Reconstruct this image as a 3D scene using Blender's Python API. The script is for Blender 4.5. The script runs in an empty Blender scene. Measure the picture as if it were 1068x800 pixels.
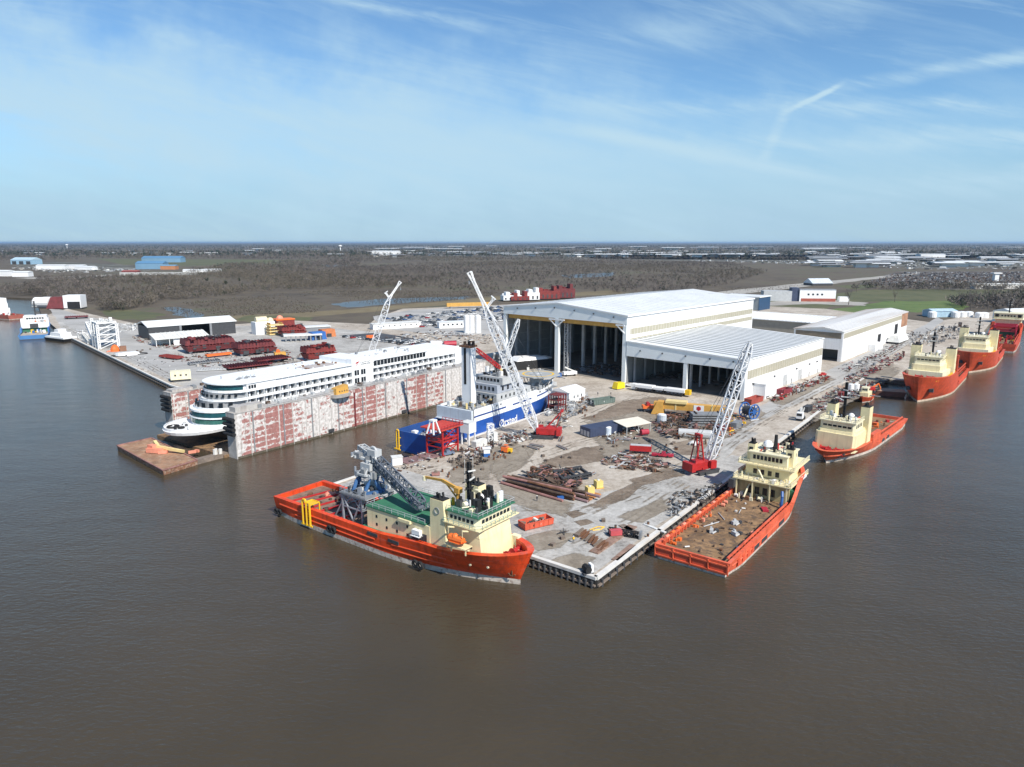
import bpy, math, random
from mathutils import Vector, Matrix
R = math.radians
random.seed(7)
sc = bpy.context.scene
col = sc.collection

# ------------------------------------------------------------------ survey: camera height, lens, and ground points
FPX, CAMH, VH = 741.0, 76.0, 252.5
PIT = math.atan((400 - VH) / FPX)
CP, SP = math.cos(PIT), math.sin(PIT)
YZ = 2.5                                   # yard level above the water
def at(u, v, z=YZ):
    """ground point (at height z) seen in the survey photograph at u, v"""
    x = (u - 534) / FPX; y = (400 - v) / FPX
    t = (z - CAMH) / (-SP + y * CP)
    return Vector((x * t, (CP + y * SP) * t, z))
def az(a, b):
    return math.degrees(math.atan2(b[1] - a[1], b[0] - a[0]))

# ------------------------------------------------------------------ materials
MATS = {}
def nt(m):
    m.use_nodes = True
    t = m.node_tree
    for n in list(t.nodes): t.nodes.remove(n)
    return t
def M(name, rgb, rough=.6, metal=0., var=.18, scale=.35, rust=0., rustc=(.13, .055, .025), streak=0., bump=0., seams=0., scuff=0.):
    if name in MATS: return MATS[name]
    m = bpy.data.materials.new(name); t = nt(m); N = t.nodes; Lk = t.links
    out = N.new('ShaderNodeOutputMaterial'); b = N.new('ShaderNodeBsdfPrincipled'); Lk.new(b.outputs[0], out.inputs[0])
    b.inputs['Roughness'].default_value = rough; b.inputs['Metallic'].default_value = metal
    tc = N.new('ShaderNodeTexCoord')
    n1 = N.new('ShaderNodeTexNoise'); n1.inputs['Scale'].default_value = scale; n1.inputs['Detail'].default_value = 6
    n1.inputs['Roughness'].default_value = .65
    Lk.new(tc.outputs['Object'], n1.inputs['Vector'])
    r = N.new('ShaderNodeValToRGB'); Lk.new(n1.outputs[0], r.inputs[0])
    r.color_ramp.elements[0].position = .3; r.color_ramp.elements[1].position = .7
    r.color_ramp.elements[0].color = tuple(c * (1 - var) for c in rgb) + (1,)
    r.color_ramp.elements[1].color = tuple(min(1, c * (1 + var)) for c in rgb) + (1,)
    c = r.outputs[0]
    if streak > 0:
        mp = N.new('ShaderNodeMapping'); mp.inputs['Scale'].default_value = (1.1, 1.1, .08); Lk.new(tc.outputs['Object'], mp.inputs[0])
        n2 = N.new('ShaderNodeTexNoise'); n2.inputs['Scale'].default_value = .9; n2.inputs['Detail'].default_value = 5
        Lk.new(mp.outputs[0], n2.inputs['Vector'])
        r2 = N.new('ShaderNodeValToRGB'); r2.color_ramp.elements[0].position = .5; r2.color_ramp.elements[1].position = .78
        r2.color_ramp.elements[0].color = (0, 0, 0, 1); r2.color_ramp.elements[1].color = (streak,) * 3 + (1,)
        Lk.new(n2.outputs[0], r2.inputs[0])
        mx = N.new('ShaderNodeMixRGB'); Lk.new(r2.outputs[0], mx.inputs[0]); Lk.new(c, mx.inputs[1]); mx.inputs[2].default_value = tuple(rustc) + (1,)
        c = mx.outputs[0]
    if rust > 0:
        n3 = N.new('ShaderNodeTexNoise'); n3.inputs['Scale'].default_value = scale * 2.3; n3.inputs['Detail'].default_value = 8
        n3.inputs['Roughness'].default_value = .7
        Lk.new(tc.outputs['Object'], n3.inputs['Vector'])
        r3 = N.new('ShaderNodeValToRGB'); r3.color_ramp.elements[0].position = .62 - .25 * rust; r3.color_ramp.elements[1].position = .74 - .2 * rust
        Lk.new(n3.outputs[0], r3.inputs[0])
        mx = N.new('ShaderNodeMixRGB'); Lk.new(r3.outputs[0], mx.inputs[0]); Lk.new(c, mx.inputs[1]); mx.inputs[2].default_value = tuple(rustc) + (1,)
        c = mx.outputs[0]
    if scuff > 0:
        mp = N.new('ShaderNodeMapping'); mp.inputs['Scale'].default_value = (.10, .10, 1.3); Lk.new(tc.outputs['Object'], mp.inputs[0])
        n5 = N.new('ShaderNodeTexNoise'); n5.inputs['Scale'].default_value = 1.; n5.inputs['Detail'].default_value = 9; n5.inputs['Roughness'].default_value = .7; Lk.new(mp.outputs[0], n5.inputs['Vector'])
        r5 = N.new('ShaderNodeValToRGB'); r5.color_ramp.elements[0].position = .56; r5.color_ramp.elements[1].position = .68; r5.color_ramp.elements[0].color = (0, 0, 0, 1); r5.color_ramp.elements[1].color = (scuff,) * 3 + (1,); Lk.new(n5.outputs[0], r5.inputs[0])
        mx = N.new('ShaderNodeMixRGB'); Lk.new(r5.outputs[0], mx.inputs[0]); Lk.new(c, mx.inputs[1]); mx.inputs[2].default_value = tuple(min(1, .45 * k + .22) for k in rgb) + (1,); c = mx.outputs[0]
    if seams > 0:
        sp = N.new('ShaderNodeSeparateXYZ'); Lk.new(tc.outputs['Object'], sp.inputs[0]); cb = N.new('ShaderNodeCombineXYZ'); Lk.new(sp.outputs[0], cb.inputs[0]); Lk.new(sp.outputs[2], cb.inputs[1])
        bk = N.new('ShaderNodeTexBrick'); Lk.new(cb.outputs[0], bk.inputs['Vector']); bk.inputs['Scale'].default_value = 1; bk.inputs['Brick Width'].default_value = 5.2; bk.inputs['Row Height'].default_value = 1.9; bk.inputs['Mortar Size'].default_value = .05
        bk.inputs['Color1'].default_value = (1, 1, 1, 1); bk.inputs['Color2'].default_value = (.86, .86, .86, 1); bk.inputs['Mortar'].default_value = (1 - seams,) * 3 + (1,)
        mx = N.new('ShaderNodeMixRGB'); mx.blend_type = 'MULTIPLY'; mx.inputs[0].default_value = 1; Lk.new(c, mx.inputs[1]); Lk.new(bk.outputs[0], mx.inputs[2]); c = mx.outputs[0]
    Lk.new(c, b.inputs['Base Color'])
    if bump > 0:
        n4 = N.new('ShaderNodeTexNoise'); n4.inputs['Scale'].default_value = scale * 6; n4.inputs['Detail'].default_value = 5
        Lk.new(tc.outputs['Object'], n4.inputs['Vector'])
        bp = N.new('ShaderNodeBump'); bp.inputs['Strength'].default_value = bump; bp.inputs['Distance'].default_value = .3
        Lk.new(n4.outputs[0], bp.inputs['Height']); Lk.new(bp.outputs[0], b.inputs['Normal'])
    MATS[name] = m; return m

ORANGE = M('orange_hull', (.78, .070, .012), .5, var=.2, streak=.6, rustc=(.17, .03, .015), seams=.3, scuff=.35)
SALMON = M('faded_orange_hull', (.72, .125, .055), .6, var=.22, streak=.6, rustc=(.22, .06, .035), seams=.3, scuff=.35)
BRICK = M('deep_orange_hull', (.62, .085, .032), .5, var=.2, streak=.5, rustc=(.2, .045, .02), seams=.3, scuff=.3)
BOOT = M('scuffed_boot_topping', (.50, .44, .38), .8, var=.25, scale=.5, rust=.45, rustc=(.2, .13, .1))
CREAM = M('cream_paint', (.80, .70, .42), .5, var=.08, streak=.3, rustc=(.34, .22, .1))
PALECREAM = M('pale_cream_paint', (.78, .72, .50), .5, var=.08, streak=.3, rustc=(.34, .22, .1))
WHITE = M('white_paint', (.80, .80, .79), .5, var=.05, streak=.08, rustc=(.45, .42, .38))
DWHITE = M('dirty_white_paint', (.66, .66, .63), .6, var=.15, streak=.25, rustc=(.35, .28, .22))
SHELL = M('ship_white', (.82, .83, .83), .4, var=.04, streak=.05, rustc=(.5, .48, .45))
LGREY = M('light_grey_paint', (.45, .46, .46), .6, var=.12)
GREY = M('grey_paint', (.22, .23, .24), .6, var=.18, scale=.6)
STEEL = M('galvanised_steel', (.36, .39, .43), .45, .4, var=.15, scale=.8)
DARK = M('dark_grey_paint', (.05, .052, .056), .6, var=.3, scale=.8)
BLACK = M('black_rubber', (.014, .014, .015), .8, var=.3)
GLASS = M('dark_glass', (.012, .018, .024), .12, var=.2)
TEAL = M('teal_glass', (.018, .085, .10), .12, var=.35, scale=.25)
GREEND = M('green_deck', (.035, .155, .085), .7, var=.22, scale=.25)
REDP = M('red_paint', (.42, .022, .022), .5, var=.2)
CRIMSON = M('crimson_paint', (.40, .022, .045), .5, var=.2)
REDLEAD = M('red_lead_steel', (.20, .030, .026), .75, var=.35, scale=.4)
MAROON = M('maroon_primer', (.145, .026, .028), .7, var=.35, scale=.3)
YELLOW = M('yellow_paint', (.78, .47, .02), .5, var=.1)
OCHRE = M('ochre_paint', (.60, .33, .07), .6, var=.15, streak=.2)
BUFF = M('buff_paint', (.70, .55, .25), .6, var=.12)
ORP = M('orange_paint', (.75, .16, .03), .5, var=.15)
BLUEP = M('blue_paint', (.03, .12, .36), .5, var=.2)
NAVY = M('navy_corrugated', (.045, .06, .11), .6, var=.2)
BLUEH = M('blue_hull', (.012, .085, .37), .4, var=.12, streak=.2, rustc=(.03, .09, .3), seams=.15)
SKYHULL = M('sky_blue_hull', (.06, .19, .42), .5, var=.15, streak=.25, rustc=(.2, .2, .25))
RUST = M('rusty_steel', (.16, .075, .038), .85, var=.45, scale=.5)
RUSTD = M('rusted_deck_steel', (.24, .145, .072), .9, var=.55, scale=.30, rust=.62, rustc=(.10, .068, .046))
BROWN = M('brown_scrap', (.085, .055, .038), .9, var=.5, scale=.7)
PINKST = M('oxide_pink_steel', (.30, .15, .13), .8, var=.35, scale=.5)
SALM = M('salmon_paint', (.75, .28, .18), .6, var=.15)
CONC = M('concrete', (.42, .40, .37), .85, var=.18, scale=.3)
CONCW = M('pale_concrete', (.62, .60, .56), .85, var=.15, scale=.3)
ROOFW = M('white_metal_roof', (.72, .73, .72), .45, var=.10, scale=.06, rust=.12, rustc=(.5, .48, .44))
CLADW = M('white_cladding', (.80, .80, .79), .5, var=.05, scale=.2, streak=.22, rustc=(.46, .42, .36))
CLADG = M('pale_grey_cladding', (.78, .81, .80), .5, var=.04, scale=.2)
TAN = M('translucent_tan_panel', (.40, .37, .28), .5, var=.12, scale=.5)
COLM = M('mill_grey_column', (.36, .365, .37), .6, var=.2)
INNER = M('dull_shade_cladding', (.27, .275, .27), .7, var=.15)  # dull grey inside walls; on the linings it carries the interior shade
TIMBER = M('weathered_timber', (.19, .15, .12), .9, var=.35, scale=.6)
COLORS = dict(white=WHITE, black=DARK, silver=M('silver_car_paint', (.45, .46, .48), .3, .3), blue=M('blue_car_paint', (.04, .09, .22), .3), red=M('red_car_paint', (.35, .03, .03), .3))

# ------------------------------------------------------------------ mesh builder
class MB:
    def __init__(s): s.v = []; s.f = []; s.m = []; s.cur = 0; s.mats = []
    def use(s, mat):
        if mat not in s.mats: s.mats.append(mat)
        s.cur = s.mats.index(mat); return s
    def face(s, *pts):
        i = len(s.v); s.v += [tuple(p) for p in pts]; s.f.append(tuple(range(i, i + len(pts)))); s.m.append(s.cur); return s
    def loft(s, A, B, closed=True):
        """quads between two equal rings"""
        n = len(A); i = len(s.v); s.v += [tuple(p) for p in A] + [tuple(p) for p in B]
        for k in range(n if closed else n - 1):
            j = (k + 1) % n
            s.f.append((i + k, i + j, i + n + j, i + n + k)); s.m.append(s.cur)
        return s
    def solid(s, A, B):
        s.loft(A, B); s.face(*reversed(A)); s.face(*B); return s
    def box(s, x0, x1, y0, y1, z0, z1):
        A = [(x0, y0, z0), (x1, y0, z0), (x1, y1, z0), (x0, y1, z0)]
        return s.solid(A, [(x, y, z1) for x, y, z in A])
    def rbox(s, cx, cy, cz, sx, sy, sz, a=0., tilt=0.):
        mt = Matrix.Translation((cx, cy, cz)) @ Matrix.Rotation(R(a), 4, 'Z') @ Matrix.Rotation(R(tilt), 4, 'Y')
        A = [mt @ Vector((x * sx / 2, y * sy / 2, -sz / 2)) for x, y in ((-1, -1), (1, -1), (1, 1), (-1, 1))]
        B = [mt @ Vector((x * sx / 2, y * sy / 2, sz / 2)) for x, y in ((-1, -1), (1, -1), (1, 1), (-1, 1))]
        return s.solid(A, B)
    def prism(s, poly, z0, z1):
        return s.solid([(x, y, z0) for x, y in poly], [(x, y, z1) for x, y in poly])
    def bar(s, p, q, w=.3, h=None):
        p = Vector(p); q = Vector(q); d = q - p
        if d.length < 1e-6: return s
        h = h or w; d.normalize()
        up = Vector((0, 0, 1)) if abs(d.z) < .95 else Vector((1, 0, 0))
        a = d.cross(up).normalized() * w / 2; b = a.cross(d).normalized() * h / 2
        A = [p - a - b, p + a - b, p + a + b, p - a + b]; B = [q - a - b, q + a - b, q + a + b, q - a + b]
        return s.solid(A, B)
    def tube(s, p, q, r, r2=None, n=8, cap=True):
        p = Vector(p); q = Vector(q); d = (q - p).normalized(); r2 = r if r2 is None else r2
        up = Vector((0, 0, 1)) if abs(d.z) < .95 else Vector((1, 0, 0))
        a = d.cross(up).normalized(); b = a.cross(d)
        A = [p + (a * math.cos(t) + b * math.sin(t)) * r for t in [2 * math.pi * k / n for k in range(n)]]
        B = [q + (a * math.cos(t) + b * math.sin(t)) * r2 for t in [2 * math.pi * k / n for k in range(n)]]
        s.loft(A, B)
        if cap: s.face(*reversed(A)); s.face(*B)
        return s
    def path(s, pts, r, n=6):
        for a, b in zip(pts, pts[1:]): s.tube(a, b, r, n=n)
        return s
    def dome(s, c, r, n=10, h=1.0):
        c = Vector(c); rings = []
        for k in range(5):
            t = k / 4 * math.pi / 2 * .97
            rings.append([c + Vector((r * math.cos(t) * math.cos(a), r * math.cos(t) * math.sin(a), r * h * math.sin(t))) for a in [2 * math.pi * i / n for i in range(n)]])
        for A, B in zip(rings, rings[1:]): s.loft(A, B)
        s.face(*rings[-1]); return s
    def torus(s, c, R_, r, axis='x', n=14, m=6):
        rings = []
        for k in range(n):
            t = 2 * math.pi * k / n; ring = []
            for j in range(m):
                p = 2 * math.pi * j / m; rr = R_ + r * math.cos(p)
                v = (rr * math.cos(t), rr * math.sin(t), r * math.sin(p))
                if axis == 'x': v = (v[2], v[0], v[1])
                if axis == 'y': v = (v[0], v[2], v[1])
                ring.append(Vector(c) + Vector(v))
            rings.append(ring)
        for k in range(n): s.loft(rings[k], rings[(k + 1) % n])
        return s
    def rail(s, pts, h=1.1, gap=2.2, w=.09):
        """open guard rail along a polyline of deck points"""
        for a, b in zip(pts, pts[1:]):
            a = Vector(a); b = Vector(b); L = (b - a).length; n = max(1, int(L / gap)); up = Vector((0, 0, h))
            for k in range(n + 1):
                p = a.lerp(b, k / n); s.bar(p, p + up, w)
            s.bar(a + up, b + up, w); s.bar(a + up * .5, b + up * .5, w * .8)
        return s
    def lattice(s, p, q, w0, w1, h0=None, h1=None, n=12, ch=.22, lc=.12, taper=.12, side=None):
        """four-chord lattice from p to q; w across the side vector, h across the other"""
        p = Vector(p); q = Vector(q); d = q - p; L = d.length; d.normalize()
        a = Vector(side).normalized() if side else d.cross(Vector((0, 0, 1))).normalized()
        b = a.cross(d).normalized(); h0 = h0 or w0; h1 = h1 or w1
        def ring(t):
            e = min(1, t / taper, (1 - t) / taper) if taper > 0 else 1
            w = w0 + (w1 - w0) * e; h = h0 + (h1 - h0) * e; c = p + d * (L * t)
            return [c + a * (x * w / 2) + b * (y * h / 2) for x, y in ((-1, -1), (1, -1), (1, 1), (-1, 1))]
        rg = [ring(k / n) for k in range(n + 1)]
        for A, B in zip(rg, rg[1:]):
            for i in range(4): s.bar(A[i], B[i], ch)
        for k, (A, B) in enumerate(zip(rg, rg[1:])):
            for i in range(4):
                j = (i + 1) % 4
                s.bar(A[i] if k % 2 else A[j], B[j] if k % 2 else B[i], lc); s.bar(B[i], B[j], lc)
        return s
    def build(s, name, mat=None, parent=None, loc=None, rz=None, smooth=False):
        me = bpy.data.meshes.new(name); me.from_pydata(s.v, [], s.f)
        ms = s.mats or [mat]
        for m in ms: me.materials.append(m)
        if s.mats: me.polygons.foreach_set('material_index', s.m)
        if smooth: me.polygons.foreach_set('use_smooth', [True] * len(s.f))
        me.update()
        o = bpy.data.objects.new(name, me); col.objects.link(o)
        if parent is not None: o.parent = parent
        if loc is not None: o.location = loc
        if rz is not None: o.rotation_euler = (0, 0, R(rz))
        return o

def tag(o, label, cat, group=None, kind=None):
    if label: o['label'] = label
    if cat: o['category'] = cat
    if group: o['group'] = group
    if kind: o['kind'] = kind
    return o
def thing(name, label, cat, loc, rz=0., group=None):
    o = bpy.data.objects.new(name, None); col.objects.link(o)
    o.empty_display_size = 1; o.location = loc; o.rotation_euler = (0, 0, R(rz))
    return tag(o, label, cat, group)
def copy_tree(o, parent=None):
    c = o.copy(); col.objects.link(c)
    if parent is not None: c.parent = parent
    for ch in list(o.children): copy_tree(ch, c)
    return c
def structure(o): o['kind'] = 'structure'; return o
def sheet(name, pts, z, mat, jag=0., n=1, seed=1):
    """flat ground sheet with an outline roughened by jag metres"""
    rnd = random.Random(seed); P = []
    for a, b in zip(pts, pts[1:] + pts[:1]):
        for k in range(n):
            t = k / n; x = a[0] + (b[0] - a[0]) * t; y = a[1] + (b[1] - a[1]) * t
            P.append((x + rnd.uniform(-jag, jag), y + rnd.uniform(-jag, jag), z))
    mb = MB(); mb.face(*P); o = mb.build(name, mat); return structure(o)
def text(body, size, parent, loc, rot, mat, name='lettering', extr=.03, bold=0.):
    cu = bpy.data.curves.new(name, 'FONT'); cu.body = body; cu.size = size; cu.extrude = extr; cu.align_x = 'LEFT'; cu.offset = bold
    cu.materials.append(mat); o = bpy.data.objects.new(name, cu); col.objects.link(o); o.parent = parent
    me = bpy.data.meshes.new_from_object(o); bpy.data.objects.remove(o); o = bpy.data.objects.new(name, me); col.objects.link(o); o.parent = parent
    o.location = loc; o.rotation_euler = rot; return o

# ------------------------------------------------------------------ camera, sky, sun
cam = bpy.data.cameras.new('camera'); co = bpy.data.objects.new('camera', cam); col.objects.link(co)
co.location = (0, 0, CAMH); co.rotation_euler = (math.pi / 2 - PIT, 0, 0)
cam.sensor_width = 36; cam.lens = FPX / 1068 * 36; cam.clip_start = 1; cam.clip_end = 200000
sc.camera = co
SUN_AZ, SUN_EL = -51., 44.
sd = Vector((math.cos(R(SUN_AZ)) * math.cos(R(SUN_EL)), math.sin(R(SUN_AZ)) * math.cos(R(SUN_EL)), math.sin(R(SUN_EL))))
sl = bpy.data.lights.new('sun', 'SUN'); so = bpy.data.objects.new('sun', sl); col.objects.link(so)
sl.energy = 4.6; sl.angle = R(.53); sl.color = (1, .945, .86)
so.rotation_euler = (-sd).to_track_quat('-Z', 'Y').to_euler(); so.location = (200, -200, 400)
w = bpy.data.worlds.new('World'); sc.world = w; w.use_nodes = True
T = w.node_tree; N = T.nodes; L = T.links
for n in list(N): N.remove(n)
wo = N.new('ShaderNodeOutputWorld'); bg = N.new('ShaderNodeBackground'); L.new(bg.outputs[0], wo.inputs[0])
bg.inputs[1].default_value = .105
sky = N.new('ShaderNodeTexSky'); sky.sky_type = 'NISHITA'; sky.sun_disc = False
sky.sun_elevation = R(SUN_EL); sky.sun_rotation = R(90 - SUN_AZ); sky.altitude = 0; sky.air_density = 1.0; sky.dust_density = 0.; sky.ozone_density = 4.0
def mth(op, a, b=None, c=None, clamp=False):
    n = N.new('ShaderNodeMath'); n.operation = op; n.use_clamp = clamp
    for i, v in enumerate((a, b, c)):
        if v is None: continue
        if isinstance(v, (int, float)): n.inputs[i].default_value = v
        else: L.new(v, n.inputs[i])
    return n.outputs[0]
tcw = N.new('ShaderNodeTexCoord'); sx = N.new('ShaderNodeSeparateXYZ'); L.new(tcw.outputs['Generated'], sx.inputs[0])
X, Y, Z = sx.outputs
Yc = mth('MAXIMUM', Y, .08)
U = mth('DIVIDE', X, Yc); W = mth('DIVIDE', Z, Yc)          # compass tangent and elevation tangent
front = mth('MULTIPLY', mth('SUBTRACT', Y, .1), 6, clamp=True)
def uw(u, v):
    x = (u - 534) / FPX; y = (400 - v) / FPX
    return x / (CP + y * SP), (-SP + y * CP) / (CP + y * SP)
def noise(vec, scale, detail=5, rough=.6, dist=0.):
    n = N.new('ShaderNodeTexNoise'); n.inputs['Scale'].default_value = scale; n.inputs['Detail'].default_value = detail
    n.inputs['Roughness'].default_value = rough; n.inputs['Distortion'].default_value = dist; L.new(vec, n.inputs['Vector']); return n.outputs[0]
def comb(x, y, z=0.):
    c = N.new('ShaderNodeCombineXYZ')
    for i, v in enumerate((x, y, z)):
        if isinstance(v, (int, float)): c.inputs[i].default_value = v
        else: L.new(v, c.inputs[i])
    return c.outputs[0]
def smooth(v, lo, hi):
    n = N.new('ShaderNodeMapRange'); n.interpolation_type = 'SMOOTHSTEP'; L.new(v, n.inputs[0])
    n.inputs[1].default_value = lo; n.inputs[2].default_value = hi; return n.outputs[0]
def band(u1, v1, u2, v2, wid, soft=1.0, ends=.12):
    """cirrus streak between two sky directions"""
    a = uw(u1, v1); b = uw(u2, v2); dx, dy = b[0] - a[0], b[1] - a[1]; ln = math.hypot(dx, dy); dx /= ln; dy /= ln
    pu = mth('SUBTRACT', U, a[0]); pw = mth('SUBTRACT', W, a[1])
    al = mth('ADD', mth('MULTIPLY', pu, dx), mth('MULTIPLY', pw, dy))
    ac = mth('ADD', mth('MULTIPLY', pu, -dy), mth('MULTIPLY', pw, dx))
    ac = mth('ADD', ac, mth('MULTIPLY', mth('SUBTRACT', wob, .5), wid * 1.6))
    g = mth('SUBTRACT', 1, smooth(mth('ABSOLUTE', ac), 0., wid))
    e = mth('MULTIPLY', smooth(al, -ends * ln * soft, ends * ln), mth('SUBTRACT', 1, smooth(al, ln * (1 - ends), ln * (1 + ends * soft))))
    return mth('MULTIPLY', g, e), al, ac
P2 = comb(U, W)
wob = noise(comb(mth('MULTIPLY', U, 5), mth('MULTIPLY', W, 5)), 1.6, 4)
# wispy texture stretched along the upper wind
wisp = noise(comb(mth('ADD', mth('MULTIPLY', U, 1.5), mth('MULTIPLY', W, 1.2)), mth('ADD', mth('MULTIPLY', W, 9), mth('MULTIPLY', U, 2.2))), 1.5, 9, .62, .6)
fine = noise(comb(mth('MULTIPLY', U, 3.2), mth('ADD', mth('MULTIPLY', W, 26), mth('MULTIPLY', U, 5))), 1.3, 9, .66, .5)
lines = []
def add(b, k): lines.append(mth('MULTIPLY', b, k))
veil1, _, _ = band(-500, 30, 700, 190, .17, 1.5, .3)
veil2, _, _ = band(-200, 40, 520, 160, .10, 1.5, .35)
add(mth('MULTIPLY', veil1, mth('ADD', .5, mth('MULTIPLY', smooth(wisp, .3, .7), .5))), .95)
add(mth('MULTIPLY', veil2, smooth(fine, .2, .7)), .5)
b3, _, _ = band(560, 128, 870, 186, .014, 1, .25); add(mth('MULTIPLY', b3, smooth(fine, .15, .55)), .98)
b4, _, _ = band(500, 148, 840, 180, .028, 1, .3); add(mth('MULTIPLY', b4, smooth(wisp, .2, .7)), .55)
b5, _, _ = band(795, 168, 823, 112, .012, 1, .18); add(mth('MULTIPLY', b5, mth('ADD', .35, smooth(fine, .3, .6))), .8)
b6, _, _ = band(818, 118, 878, 88, .0055, 1, .15); add(mth('MULTIPLY', b6, mth('ADD', .5, smooth(fine, .35, .6))), .9)
b7, _, _ = band(870, 92, 1090, 55, .014, 1, .15); add(mth('MULTIPLY', b7, smooth(fine, .25, .7)), .85)
b8, _, _ = band(610, 112, 1070, 112, .02, 1, .2); add(mth('MULTIPLY', b8, smooth(fine, .3, .7)), .8)
b9, _, _ = band(700, 155, 1200, 140, .022, 1, .15); add(mth('MULTIPLY', b9, smooth(fine, .25, .65)), .85)
b10, _, _ = band(330, -5, 500, 30, .012, 1, .3); add(mth('MULTIPLY', b10, smooth(fine, .25, .65)), .85)
b11, _, _ = band(560, 60, 1000, -20, .05, 1, .3); add(mth('MULTIPLY', b11, smooth(wisp, .3, .7)), .55)
b12, _, _ = band(880, 200, 1200, 170, .03, 1, .3); add(mth('MULTIPLY', b12, smooth(fine, .3, .7)), .75)
gen = mth('MULTIPLY', smooth(wisp, .42, .75), .30); lines.append(mth('MULTIPLY', smooth(fine, .48, .78), .34)); gen = gen; lines.append(gen)
low = mth('MULTIPLY', mth('SUBTRACT', 1, smooth(W, .02, .21)), mth('ADD', .84, mth('MULTIPLY', smooth(fine, .3, .7), .1)))   # thin layer towards the horizon
tot = lines[0]
for x in lines[1:]: tot = mth('ADD', tot, mth('MULTIPLY', x, mth('SUBTRACT', 1, tot)))
tot = mth('MULTIPLY', tot, front, clamp=True)
tnt = N.new('ShaderNodeMixRGB'); tnt.blend_type = 'MULTIPLY'; tnt.inputs[0].default_value = 1; L.new(sky.outputs[0], tnt.inputs[1]); tnt.inputs[2].default_value = (.74, .92, 1.0, 1)
lowm = N.new('ShaderNodeMixRGB'); L.new(mth('MULTIPLY', low, front, clamp=True), lowm.inputs[0]); L.new(tnt.outputs[0], lowm.inputs[1]); lowm.inputs[2].default_value = (2.7, 4.1, 5.4, 1)
mxw = N.new('ShaderNodeMixRGB'); L.new(tot, mxw.inputs[0]); L.new(lowm.outputs[0], mxw.inputs[1]); mxw.inputs[2].default_value = (3.75, 5.3, 6.35, 1)
L.new(mxw.outputs[0], bg.inputs[0])
vs = sc.view_settings; vs.view_transform = 'Standard'; vs.look = 'None'; vs.exposure = .38; vs.gamma = 1; vs.use_curve_mapping = False
sc.cycles.volume_bounces = 0; sc.cycles.max_bounces = 6; sc.cycles.diffuse_bounces = 3; sc.cycles.glossy_bounces = 3
HAZE = 0.000025
# ------------------------------------------------------------------ setting: water, land, yard
AX, AN = Vector((math.cos(R(53.6)), math.sin(R(53.6)), 0)), Vector((math.cos(R(143.6)), math.sin(R(143.6)), 0))
Q0 = at(622, 603)
def yd(a, b, z=YZ):
    p = Q0 + AX * a + AN * b; p.z = z; return p
def water_mat():
    m = bpy.data.materials.new('brown_river_water'); t = nt(m); N = t.nodes; L = t.links
    out = N.new('ShaderNodeOutputMaterial'); b = N.new('ShaderNodeBsdfPrincipled'); L.new(b.outputs[0], out.inputs[0])
    tc = N.new('ShaderNodeTexCoord')
    nz = N.new('ShaderNodeTexNoise'); nz.inputs['Scale'].default_value = .02; nz.inputs['Detail'].default_value = 4; L.new(tc.outputs['Object'], nz.inputs['Vector'])
    r = N.new('ShaderNodeValToRGB'); r.color_ramp.elements[0].color = (.052, .041, .0255, 1); r.color_ramp.elements[1].color = (.069, .0535, .034, 1)
    r.color_ramp.elements[0].position = .3; r.color_ramp.elements[1].position = .7
    L.new(nz.outputs[0], r.inputs[0]); L.new(r.outputs[0], b.inputs['Base Color'])
    b.inputs['Roughness'].default_value = .16; b.inputs['IOR'].default_value = 1.34
    mp = N.new('ShaderNodeMapping'); mp.inputs['Rotation'].default_value = (0, 0, R(22)); mp.inputs['Scale'].default_value = (.45, 1.0, 1); L.new(tc.outputs['Object'], mp.inputs[0])
    n1 = N.new('ShaderNodeTexNoise'); n1.inputs['Scale'].default_value = 1.15; n1.inputs['Detail'].default_value = 4; n1.inputs['Roughness'].default_value = .55; L.new(mp.outputs[0], n1.inputs['Vector'])
    n2 = N.new('ShaderNodeTexNoise'); n2.inputs['Scale'].default_value = .14; n2.inputs['Detail'].default_value = 3; L.new(mp.outputs[0], n2.inputs['Vector'])
    ad = N.new('ShaderNodeMath'); ad.operation = 'MULTIPLY_ADD'; L.new(n2.outputs[0], ad.inputs[0]); ad.inputs[1].default_value = 1.4; L.new(n1.outputs[0], ad.inputs[2])
    n3 = N.new('ShaderNodeTexNoise'); n3.inputs['Scale'].default_value = .006; n3.inputs['Detail'].default_value = 3; L.new(tc.outputs['Object'], n3.inputs['Vector'])
    mr = N.new('ShaderNodeMapRange'); L.new(n3.outputs[0], mr.inputs[0]); mr.inputs[1].default_value = .35; mr.inputs[2].default_value = .65; mr.inputs[3].default_value = .55; mr.inputs[4].default_value = 1.
    bp = N.new('ShaderNodeBump'); bp.inputs['Distance'].default_value = .26; L.new(mr.outputs[0], bp.inputs['Strength']); L.new(ad.outputs[0], bp.inputs['Height']); L.new(bp.outputs[0], b.inputs['Normal'])
    return m
WATER = water_mat()
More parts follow.
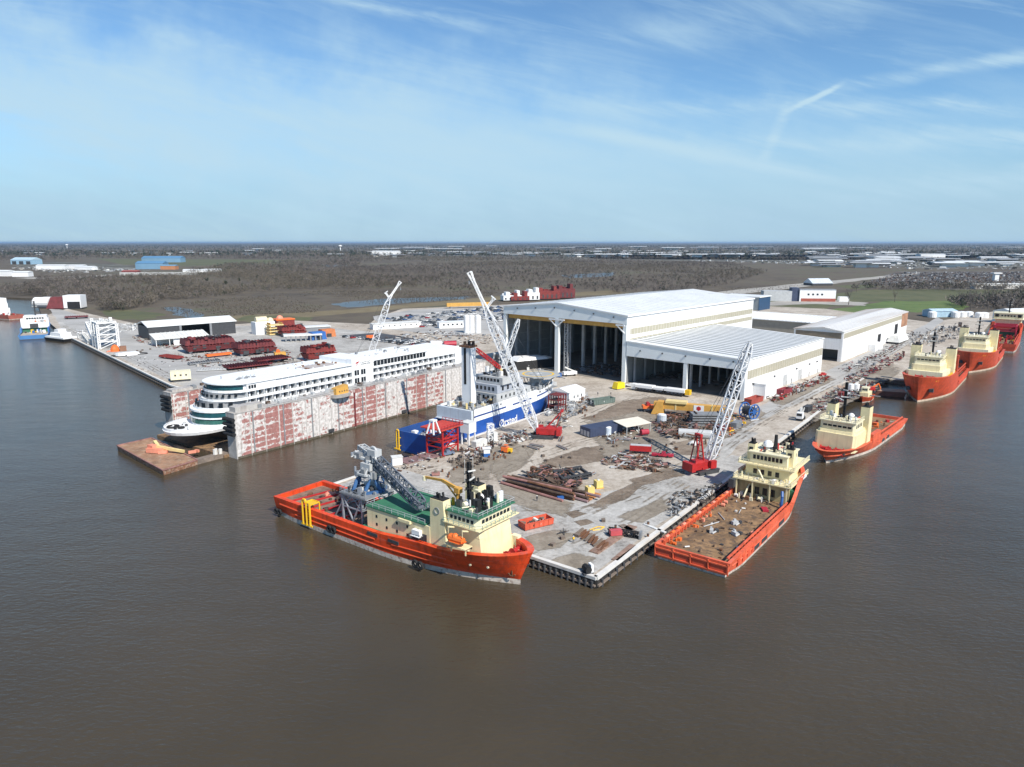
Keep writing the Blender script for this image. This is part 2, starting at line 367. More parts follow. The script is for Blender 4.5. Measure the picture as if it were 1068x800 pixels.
def ramp_ground(name, stops, scales, rough=.95, bump=.0, stretch=(1, 1, 1), rot=0.):
    m = bpy.data.materials.new(name); t = nt(m); N = t.nodes; L = t.links
    out = N.new('ShaderNodeOutputMaterial'); b = N.new('ShaderNodeBsdfPrincipled'); L.new(b.outputs[0], out.inputs[0]); b.inputs['Roughness'].default_value = rough
    tc = N.new('ShaderNodeTexCoord'); mp = N.new('ShaderNodeMapping'); mp.inputs['Scale'].default_value = stretch; mp.inputs['Rotation'].default_value = (0, 0, R(rot)); L.new(tc.outputs['Object'], mp.inputs[0])
    acc = None; tw = sum(w for _, w in scales)
    for s, w_ in scales:
        n = N.new('ShaderNodeTexNoise'); n.inputs['Scale'].default_value = s; n.inputs['Detail'].default_value = 8; n.inputs['Roughness'].default_value = .62; L.new(mp.outputs[0], n.inputs['Vector'])
        mu = N.new('ShaderNodeMath'); mu.operation = 'MULTIPLY'; L.new(n.outputs[0], mu.inputs[0]); mu.inputs[1].default_value = w_ / tw
        if acc is None: acc = mu.outputs[0]
        else:
            ad = N.new('ShaderNodeMath'); L.new(acc, ad.inputs[0]); L.new(mu.outputs[0], ad.inputs[1]); acc = ad.outputs[0]
    r = N.new('ShaderNodeValToRGB'); L.new(acc, r.inputs[0])
    while len(r.color_ramp.elements) < len(stops): r.color_ramp.elements.new(.5)
    for e, (p, c) in zip(r.color_ramp.elements, stops): e.position = p; e.color = tuple(c) + (1,)
    L.new(r.outputs[0], b.inputs['Base Color'])
    if bump:
        bp = N.new('ShaderNodeBump'); bp.inputs['Strength'].default_value = bump; bp.inputs['Distance'].default_value = .4; L.new(acc, bp.inputs['Height']); L.new(bp.outputs[0], b.inputs['Normal'])
    return m
LAND = ramp_ground('winter_marsh', [(.36, (.045, .037, .025)), (.45, (.078, .061, .041)), (.52, (.11, .087, .058)), (.58, (.082, .083, .042)), (.66, (.17, .14, .10))], [(.0016, .9), (.008, 1.), (.05, .8)])
YARD = ramp_ground('crushed_shell_yard', [(.39, (.19, .155, .12)), (.455, (.34, .29, .235)), (.52, (.44, .39, .325)), (.59, (.54, .49, .425))], [(.02, 1.), (.11, 1.0), (.7, 1.0), (2.2, .5)], bump=.25)
YARDW = ramp_ground('grey_limestone_yard', [(.39, (.18, .168, .15)), (.46, (.32, .305, .28)), (.53, (.42, .405, .375)), (.60, (.53, .515, .485))], [(.03, 1.), (.2, .9), (.9, 1.), (2.4, .5)], bump=.2)
ROADM = ramp_ground('grey_gravel_road', [(.40, (.29, .28, .262)), (.5, (.37, .36, .34)), (.60, (.44, .43, .41))], [(.03, 1.), (.2, .8), (1., .5)], stretch=(.35, 1, 1), rot=-53.6)
MUD = ramp_ground('wet_mud', [(.38, (.125, .092, .064)), (.5, (.215, .165, .12)), (.6, (.31, .25, .19))], [(.05, 1.), (.25, .8)], rough=.65)
DAMP = ramp_ground('damp_shell', [(.36, (.20, .17, .13)), (.5, (.28, .24, .19)), (.64, (.36, .32, .265))], [(.05, 1.), (.25, .8)], rough=.8)
GRASS = ramp_ground('winter_grass', [(.36, (.058, .064, .028)), (.5, (.09, .095, .038)), (.64, (.13, .115, .06))], [(.01, 1.), (.06, .8)])
GREENF = ramp_ground('green_field', [(.36, (.066, .095, .026)), (.5, (.095, .145, .034)), (.64, (.13, .15, .05))], [(.01, 1.), (.06, .8)])
STRAW = ramp_ground('straw_grass', [(.36, (.10, .080, .042)), (.5, (.16, .125, .066)), (.64, (.20, .165, .095))], [(.01, 1.), (.06, .8)])
ASPH = ramp_ground('asphalt', [(.36, (.045, .05, .058)), (.6, (.075, .08, .09))], [(.05, 1.)])
PAVE = ramp_ground('pale_gravel', [(.36, (.26, .24, .21)), (.6, (.40, .38, .34))], [(.02, 1.), (.2, .8)])
POND = M('pond_water', (.05, .055, .06), .3, var=.3, scale=.03, rust=.4, rustc=(.10, .08, .055))

S = 70000
mb = MB(); mb.face((-S, -S, 0), (S, -S, 0), (S, S, 0), (-S, S, 0)); o = mb.build('water', WATER); structure(o)

qr_far = yd(1500, -30)
west = [at(178, 402), at(115, 371), at(65, 348), at(44, 330), at(39, 316), at(36, 311)]
shore = [yd(0, 0), yd(2.6, 97), yd(140, 97), yd(140, 211), yd(52, 211)] + west
bankL = [at(0, 309.5), at(-150, 306)]
coast = [(p.x, p.y) for p in shore] + [(p.x, p.y) for p in bankL] + [(-60000, 9000), (-60000, 68000), (60000, 68000), (60000, 40000)]
rr = [yd(0, 0), yd(298, 0), yd(302, -19), yd(380, -21), yd(460, -33), yd(560, -38), yd(760, -40)]
coast += [(40000, 9000), (3000, 2300), (900, 1150)] + [(p.x, p.y) for p in reversed(rr[1:])]
mb = MB(); mb.face(*[(x, y, YZ - .5) for x, y in coast]); mb.loft([(x, y, -3) for x, y in coast], [(x, y, YZ - .5) for x, y in coast])
structure(mb.build('land_terrain', LAND))

# the yard's hard standing lies on the land as a thick slab
ypoly = [yd(0, 0), yd(2.6, 97), yd(140, 97), yd(140, 211), yd(52, 211)] + west[:4] + [at(70, 322), at(110, 331), at(140, 337), at(165, 341), at(250, 338), at(300, 334), at(385, 338), at(395, 330), at(420, 322), at(520, 318), at(640, 312), at(860, 322), at(970, 336), at(1010, 330), at(1040, 324)] + [yd(760, -40), yd(560, -38), yd(460, -33), yd(380, -21), yd(302, -19), yd(298, 0)]
pl = [(p.x, p.y) for p in ypoly]
mb = MB(); mb.face(*[(x, y, YZ) for x, y in pl]); mb.loft([(x, y, -2) for x, y in pl], [(x, y, YZ) for x, y in pl])
structure(mb.build('yard_ground', YARD))

def px(*uv, z=YZ): return [at(u, v, z) for u, v in uv]
sheet('limestone_apron_ground', [p.xy for p in [yd(1.2, 1.2), yd(3.6, 95.5), yd(30, 94), yd(26, 60), yd(40, 30), yd(75, 14), yd(110, 8), yd(110, 1.2)]], YZ + .004, YARDW, .8, 6, 3)
sheet('limestone_apron_ground', [p.xy for p in px((185, 401), (115, 369), (66, 346), (54, 323), (110, 334), (165, 343), (250, 340), (300, 337), (395, 347), (480, 362), (440, 376), (300, 396), (230, 408))], YZ + .003, YARDW, 1.5, 6, 33)
sheet('gravel_road', [p.xy for p in px((742, 470), (792, 440), (850, 412), (905, 385), (945, 360), (985, 335), (978, 331), (940, 352), (893, 373), (830, 402), (790, 425), (750, 452), (725, 470))], YZ + .008, ROADM, .8, 5, 4)
sheet('gravel_road', [p.xy for p in px((655, 520), (690, 503), (740, 488), (790, 452), (765, 447), (735, 470), (700, 490), (650, 510))], YZ + .012, YARDW, .8, 5, 5)
def film(name, stops):
    """dirt lying over the yard, thinning out raggedly towards its edge"""
    if name in MATS: return MATS[name]
    m = ramp_ground(name, stops, [(.05, 1.), (.3, .9), (1.2, .6)], rough=.8); t = m.node_tree; N = t.nodes; L = t.links
    bs = next(n for n in N if n.type == 'BSDF_PRINCIPLED'); out = next(n for n in N if n.type == 'OUTPUT_MATERIAL'); tc = N.new('ShaderNodeTexCoord'); at_ = N.new('ShaderNodeAttribute'); at_.attribute_name = 'cover'
    n = N.new('ShaderNodeTexNoise'); n.inputs['Scale'].default_value = .16; n.inputs['Detail'].default_value = 9; n.inputs['Roughness'].default_value = .68; L.new(tc.outputs['Object'], n.inputs['Vector'])
    a = N.new('ShaderNodeMath'); a.operation = 'ADD'; L.new(at_.outputs['Fac'], a.inputs[0]); L.new(n.outputs[0], a.inputs[1])
    mr = N.new('ShaderNodeMapRange'); mr.interpolation_type = 'SMOOTHSTEP'; L.new(a.outputs[0], mr.inputs[0]); mr.inputs[1].default_value = .78; mr.inputs[2].default_value = 1.02; mr.inputs[4].default_value = .92
    tr = N.new('ShaderNodeBsdfTransparent'); mx = N.new('ShaderNodeMixShader'); L.new(mr.outputs[0], mx.inputs[0]); L.new(tr.outputs[0], mx.inputs[1]); L.new(bs.outputs[0], mx.inputs[2]); L.new(mx.outputs[0], out.inputs[0])
    MATS[name] = m; return m
MUDC = [(.38, (.125, .092, .064)), (.5, (.215, .165, .12)), (.6, (.31, .25, .19))]; DAMPC = [(.38, (.17, .14, .105)), (.5, (.26, .22, .17)), (.62, (.36, .315, .255))]
def soft(name, pts, z, mname, stops, k):
    cx = sum(p[0] for p in pts) / len(pts); cy = sum(p[1] for p in pts) / len(pts)
    rings = [[((p[0] - cx) * f + cx, (p[1] - cy) * f + cy, z) for p in pts] for f in (1.22, .95, .62)]
    v = sum(rings, []) + [(cx, cy, z)]; n = len(pts); f = [(r * n + i, r * n + (i + 1) % n, (r + 1) * n + (i + 1) % n, (r + 1) * n + i) for r in (0, 1) for i in range(n)] + [(2 * n + i, 2 * n + (i + 1) % n, 3 * n) for i in range(n)]
    me = bpy.data.meshes.new(name); me.from_pydata(v, [], f); me.materials.append(film(mname, stops)); at_ = me.attributes.new('cover', 'FLOAT', 'POINT')
    at_.data.foreach_set('value', [0.] * n + [.42] * n + [.7] * n + [.75]); o = bpy.data.objects.new(name, me); col.objects.link(o); return structure(o)
for i, poly in enumerate([
    [(560, 485), (575, 478), (610, 466), (640, 462), (652, 468), (640, 478), (610, 484), (585, 488)],
    [(612, 528), (640, 513), (668, 500), (690, 488), (706, 486), (700, 497), (670, 506), (655, 520), (630, 530)],
    [(604, 437), (622, 431), (650, 418), (690, 413), (700, 420), (672, 428), (650, 436), (620, 440)],
    [(655, 500), (690, 492), (715, 489), (712, 496), (680, 505), (662, 508)],
    [(588, 535), (600, 532), (612, 536), (598, 541)], [(598, 544), (612, 541), (620, 545), (606, 549)],
    [(700, 463), (720, 458), (740, 462), (730, 475), (705, 474)],
    [(688, 432), (705, 425), (760, 428), (778, 436), (755, 452), (720, 460), (690, 450)]]):
    soft('mud_patch', [p.xy for p in px(*poly)], YZ + .016 + i * .004, 'wet_mud_film', MUDC, i)
for i, poly in enumerate([[(500, 470), (540, 462), (560, 470), (545, 488), (520, 500), (505, 490)], [(545, 560), (580, 552), (600, 556), (585, 572), (560, 575)], [(570, 585), (600, 575), (622, 582), (612, 596), (590, 594)],
                          [(840, 425), (880, 400), (930, 380), (940, 388), (905, 410), (850, 440)], [(800, 418), (862, 392), (872, 396), (815, 424)], [(640, 540), (690, 520), (700, 530), (670, 545)], [(610, 440), (690, 425), (700, 470), (630, 480)], [(520, 505), (600, 525), (590, 540), (530, 525)], [(740, 445), (790, 425), (800, 432), (750, 462)], [(470, 480), (520, 470), (510, 500), (470, 505)]]):
    soft('damp_patch', [p.xy for p in px(*poly)], YZ + .056 + i * .004, 'damp_film', DAMPC, i)
for i, ln in enumerate([[(498, 505), (540, 484), (600, 464), (660, 448), (705, 430)], [(545, 535), (610, 534), (680, 512), (740, 480), (790, 442), (860, 406), (940, 362)], [(525, 520), (590, 545), (650, 520), (728, 480)], [(590, 446), (640, 424), (690, 409)], [(760, 462), (830, 422), (900, 386), (960, 350)], [(575, 500), (560, 470), (575, 440), (620, 425)], [(560, 585), (600, 570), (660, 540), (720, 505)], [(440, 495), (500, 480), (540, 465), (600, 440)], [(190, 398), (150, 378), (100, 354), (70, 340)], [(240, 392), (300, 380), (370, 368), (430, 352)]]):
    pts = [at(u, v) for u, v in ln]; P_ = [a.lerp(b, k / 8) for a, b in zip(pts, pts[1:]) for k in range(8)] + [pts[-1]]
    for off in (-1.1, 1.1, 3.4):
        v = []
        for k, p in enumerate(P_):
            d = (P_[min(k + 1, len(P_) - 1)] - P_[max(k - 1, 0)]).normalized(); nn = Vector((-d.y, d.x, 0)); o_ = off + .5 * math.sin(k * .35 + i); v += [(*(p + nn * (o_ - .38)).xy, YZ + .1 + i * .004), (*(p + nn * (o_ + .38)).xy, YZ + .1 + i * .004)]
        me = bpy.data.meshes.new('tyre_track'); me.from_pydata(v, [], [(2 * k, 2 * k + 2, 2 * k + 3, 2 * k + 1) for k in range(len(P_) - 1)]); me.materials.append(film('damp_film', DAMPC)); a_ = me.attributes.new('cover', 'FLOAT', 'POINT'); a_.data.foreach_set('value', [.34] * len(v)); o = bpy.data.objects.new('tyre_track', me); col.objects.link(o); structure(o)
# country beyond: fields, ponds, roads
ZL = YZ - .5
def far(name, mat, dz, *uv, jag=4, n=6, seed=1):
    return sheet(name, [p.xy for p in px(*uv, z=ZL)], ZL + dz, mat, jag, n, seed)
far('grass_field', GREENF, .03, (765, 331), (860, 324), (925, 314), (1010, 314), (1005, 323), (955, 326), (930, 322), (880, 330), (800, 336), seed=2)
far('grass_field', GRASS, .02, (760, 318), (850, 310), (900, 302), (1068, 302), (1200, 304), (1180, 312), (1068, 313), (900, 315), (860, 322), (770, 326), seed=3)
far('grass_field', GRASS, .025, (870, 298), (960, 293), (940, 296), (890, 302), seed=4)
far('grass_field', STRAW, .03, (240, 336), (330, 330), (400, 324), (520, 313), (660, 306), (640, 303), (520, 309), (420, 318), (330, 325), (230, 330), seed=5)
far('grass_field', GRASS, .035, (105, 324), (135, 323), (175, 328), (150, 334), (120, 333), seed=6)
far('grass_field', GRASS, .035, (245, 333), (262, 329), (330, 331), (318, 336), (262, 337), jag=3, seed=7)
far('grass_field', STRAW, .03, (130, 338), (160, 334), (162, 348), (138, 348), jag=3, seed=8)
far('grass_field', GRASS, .03, (100, 270), (330, 271), (330, 275), (180, 277), (130, 276), seed=9)
far('grass_field', STRAW, .03, (600, 266), (1068, 266), (1068, 270), (800, 271), (620, 270), seed=10)
far('pond', POND, .05, (170, 321), (186, 320), (216, 328), (206, 332), (186, 330), seed=11, jag=3)
far('pond', POND, .05, (345, 317), (395, 312), (490, 309), (485, 312), (420, 316), (365, 321), seed=12, jag=5)
far('pond', POND, .05, (335, 275), (370, 275), (372, 278), (340, 278), seed=13)
far('pond', POND, .05, (585, 287), (640, 284), (640, 288), (595, 290), seed=14)
far('gravel_road', PAVE, .06, (690, 313), (760, 303), (830, 296), (910, 289), (960, 284), (962, 286), (912, 291), (840, 299), (770, 307), (700, 317), seed=15, jag=3)
far('gravel_road', PAVE, .065, (775, 320), (800, 315), (860, 312), (905, 316), (900, 319), (850, 317), (800, 319), seed=16, jag=3)
far('scrap_ground', ramp_ground('cluttered_scrap_ground', [(.36, (.035, .028, .022)), (.5, (.09, .075, .06)), (.62, (.22, .20, .18))], [(.02, 1.), (.12, 1.2)]), .04, (895, 297), (935, 283), (1068, 283), (1200, 286), (1190, 303), (1068, 302), (990, 302), seed=17)
TOWNG = ramp_ground('town_ground_mix', [(.38, (.05, .05, .032)), (.5, (.085, .078, .055)), (.58, (.17, .16, .14)), (.66, (.34, .33, .31))], [(.006, 1.), (.03, 1.)])
far('town_ground', TOWNG, .03, (380, 262), (1068, 263), (1250, 266), (1200, 277), (960, 280), (900, 275), (700, 272), (450, 267), seed=18, jag=20)
far('town_ground', TOWNG, .03, (10, 277), (60, 273), (130, 276), (160, 281), (60, 283), seed=19, jag=8)
far('parking_ground', PAVE, .05, (15, 290), (70, 288), (120, 286), (118, 288), (60, 292), seed=21, jag=5)
sheet('parking_asphalt', [p.xy for p in px((352, 350), (378, 352), (462, 366), (470, 360), (420, 351), (395, 347))], YZ + .004, ASPH, .6, 4, 22)
sheet('parking_asphalt', [p.xy for p in px((388, 330), (430, 323), (530, 318), (600, 330), (580, 345), (470, 350), (400, 343))], YZ + .006, ROADM, 1, 4, 23)
sheet('wharf_road', [p.xy for p in px((188, 401), (150, 383), (100, 358), (60, 333), (50, 322), (64, 323), (110, 338), (150, 355), (200, 378), (255, 392), (235, 405))], YZ + .01, ROADM, 1., 5, 24)

# ------------------------------------------------------------------ quay walls
def quay(name, label, a, b, cat='quay wall', piles=True, step=None):
    a, b = b.copy(), a.copy(); d = (b - a); Ln = d.length
    q = thing(name, label, cat, (a.x, a.y, 0), math.degrees(math.atan2(d.y, d.x)))
    MB().box(0, Ln, -.35, .75, YZ - .45, YZ + .28).build('concrete_cap', CONCW, q)
    MB().box(0, Ln, -.25, .6, -2.5, YZ - .47).build('sheet_piling', M('tarred_piling', (.03, .027, .024), .9, var=.4, scale=.8), q)
    if piles:
        n = min(95, int(Ln / (step or 1.5)))
        for k in range(n):
            x = (k + .5) * Ln / n
            MB().tube((x, -.55, -2), (x, -.55, 1.75), .32, n=7).build('fender_pile', DARK, q)
        MB().box(0, Ln, -.75, -.25, .55, .95).build('fender_waler', TIMBER, q)
    return q
quay('quay_wall', 'white capped concrete quay edge with black fender piles running inland beside the moored orange ships', yd(298, 0), yd(0, 0), step=3.4)
quay('quay_wall', 'white capped river front quay with black piles behind the green decked orange ship', yd(0, 0), yd(2.6, 97), step=1.6)
quay('quay_wall', 'pale capped quay edge along the slip beside the blue hulled ship', yd(2.6, 97), yd(140, 97), step=3)
quay('quay_wall', 'short quay wall closing the landward end of the slip', yd(140, 97), yd(140, 211), piles=False)
quay('quay_wall', 'long dark faced wharf edge on the west side of the yard', yd(52, 211), west[0], piles=False)
quay('quay_wall', 'long dark faced wharf edge from the dry dock up to the small blue boats', west[0], west[2], step=4)
# ------------------------------------------------------------------ ships
def mix(a, b, t): return a + (b - a) * t
def sstep(x, a, b):
    t = max(0, min(1, (x - a) / (b - a))); return t * t * (3 - 2 * t)
class Hull:
    """x from the stern (0) to the stem (L), y to port, z from the waterline"""
    def __init__(s, root, L, B, rake, za, zf, xr0, xr1, zba, zbb, zbow, xs=.62, mat=ORANGE, boot=BOOT, deck=RUSTD, fdeck=GREEND, wi=.5, ztr=None, pd=2.5, qd=.8, inner=None, bootz=.9, aft_deck=True, xf=None):
        s.L, s.B, s.za, s.zf = L, B, za, zf; s.root = root
        Lw = L - rake
        hd = lambda x: B / 2 * (1 if x < xs * L else max(0, 1 - ((x - xs * L) / (L - xs * L)) ** pd) ** qd)
        hw = lambda x: (B / 2 - .1) * (1 if x < (xs - .1) * Lw else max(0, 1 - ((x - (xs - .1) * Lw) / (Lw - (xs - .1) * Lw)) ** 1.9)) * (.9 + .1 * sstep(x, 0, .12 * L))
        zb = lambda x: mix(zba, zbb, sstep(x, xr0, xr1)) + (zbow - zbb) * max(0, (x - xr1) / (L - xr1)) ** 1.5
        s.hd, s.zb = hd, zb
        def side(x, z):
            t = max(0, min(1, (z - bootz) / (zb(x) - bootz))); u = x / mix(Lw, L, t); return mix(hw(u * Lw), hd(u * L), t ** .75)
        s.side = side
        n = 44; S_ = [1 - (1 - k / n) ** 1.35 for k in range(n + 1)]
        def ring(t, z0=None):
            P = []
            for u in S_:
                x = u * mix(Lw, L, t); y = mix(hw(u * Lw), hd(u * L), t ** .75); z = mix(bootz, zb(u * L), t) if z0 is None else z0
                P.append(Vector((x, -y, z)))
            Q = [Vector((p.x, -p.y, p.z)) for p in reversed(P[:-1])]
            return P + Q
        s.ring = ring
        r0 = ring(0, -1.6); r1 = ring(0, bootz)
        MB().loft(r0, r1).build('boot_topping', boot, root)
        mb = MB(); ts = [0, .18, .4, .62, .82, 1]; rr_ = [ring(t) for t in ts]; rr_[0] = r1
        for A, B_ in zip(rr_, rr_[1:]): mb.loft(A, B_)
        mb.build('hull', mat, root)
        # bulwark: cap and inner face down to the deck
        xf = xr1 if xf is None else xf; s.xf = xf
        top = rr_[-1]; m = len(top); wx = .7
        def inn(p):
            u = p.x / L; x = wx + (L - 1.0 - wx) * u
            y = max(0, abs(hd(p.x)) - wi); y = min(y, abs(p.y)); return Vector((x, math.copysign(y, p.y), p.z))
        I = [inn(p) for p in top]
        mb = MB(); mb.loft(top, I)
        for k in range(m):
            a, b = I[k], I[(k + 1) % m]; xm = (a.x + b.x) / 2; z = za if xm < xf else zf
            mb.face(a, b, (b.x, b.y, z), (a.x, a.y, z))
        mb.build('bulwark', inner or mat, root)
        half = I[:n + 1]
        da = MB(); df = MB(); last = None
        for a, b in zip(half, half[1:]):
            xm = (a.x + b.x) / 2; d, z = (da, za) if xm < xf else (df, zf)
            d.face((a.x, a.y, z), (b.x, b.y, z), (b.x, -b.y, z), (a.x, -a.y, z))
            if xm >= xf and last is None:
                last = a; df.face((a.x, a.y, za), (a.x, a.y, zf), (a.x, -a.y, zf), (a.x, -a.y, za))
        if da.v: da.build('working_deck', deck, root)
        if df.v: df.build('forecastle_deck', fdeck, root)
    def strake(s, t, x0, x1, r=.22, mat=None, sides=(-1, 1), name='rubbing_strake'):
        rg = s.ring(t)[:45]
        for sd_ in sides:
            pts = [Vector((p.x, p.y * -sd_ if sd_ > 0 else p.y, p.z)) for p in rg if x0 <= p.x <= x1]
            if len(pts) > 1: MB().path(pts, r, 5).build(name, mat, s.root)

def tier(name, root, x0, x1, hw0, z0, z1, mat, rf=0., ra=0., hw1=None, cham=0., yc=0., hwf=None):
    """one storey of a deckhouse; rf / ra rake the front and the back inwards at the top"""
    hw1 = hw0 if hw1 is None else hw1; f = hwf if hwf is not None else hw0
    def rg(z, a, b, h, hf):
        if cham: return [(a, yc - h, z), (b - cham, yc - hf, z), (b, yc - hf + cham, z), (b, yc + hf - cham, z), (b - cham, yc + hf, z), (a, yc + h, z)]
        return [(a, yc - h, z), (b, yc - hf, z), (b, yc + hf, z), (a, yc + h, z)]
    mb = MB(); mb.solid(rg(z0, x0, x1, hw0, f), rg(z1, x0 + ra, x1 - rf, hw1, hw1 * f / hw0)); return mb.build(name, mat, root)
def win_row(root, p, q, n, w, h, out, mat=GLASS, name='window', dz=0):
    """n separate windows set proud of a wall between p and q (centres), facing out"""
    p = Vector(p); q = Vector(q); d = (q - p).normalized(); o = Vector(out).normalized()
    for k in range(n):
        c = p.lerp(q, (k + .5) / n); a = d * w / 2; b = Vector((0, 0, h / 2)) + Vector((0, 0, 0))
        A = [c - a - b - o * .1, c + a - b - o * .1, c + a + b - o * .1, c - a + b - o * .1]; B = [x + o * .16 for x in A]
        MB().solid(A, B).build(name, mat, root)
def funnel(root, x0, x1, y0, y1, z0, z1, mat, top=BLACK, slope=.6, badge=None):
    f = MB(); f.solid([(x0, y0, z0), (x1, y0, z0), (x1, y1, z0), (x0, y1, z0)], [(x0 + slope * .3, y0, z1), (x1 - slope, y0, z1), (x1 - slope, y1, z1), (x0 + slope * .3, y1, z1)])
    o = f.build('funnel', mat, root)
    g = MB(); cx, cy = (x0 + x1) / 2, (y0 + y1) / 2
    g.box(x0 + slope * .3 + .15, x1 - slope - .15, y0 + .15, y1 - .15, z1 + .004, z1 + .25)
    for dx, dy in ((-.6, -.4), (.5, .4), (.2, -.5)): g.tube((cx + dx, cy + dy, z1), (cx + dx - .25, cy + dy, z1 + 1.5), .28, n=7)
    g.build('exhaust_pipe', top, o); return o
def mast(root, x, y, z0, z1, mat=BLACK, w=1.4):
    m = MB(); m.lattice((x, y, z0), (x, y, z1), w, w * .45, n=7, ch=.22, lc=.14, taper=0, side=(1, 0, 0))
    m.tube((x, y, z0), (x, y, z1), .35, .2, n=6)
    for t, s_ in ((.35, 1.6), (.55, 2.3), (.75, 1.7)):
        z = mix(z0, z1, t); m.bar((x, y - s_, z), (x, y + s_, z), .22); m.bar((x - s_ * .6, y, z), (x + s_ * .7, y, z), .2); m.box(x - .7, x + .7, y - .7, y + .7, z, z + .15)
    o = m.build('mast', mat, root)
    r = MB(); r.rbox(x + .9, y, mix(z0, z1, .56) + .5, .25, 2.6, .3, 15); r.rbox(x + .8, y, mix(z0, z1, .76) + .4, .25, 1.9, .3, -20)
    for dy in (-1.5, 1.4): r.tube((x, y + dy, mix(z0, z1, .55)), (x, y + dy, z1 + 1), .06, n=5)
    r.build('radar_scanner', DWHITE, o); return o
def clutter(root, x0, x1, y0, y1, z, n, mats, seed, smin=.4, smax=1.6, hmax=1.6, name='deck_machinery'):
    """small fittings scattered over a deck: single parts where one can count them, else one mass"""
    rnd = random.Random(seed); one = n >= 30; mb = MB()
    for k in range(n):
        if not one: mb = MB()
        mt = mats[k % len(mats)]; mb.use(mt)
        x, y = rnd.uniform(x0, x1), rnd.uniform(y0, y1); c = rnd.random(); s_ = rnd.uniform(smin, smax); h = rnd.uniform(.3, hmax)
        if c < .45: nm = 'deck_box'; mb.rbox(x, y, z + h / 2, s_, s_ * rnd.uniform(.4, 1), h, rnd.choice((0, 90, 0, rnd.uniform(0, 90))))
        elif c < .7: nm = 'vent_pipe'; mb.tube((x, y, z), (x, y, z + h), s_ * .3, n=7)
        elif c < .88:
            nm = 'loose_pipe'; a = rnd.uniform(0, 3.14); mb.tube((x - math.cos(a) * s_, y - math.sin(a) * s_, z + .3), (x + math.cos(a) * s_, y + math.sin(a) * s_, z + .35), .12 + .1 * rnd.random(), n=6)
        else: nm = 'rope_drum'; mb.tube((x, y - s_ * .4, z + s_ * .45), (x, y + s_ * .4, z + s_ * .45), s_ * .42, n=9)
        if not one: mb.build(nm, None, root)
    if one: mb.build(name, None, root)['kind'] = 'stuff'
def winches(root, spots, z, mat=REDP):
    for x, y in spots:
        m = MB(); m.tube((x, y - 1.3, z + 1.0), (x, y + 1.3, z + 1.0), .55, n=10)
        for dy in (-1.3, 1.3): m.tube((x, y + dy - .08, z + 1.0), (x, y + dy + .08, z + 1.0), .95, n=12)
        m.box(x - .9, x + .9, y - 1.6, y + 1.6, z, z + .3); m.box(x - .5, x + .5, y + 1.4, y + 2.2, z, z + 1.5); m.build('anchor_winch', mat, root)
def tyre_fender(root, x, y, z, r=.9):
    for d in (0, 1.6): MB().torus((x + d, y, z), r * .65, r * .33, 'y', 12, 6).build('tyre_fender', BLACK, root)
def boat_ladder(root, x, y, mat=YELLOW, z0=1.0, z1=7.6, s=-1):
    """tall yellow boat landing hung over the side"""
    l = MB()
    for dx in (0, 1.6, 3.0): l.tube((x + dx, y + s * .6, z0), (x + dx, y + s * .6, z1), .3, n=6)
    l.path([(x, y + s * .6, z1), (x + .5, y + s * .6, z1 + .6), (x + 1.1, y + s * .6, z1 + .6), (x + 1.6, y + s * .6, z1)], .3)
    for k in range(9): l.bar((x + 1.6, y + s * .6, z0 + .4 + k * .75), (x + 3.0, y + s * .6, z0 + .4 + k * .75), .14)
    for dx in (0, 3.0): l.bar((x + dx, y + s * .6, z1 - .6), (x + dx, y - s * 2.6, z1 - .6), .3); l.bar((x + dx, y - s * 2.6, z1 - .6), (x + dx, y - s * 2.6, z1 - 3.2), .3)
    l.bar((x, y - s * 2.6, z1 - .6), (x + 3, y - s * 2.6, z1 - .6), .28); l.box(x, x + 3, min(y, y - s * 2.6), max(y, y - s * 2.6), z1 - .75, z1 - .62)
    l.bar((x - .8, y + s * .6, z0 + .1), (x + 3.8, y + s * .6, z0 + .1), .35)
    return l.build('boat_landing', mat, root)

# ---- A: the big orange ship in the foreground
A = thing('supply_ship', 'nearest bright orange ship with cream deckhouse, green upper deck and grey gangway tower', 'ship', (-62.1, 197.7, 0), -37.4)
h = Hull(A, 84, 17.6, 3.4, 4.3, 5.6, 40, 60, 5.6, 7.0, 8.8, xs=.64, pd=3.2, qd=.66, mat=ORANGE, wi=1.3, deck=M('worn_timber_deck', (.22, .15, .11), .9, var=.4, scale=.3, rust=.5, rustc=(.12, .07, .05)), xf=37, bootz=1.25)
ORL = M('strake_orange_paint', (.68, .08, .02), .5, var=.1)  # rubbing strakes in an orange of their own
h.strake(.58, 1, 42, .26, ORL); h.strake(.26, 8, 66, .2, ORL); h.strake(.55, 47, 66, .2, ORL)
boat_ladder(A, 14.2, -8.8)
for x in (25, 56.5): tyre_fender(A, x, -9.25, 2.3 if x < 50 else 1.6, 1.15)
tyre_fender(A, 1.4, -9.1, 1.6, 1.0)
for x in (39.5, 47): MB().box(x, x + 3.6, -8.95, -8.7, 4.5, 5.3).build('freeing_port', DARK, A)
mb = MB()
for k in range(6): mb.bar((5 + k * 4.2, -6.3, 4.55), (7 + k * 4.2, 6.3, 4.55), .4, .45)
mb.build('deck_rail', REDP, A)
for x, y, s_ in ((9, 3.5, 1.3), (13, 4.8, 1.1), (17, 4.2, 1.4), (12.5, 5.6, .9), (21, 5.5, 1.2)):
    MB().use(SALM).dome((x, y, 4.3), s_ * 1.1, 9, .8).tube((x, y, 4.3), (x + s_, y + s_, 5.0), .4).build('salmon_buoy', SALM, A)
clutter(A, 4, 26, -6, 6.5, 4.3, 26, (BROWN, RUST), 3, hmax=.8)
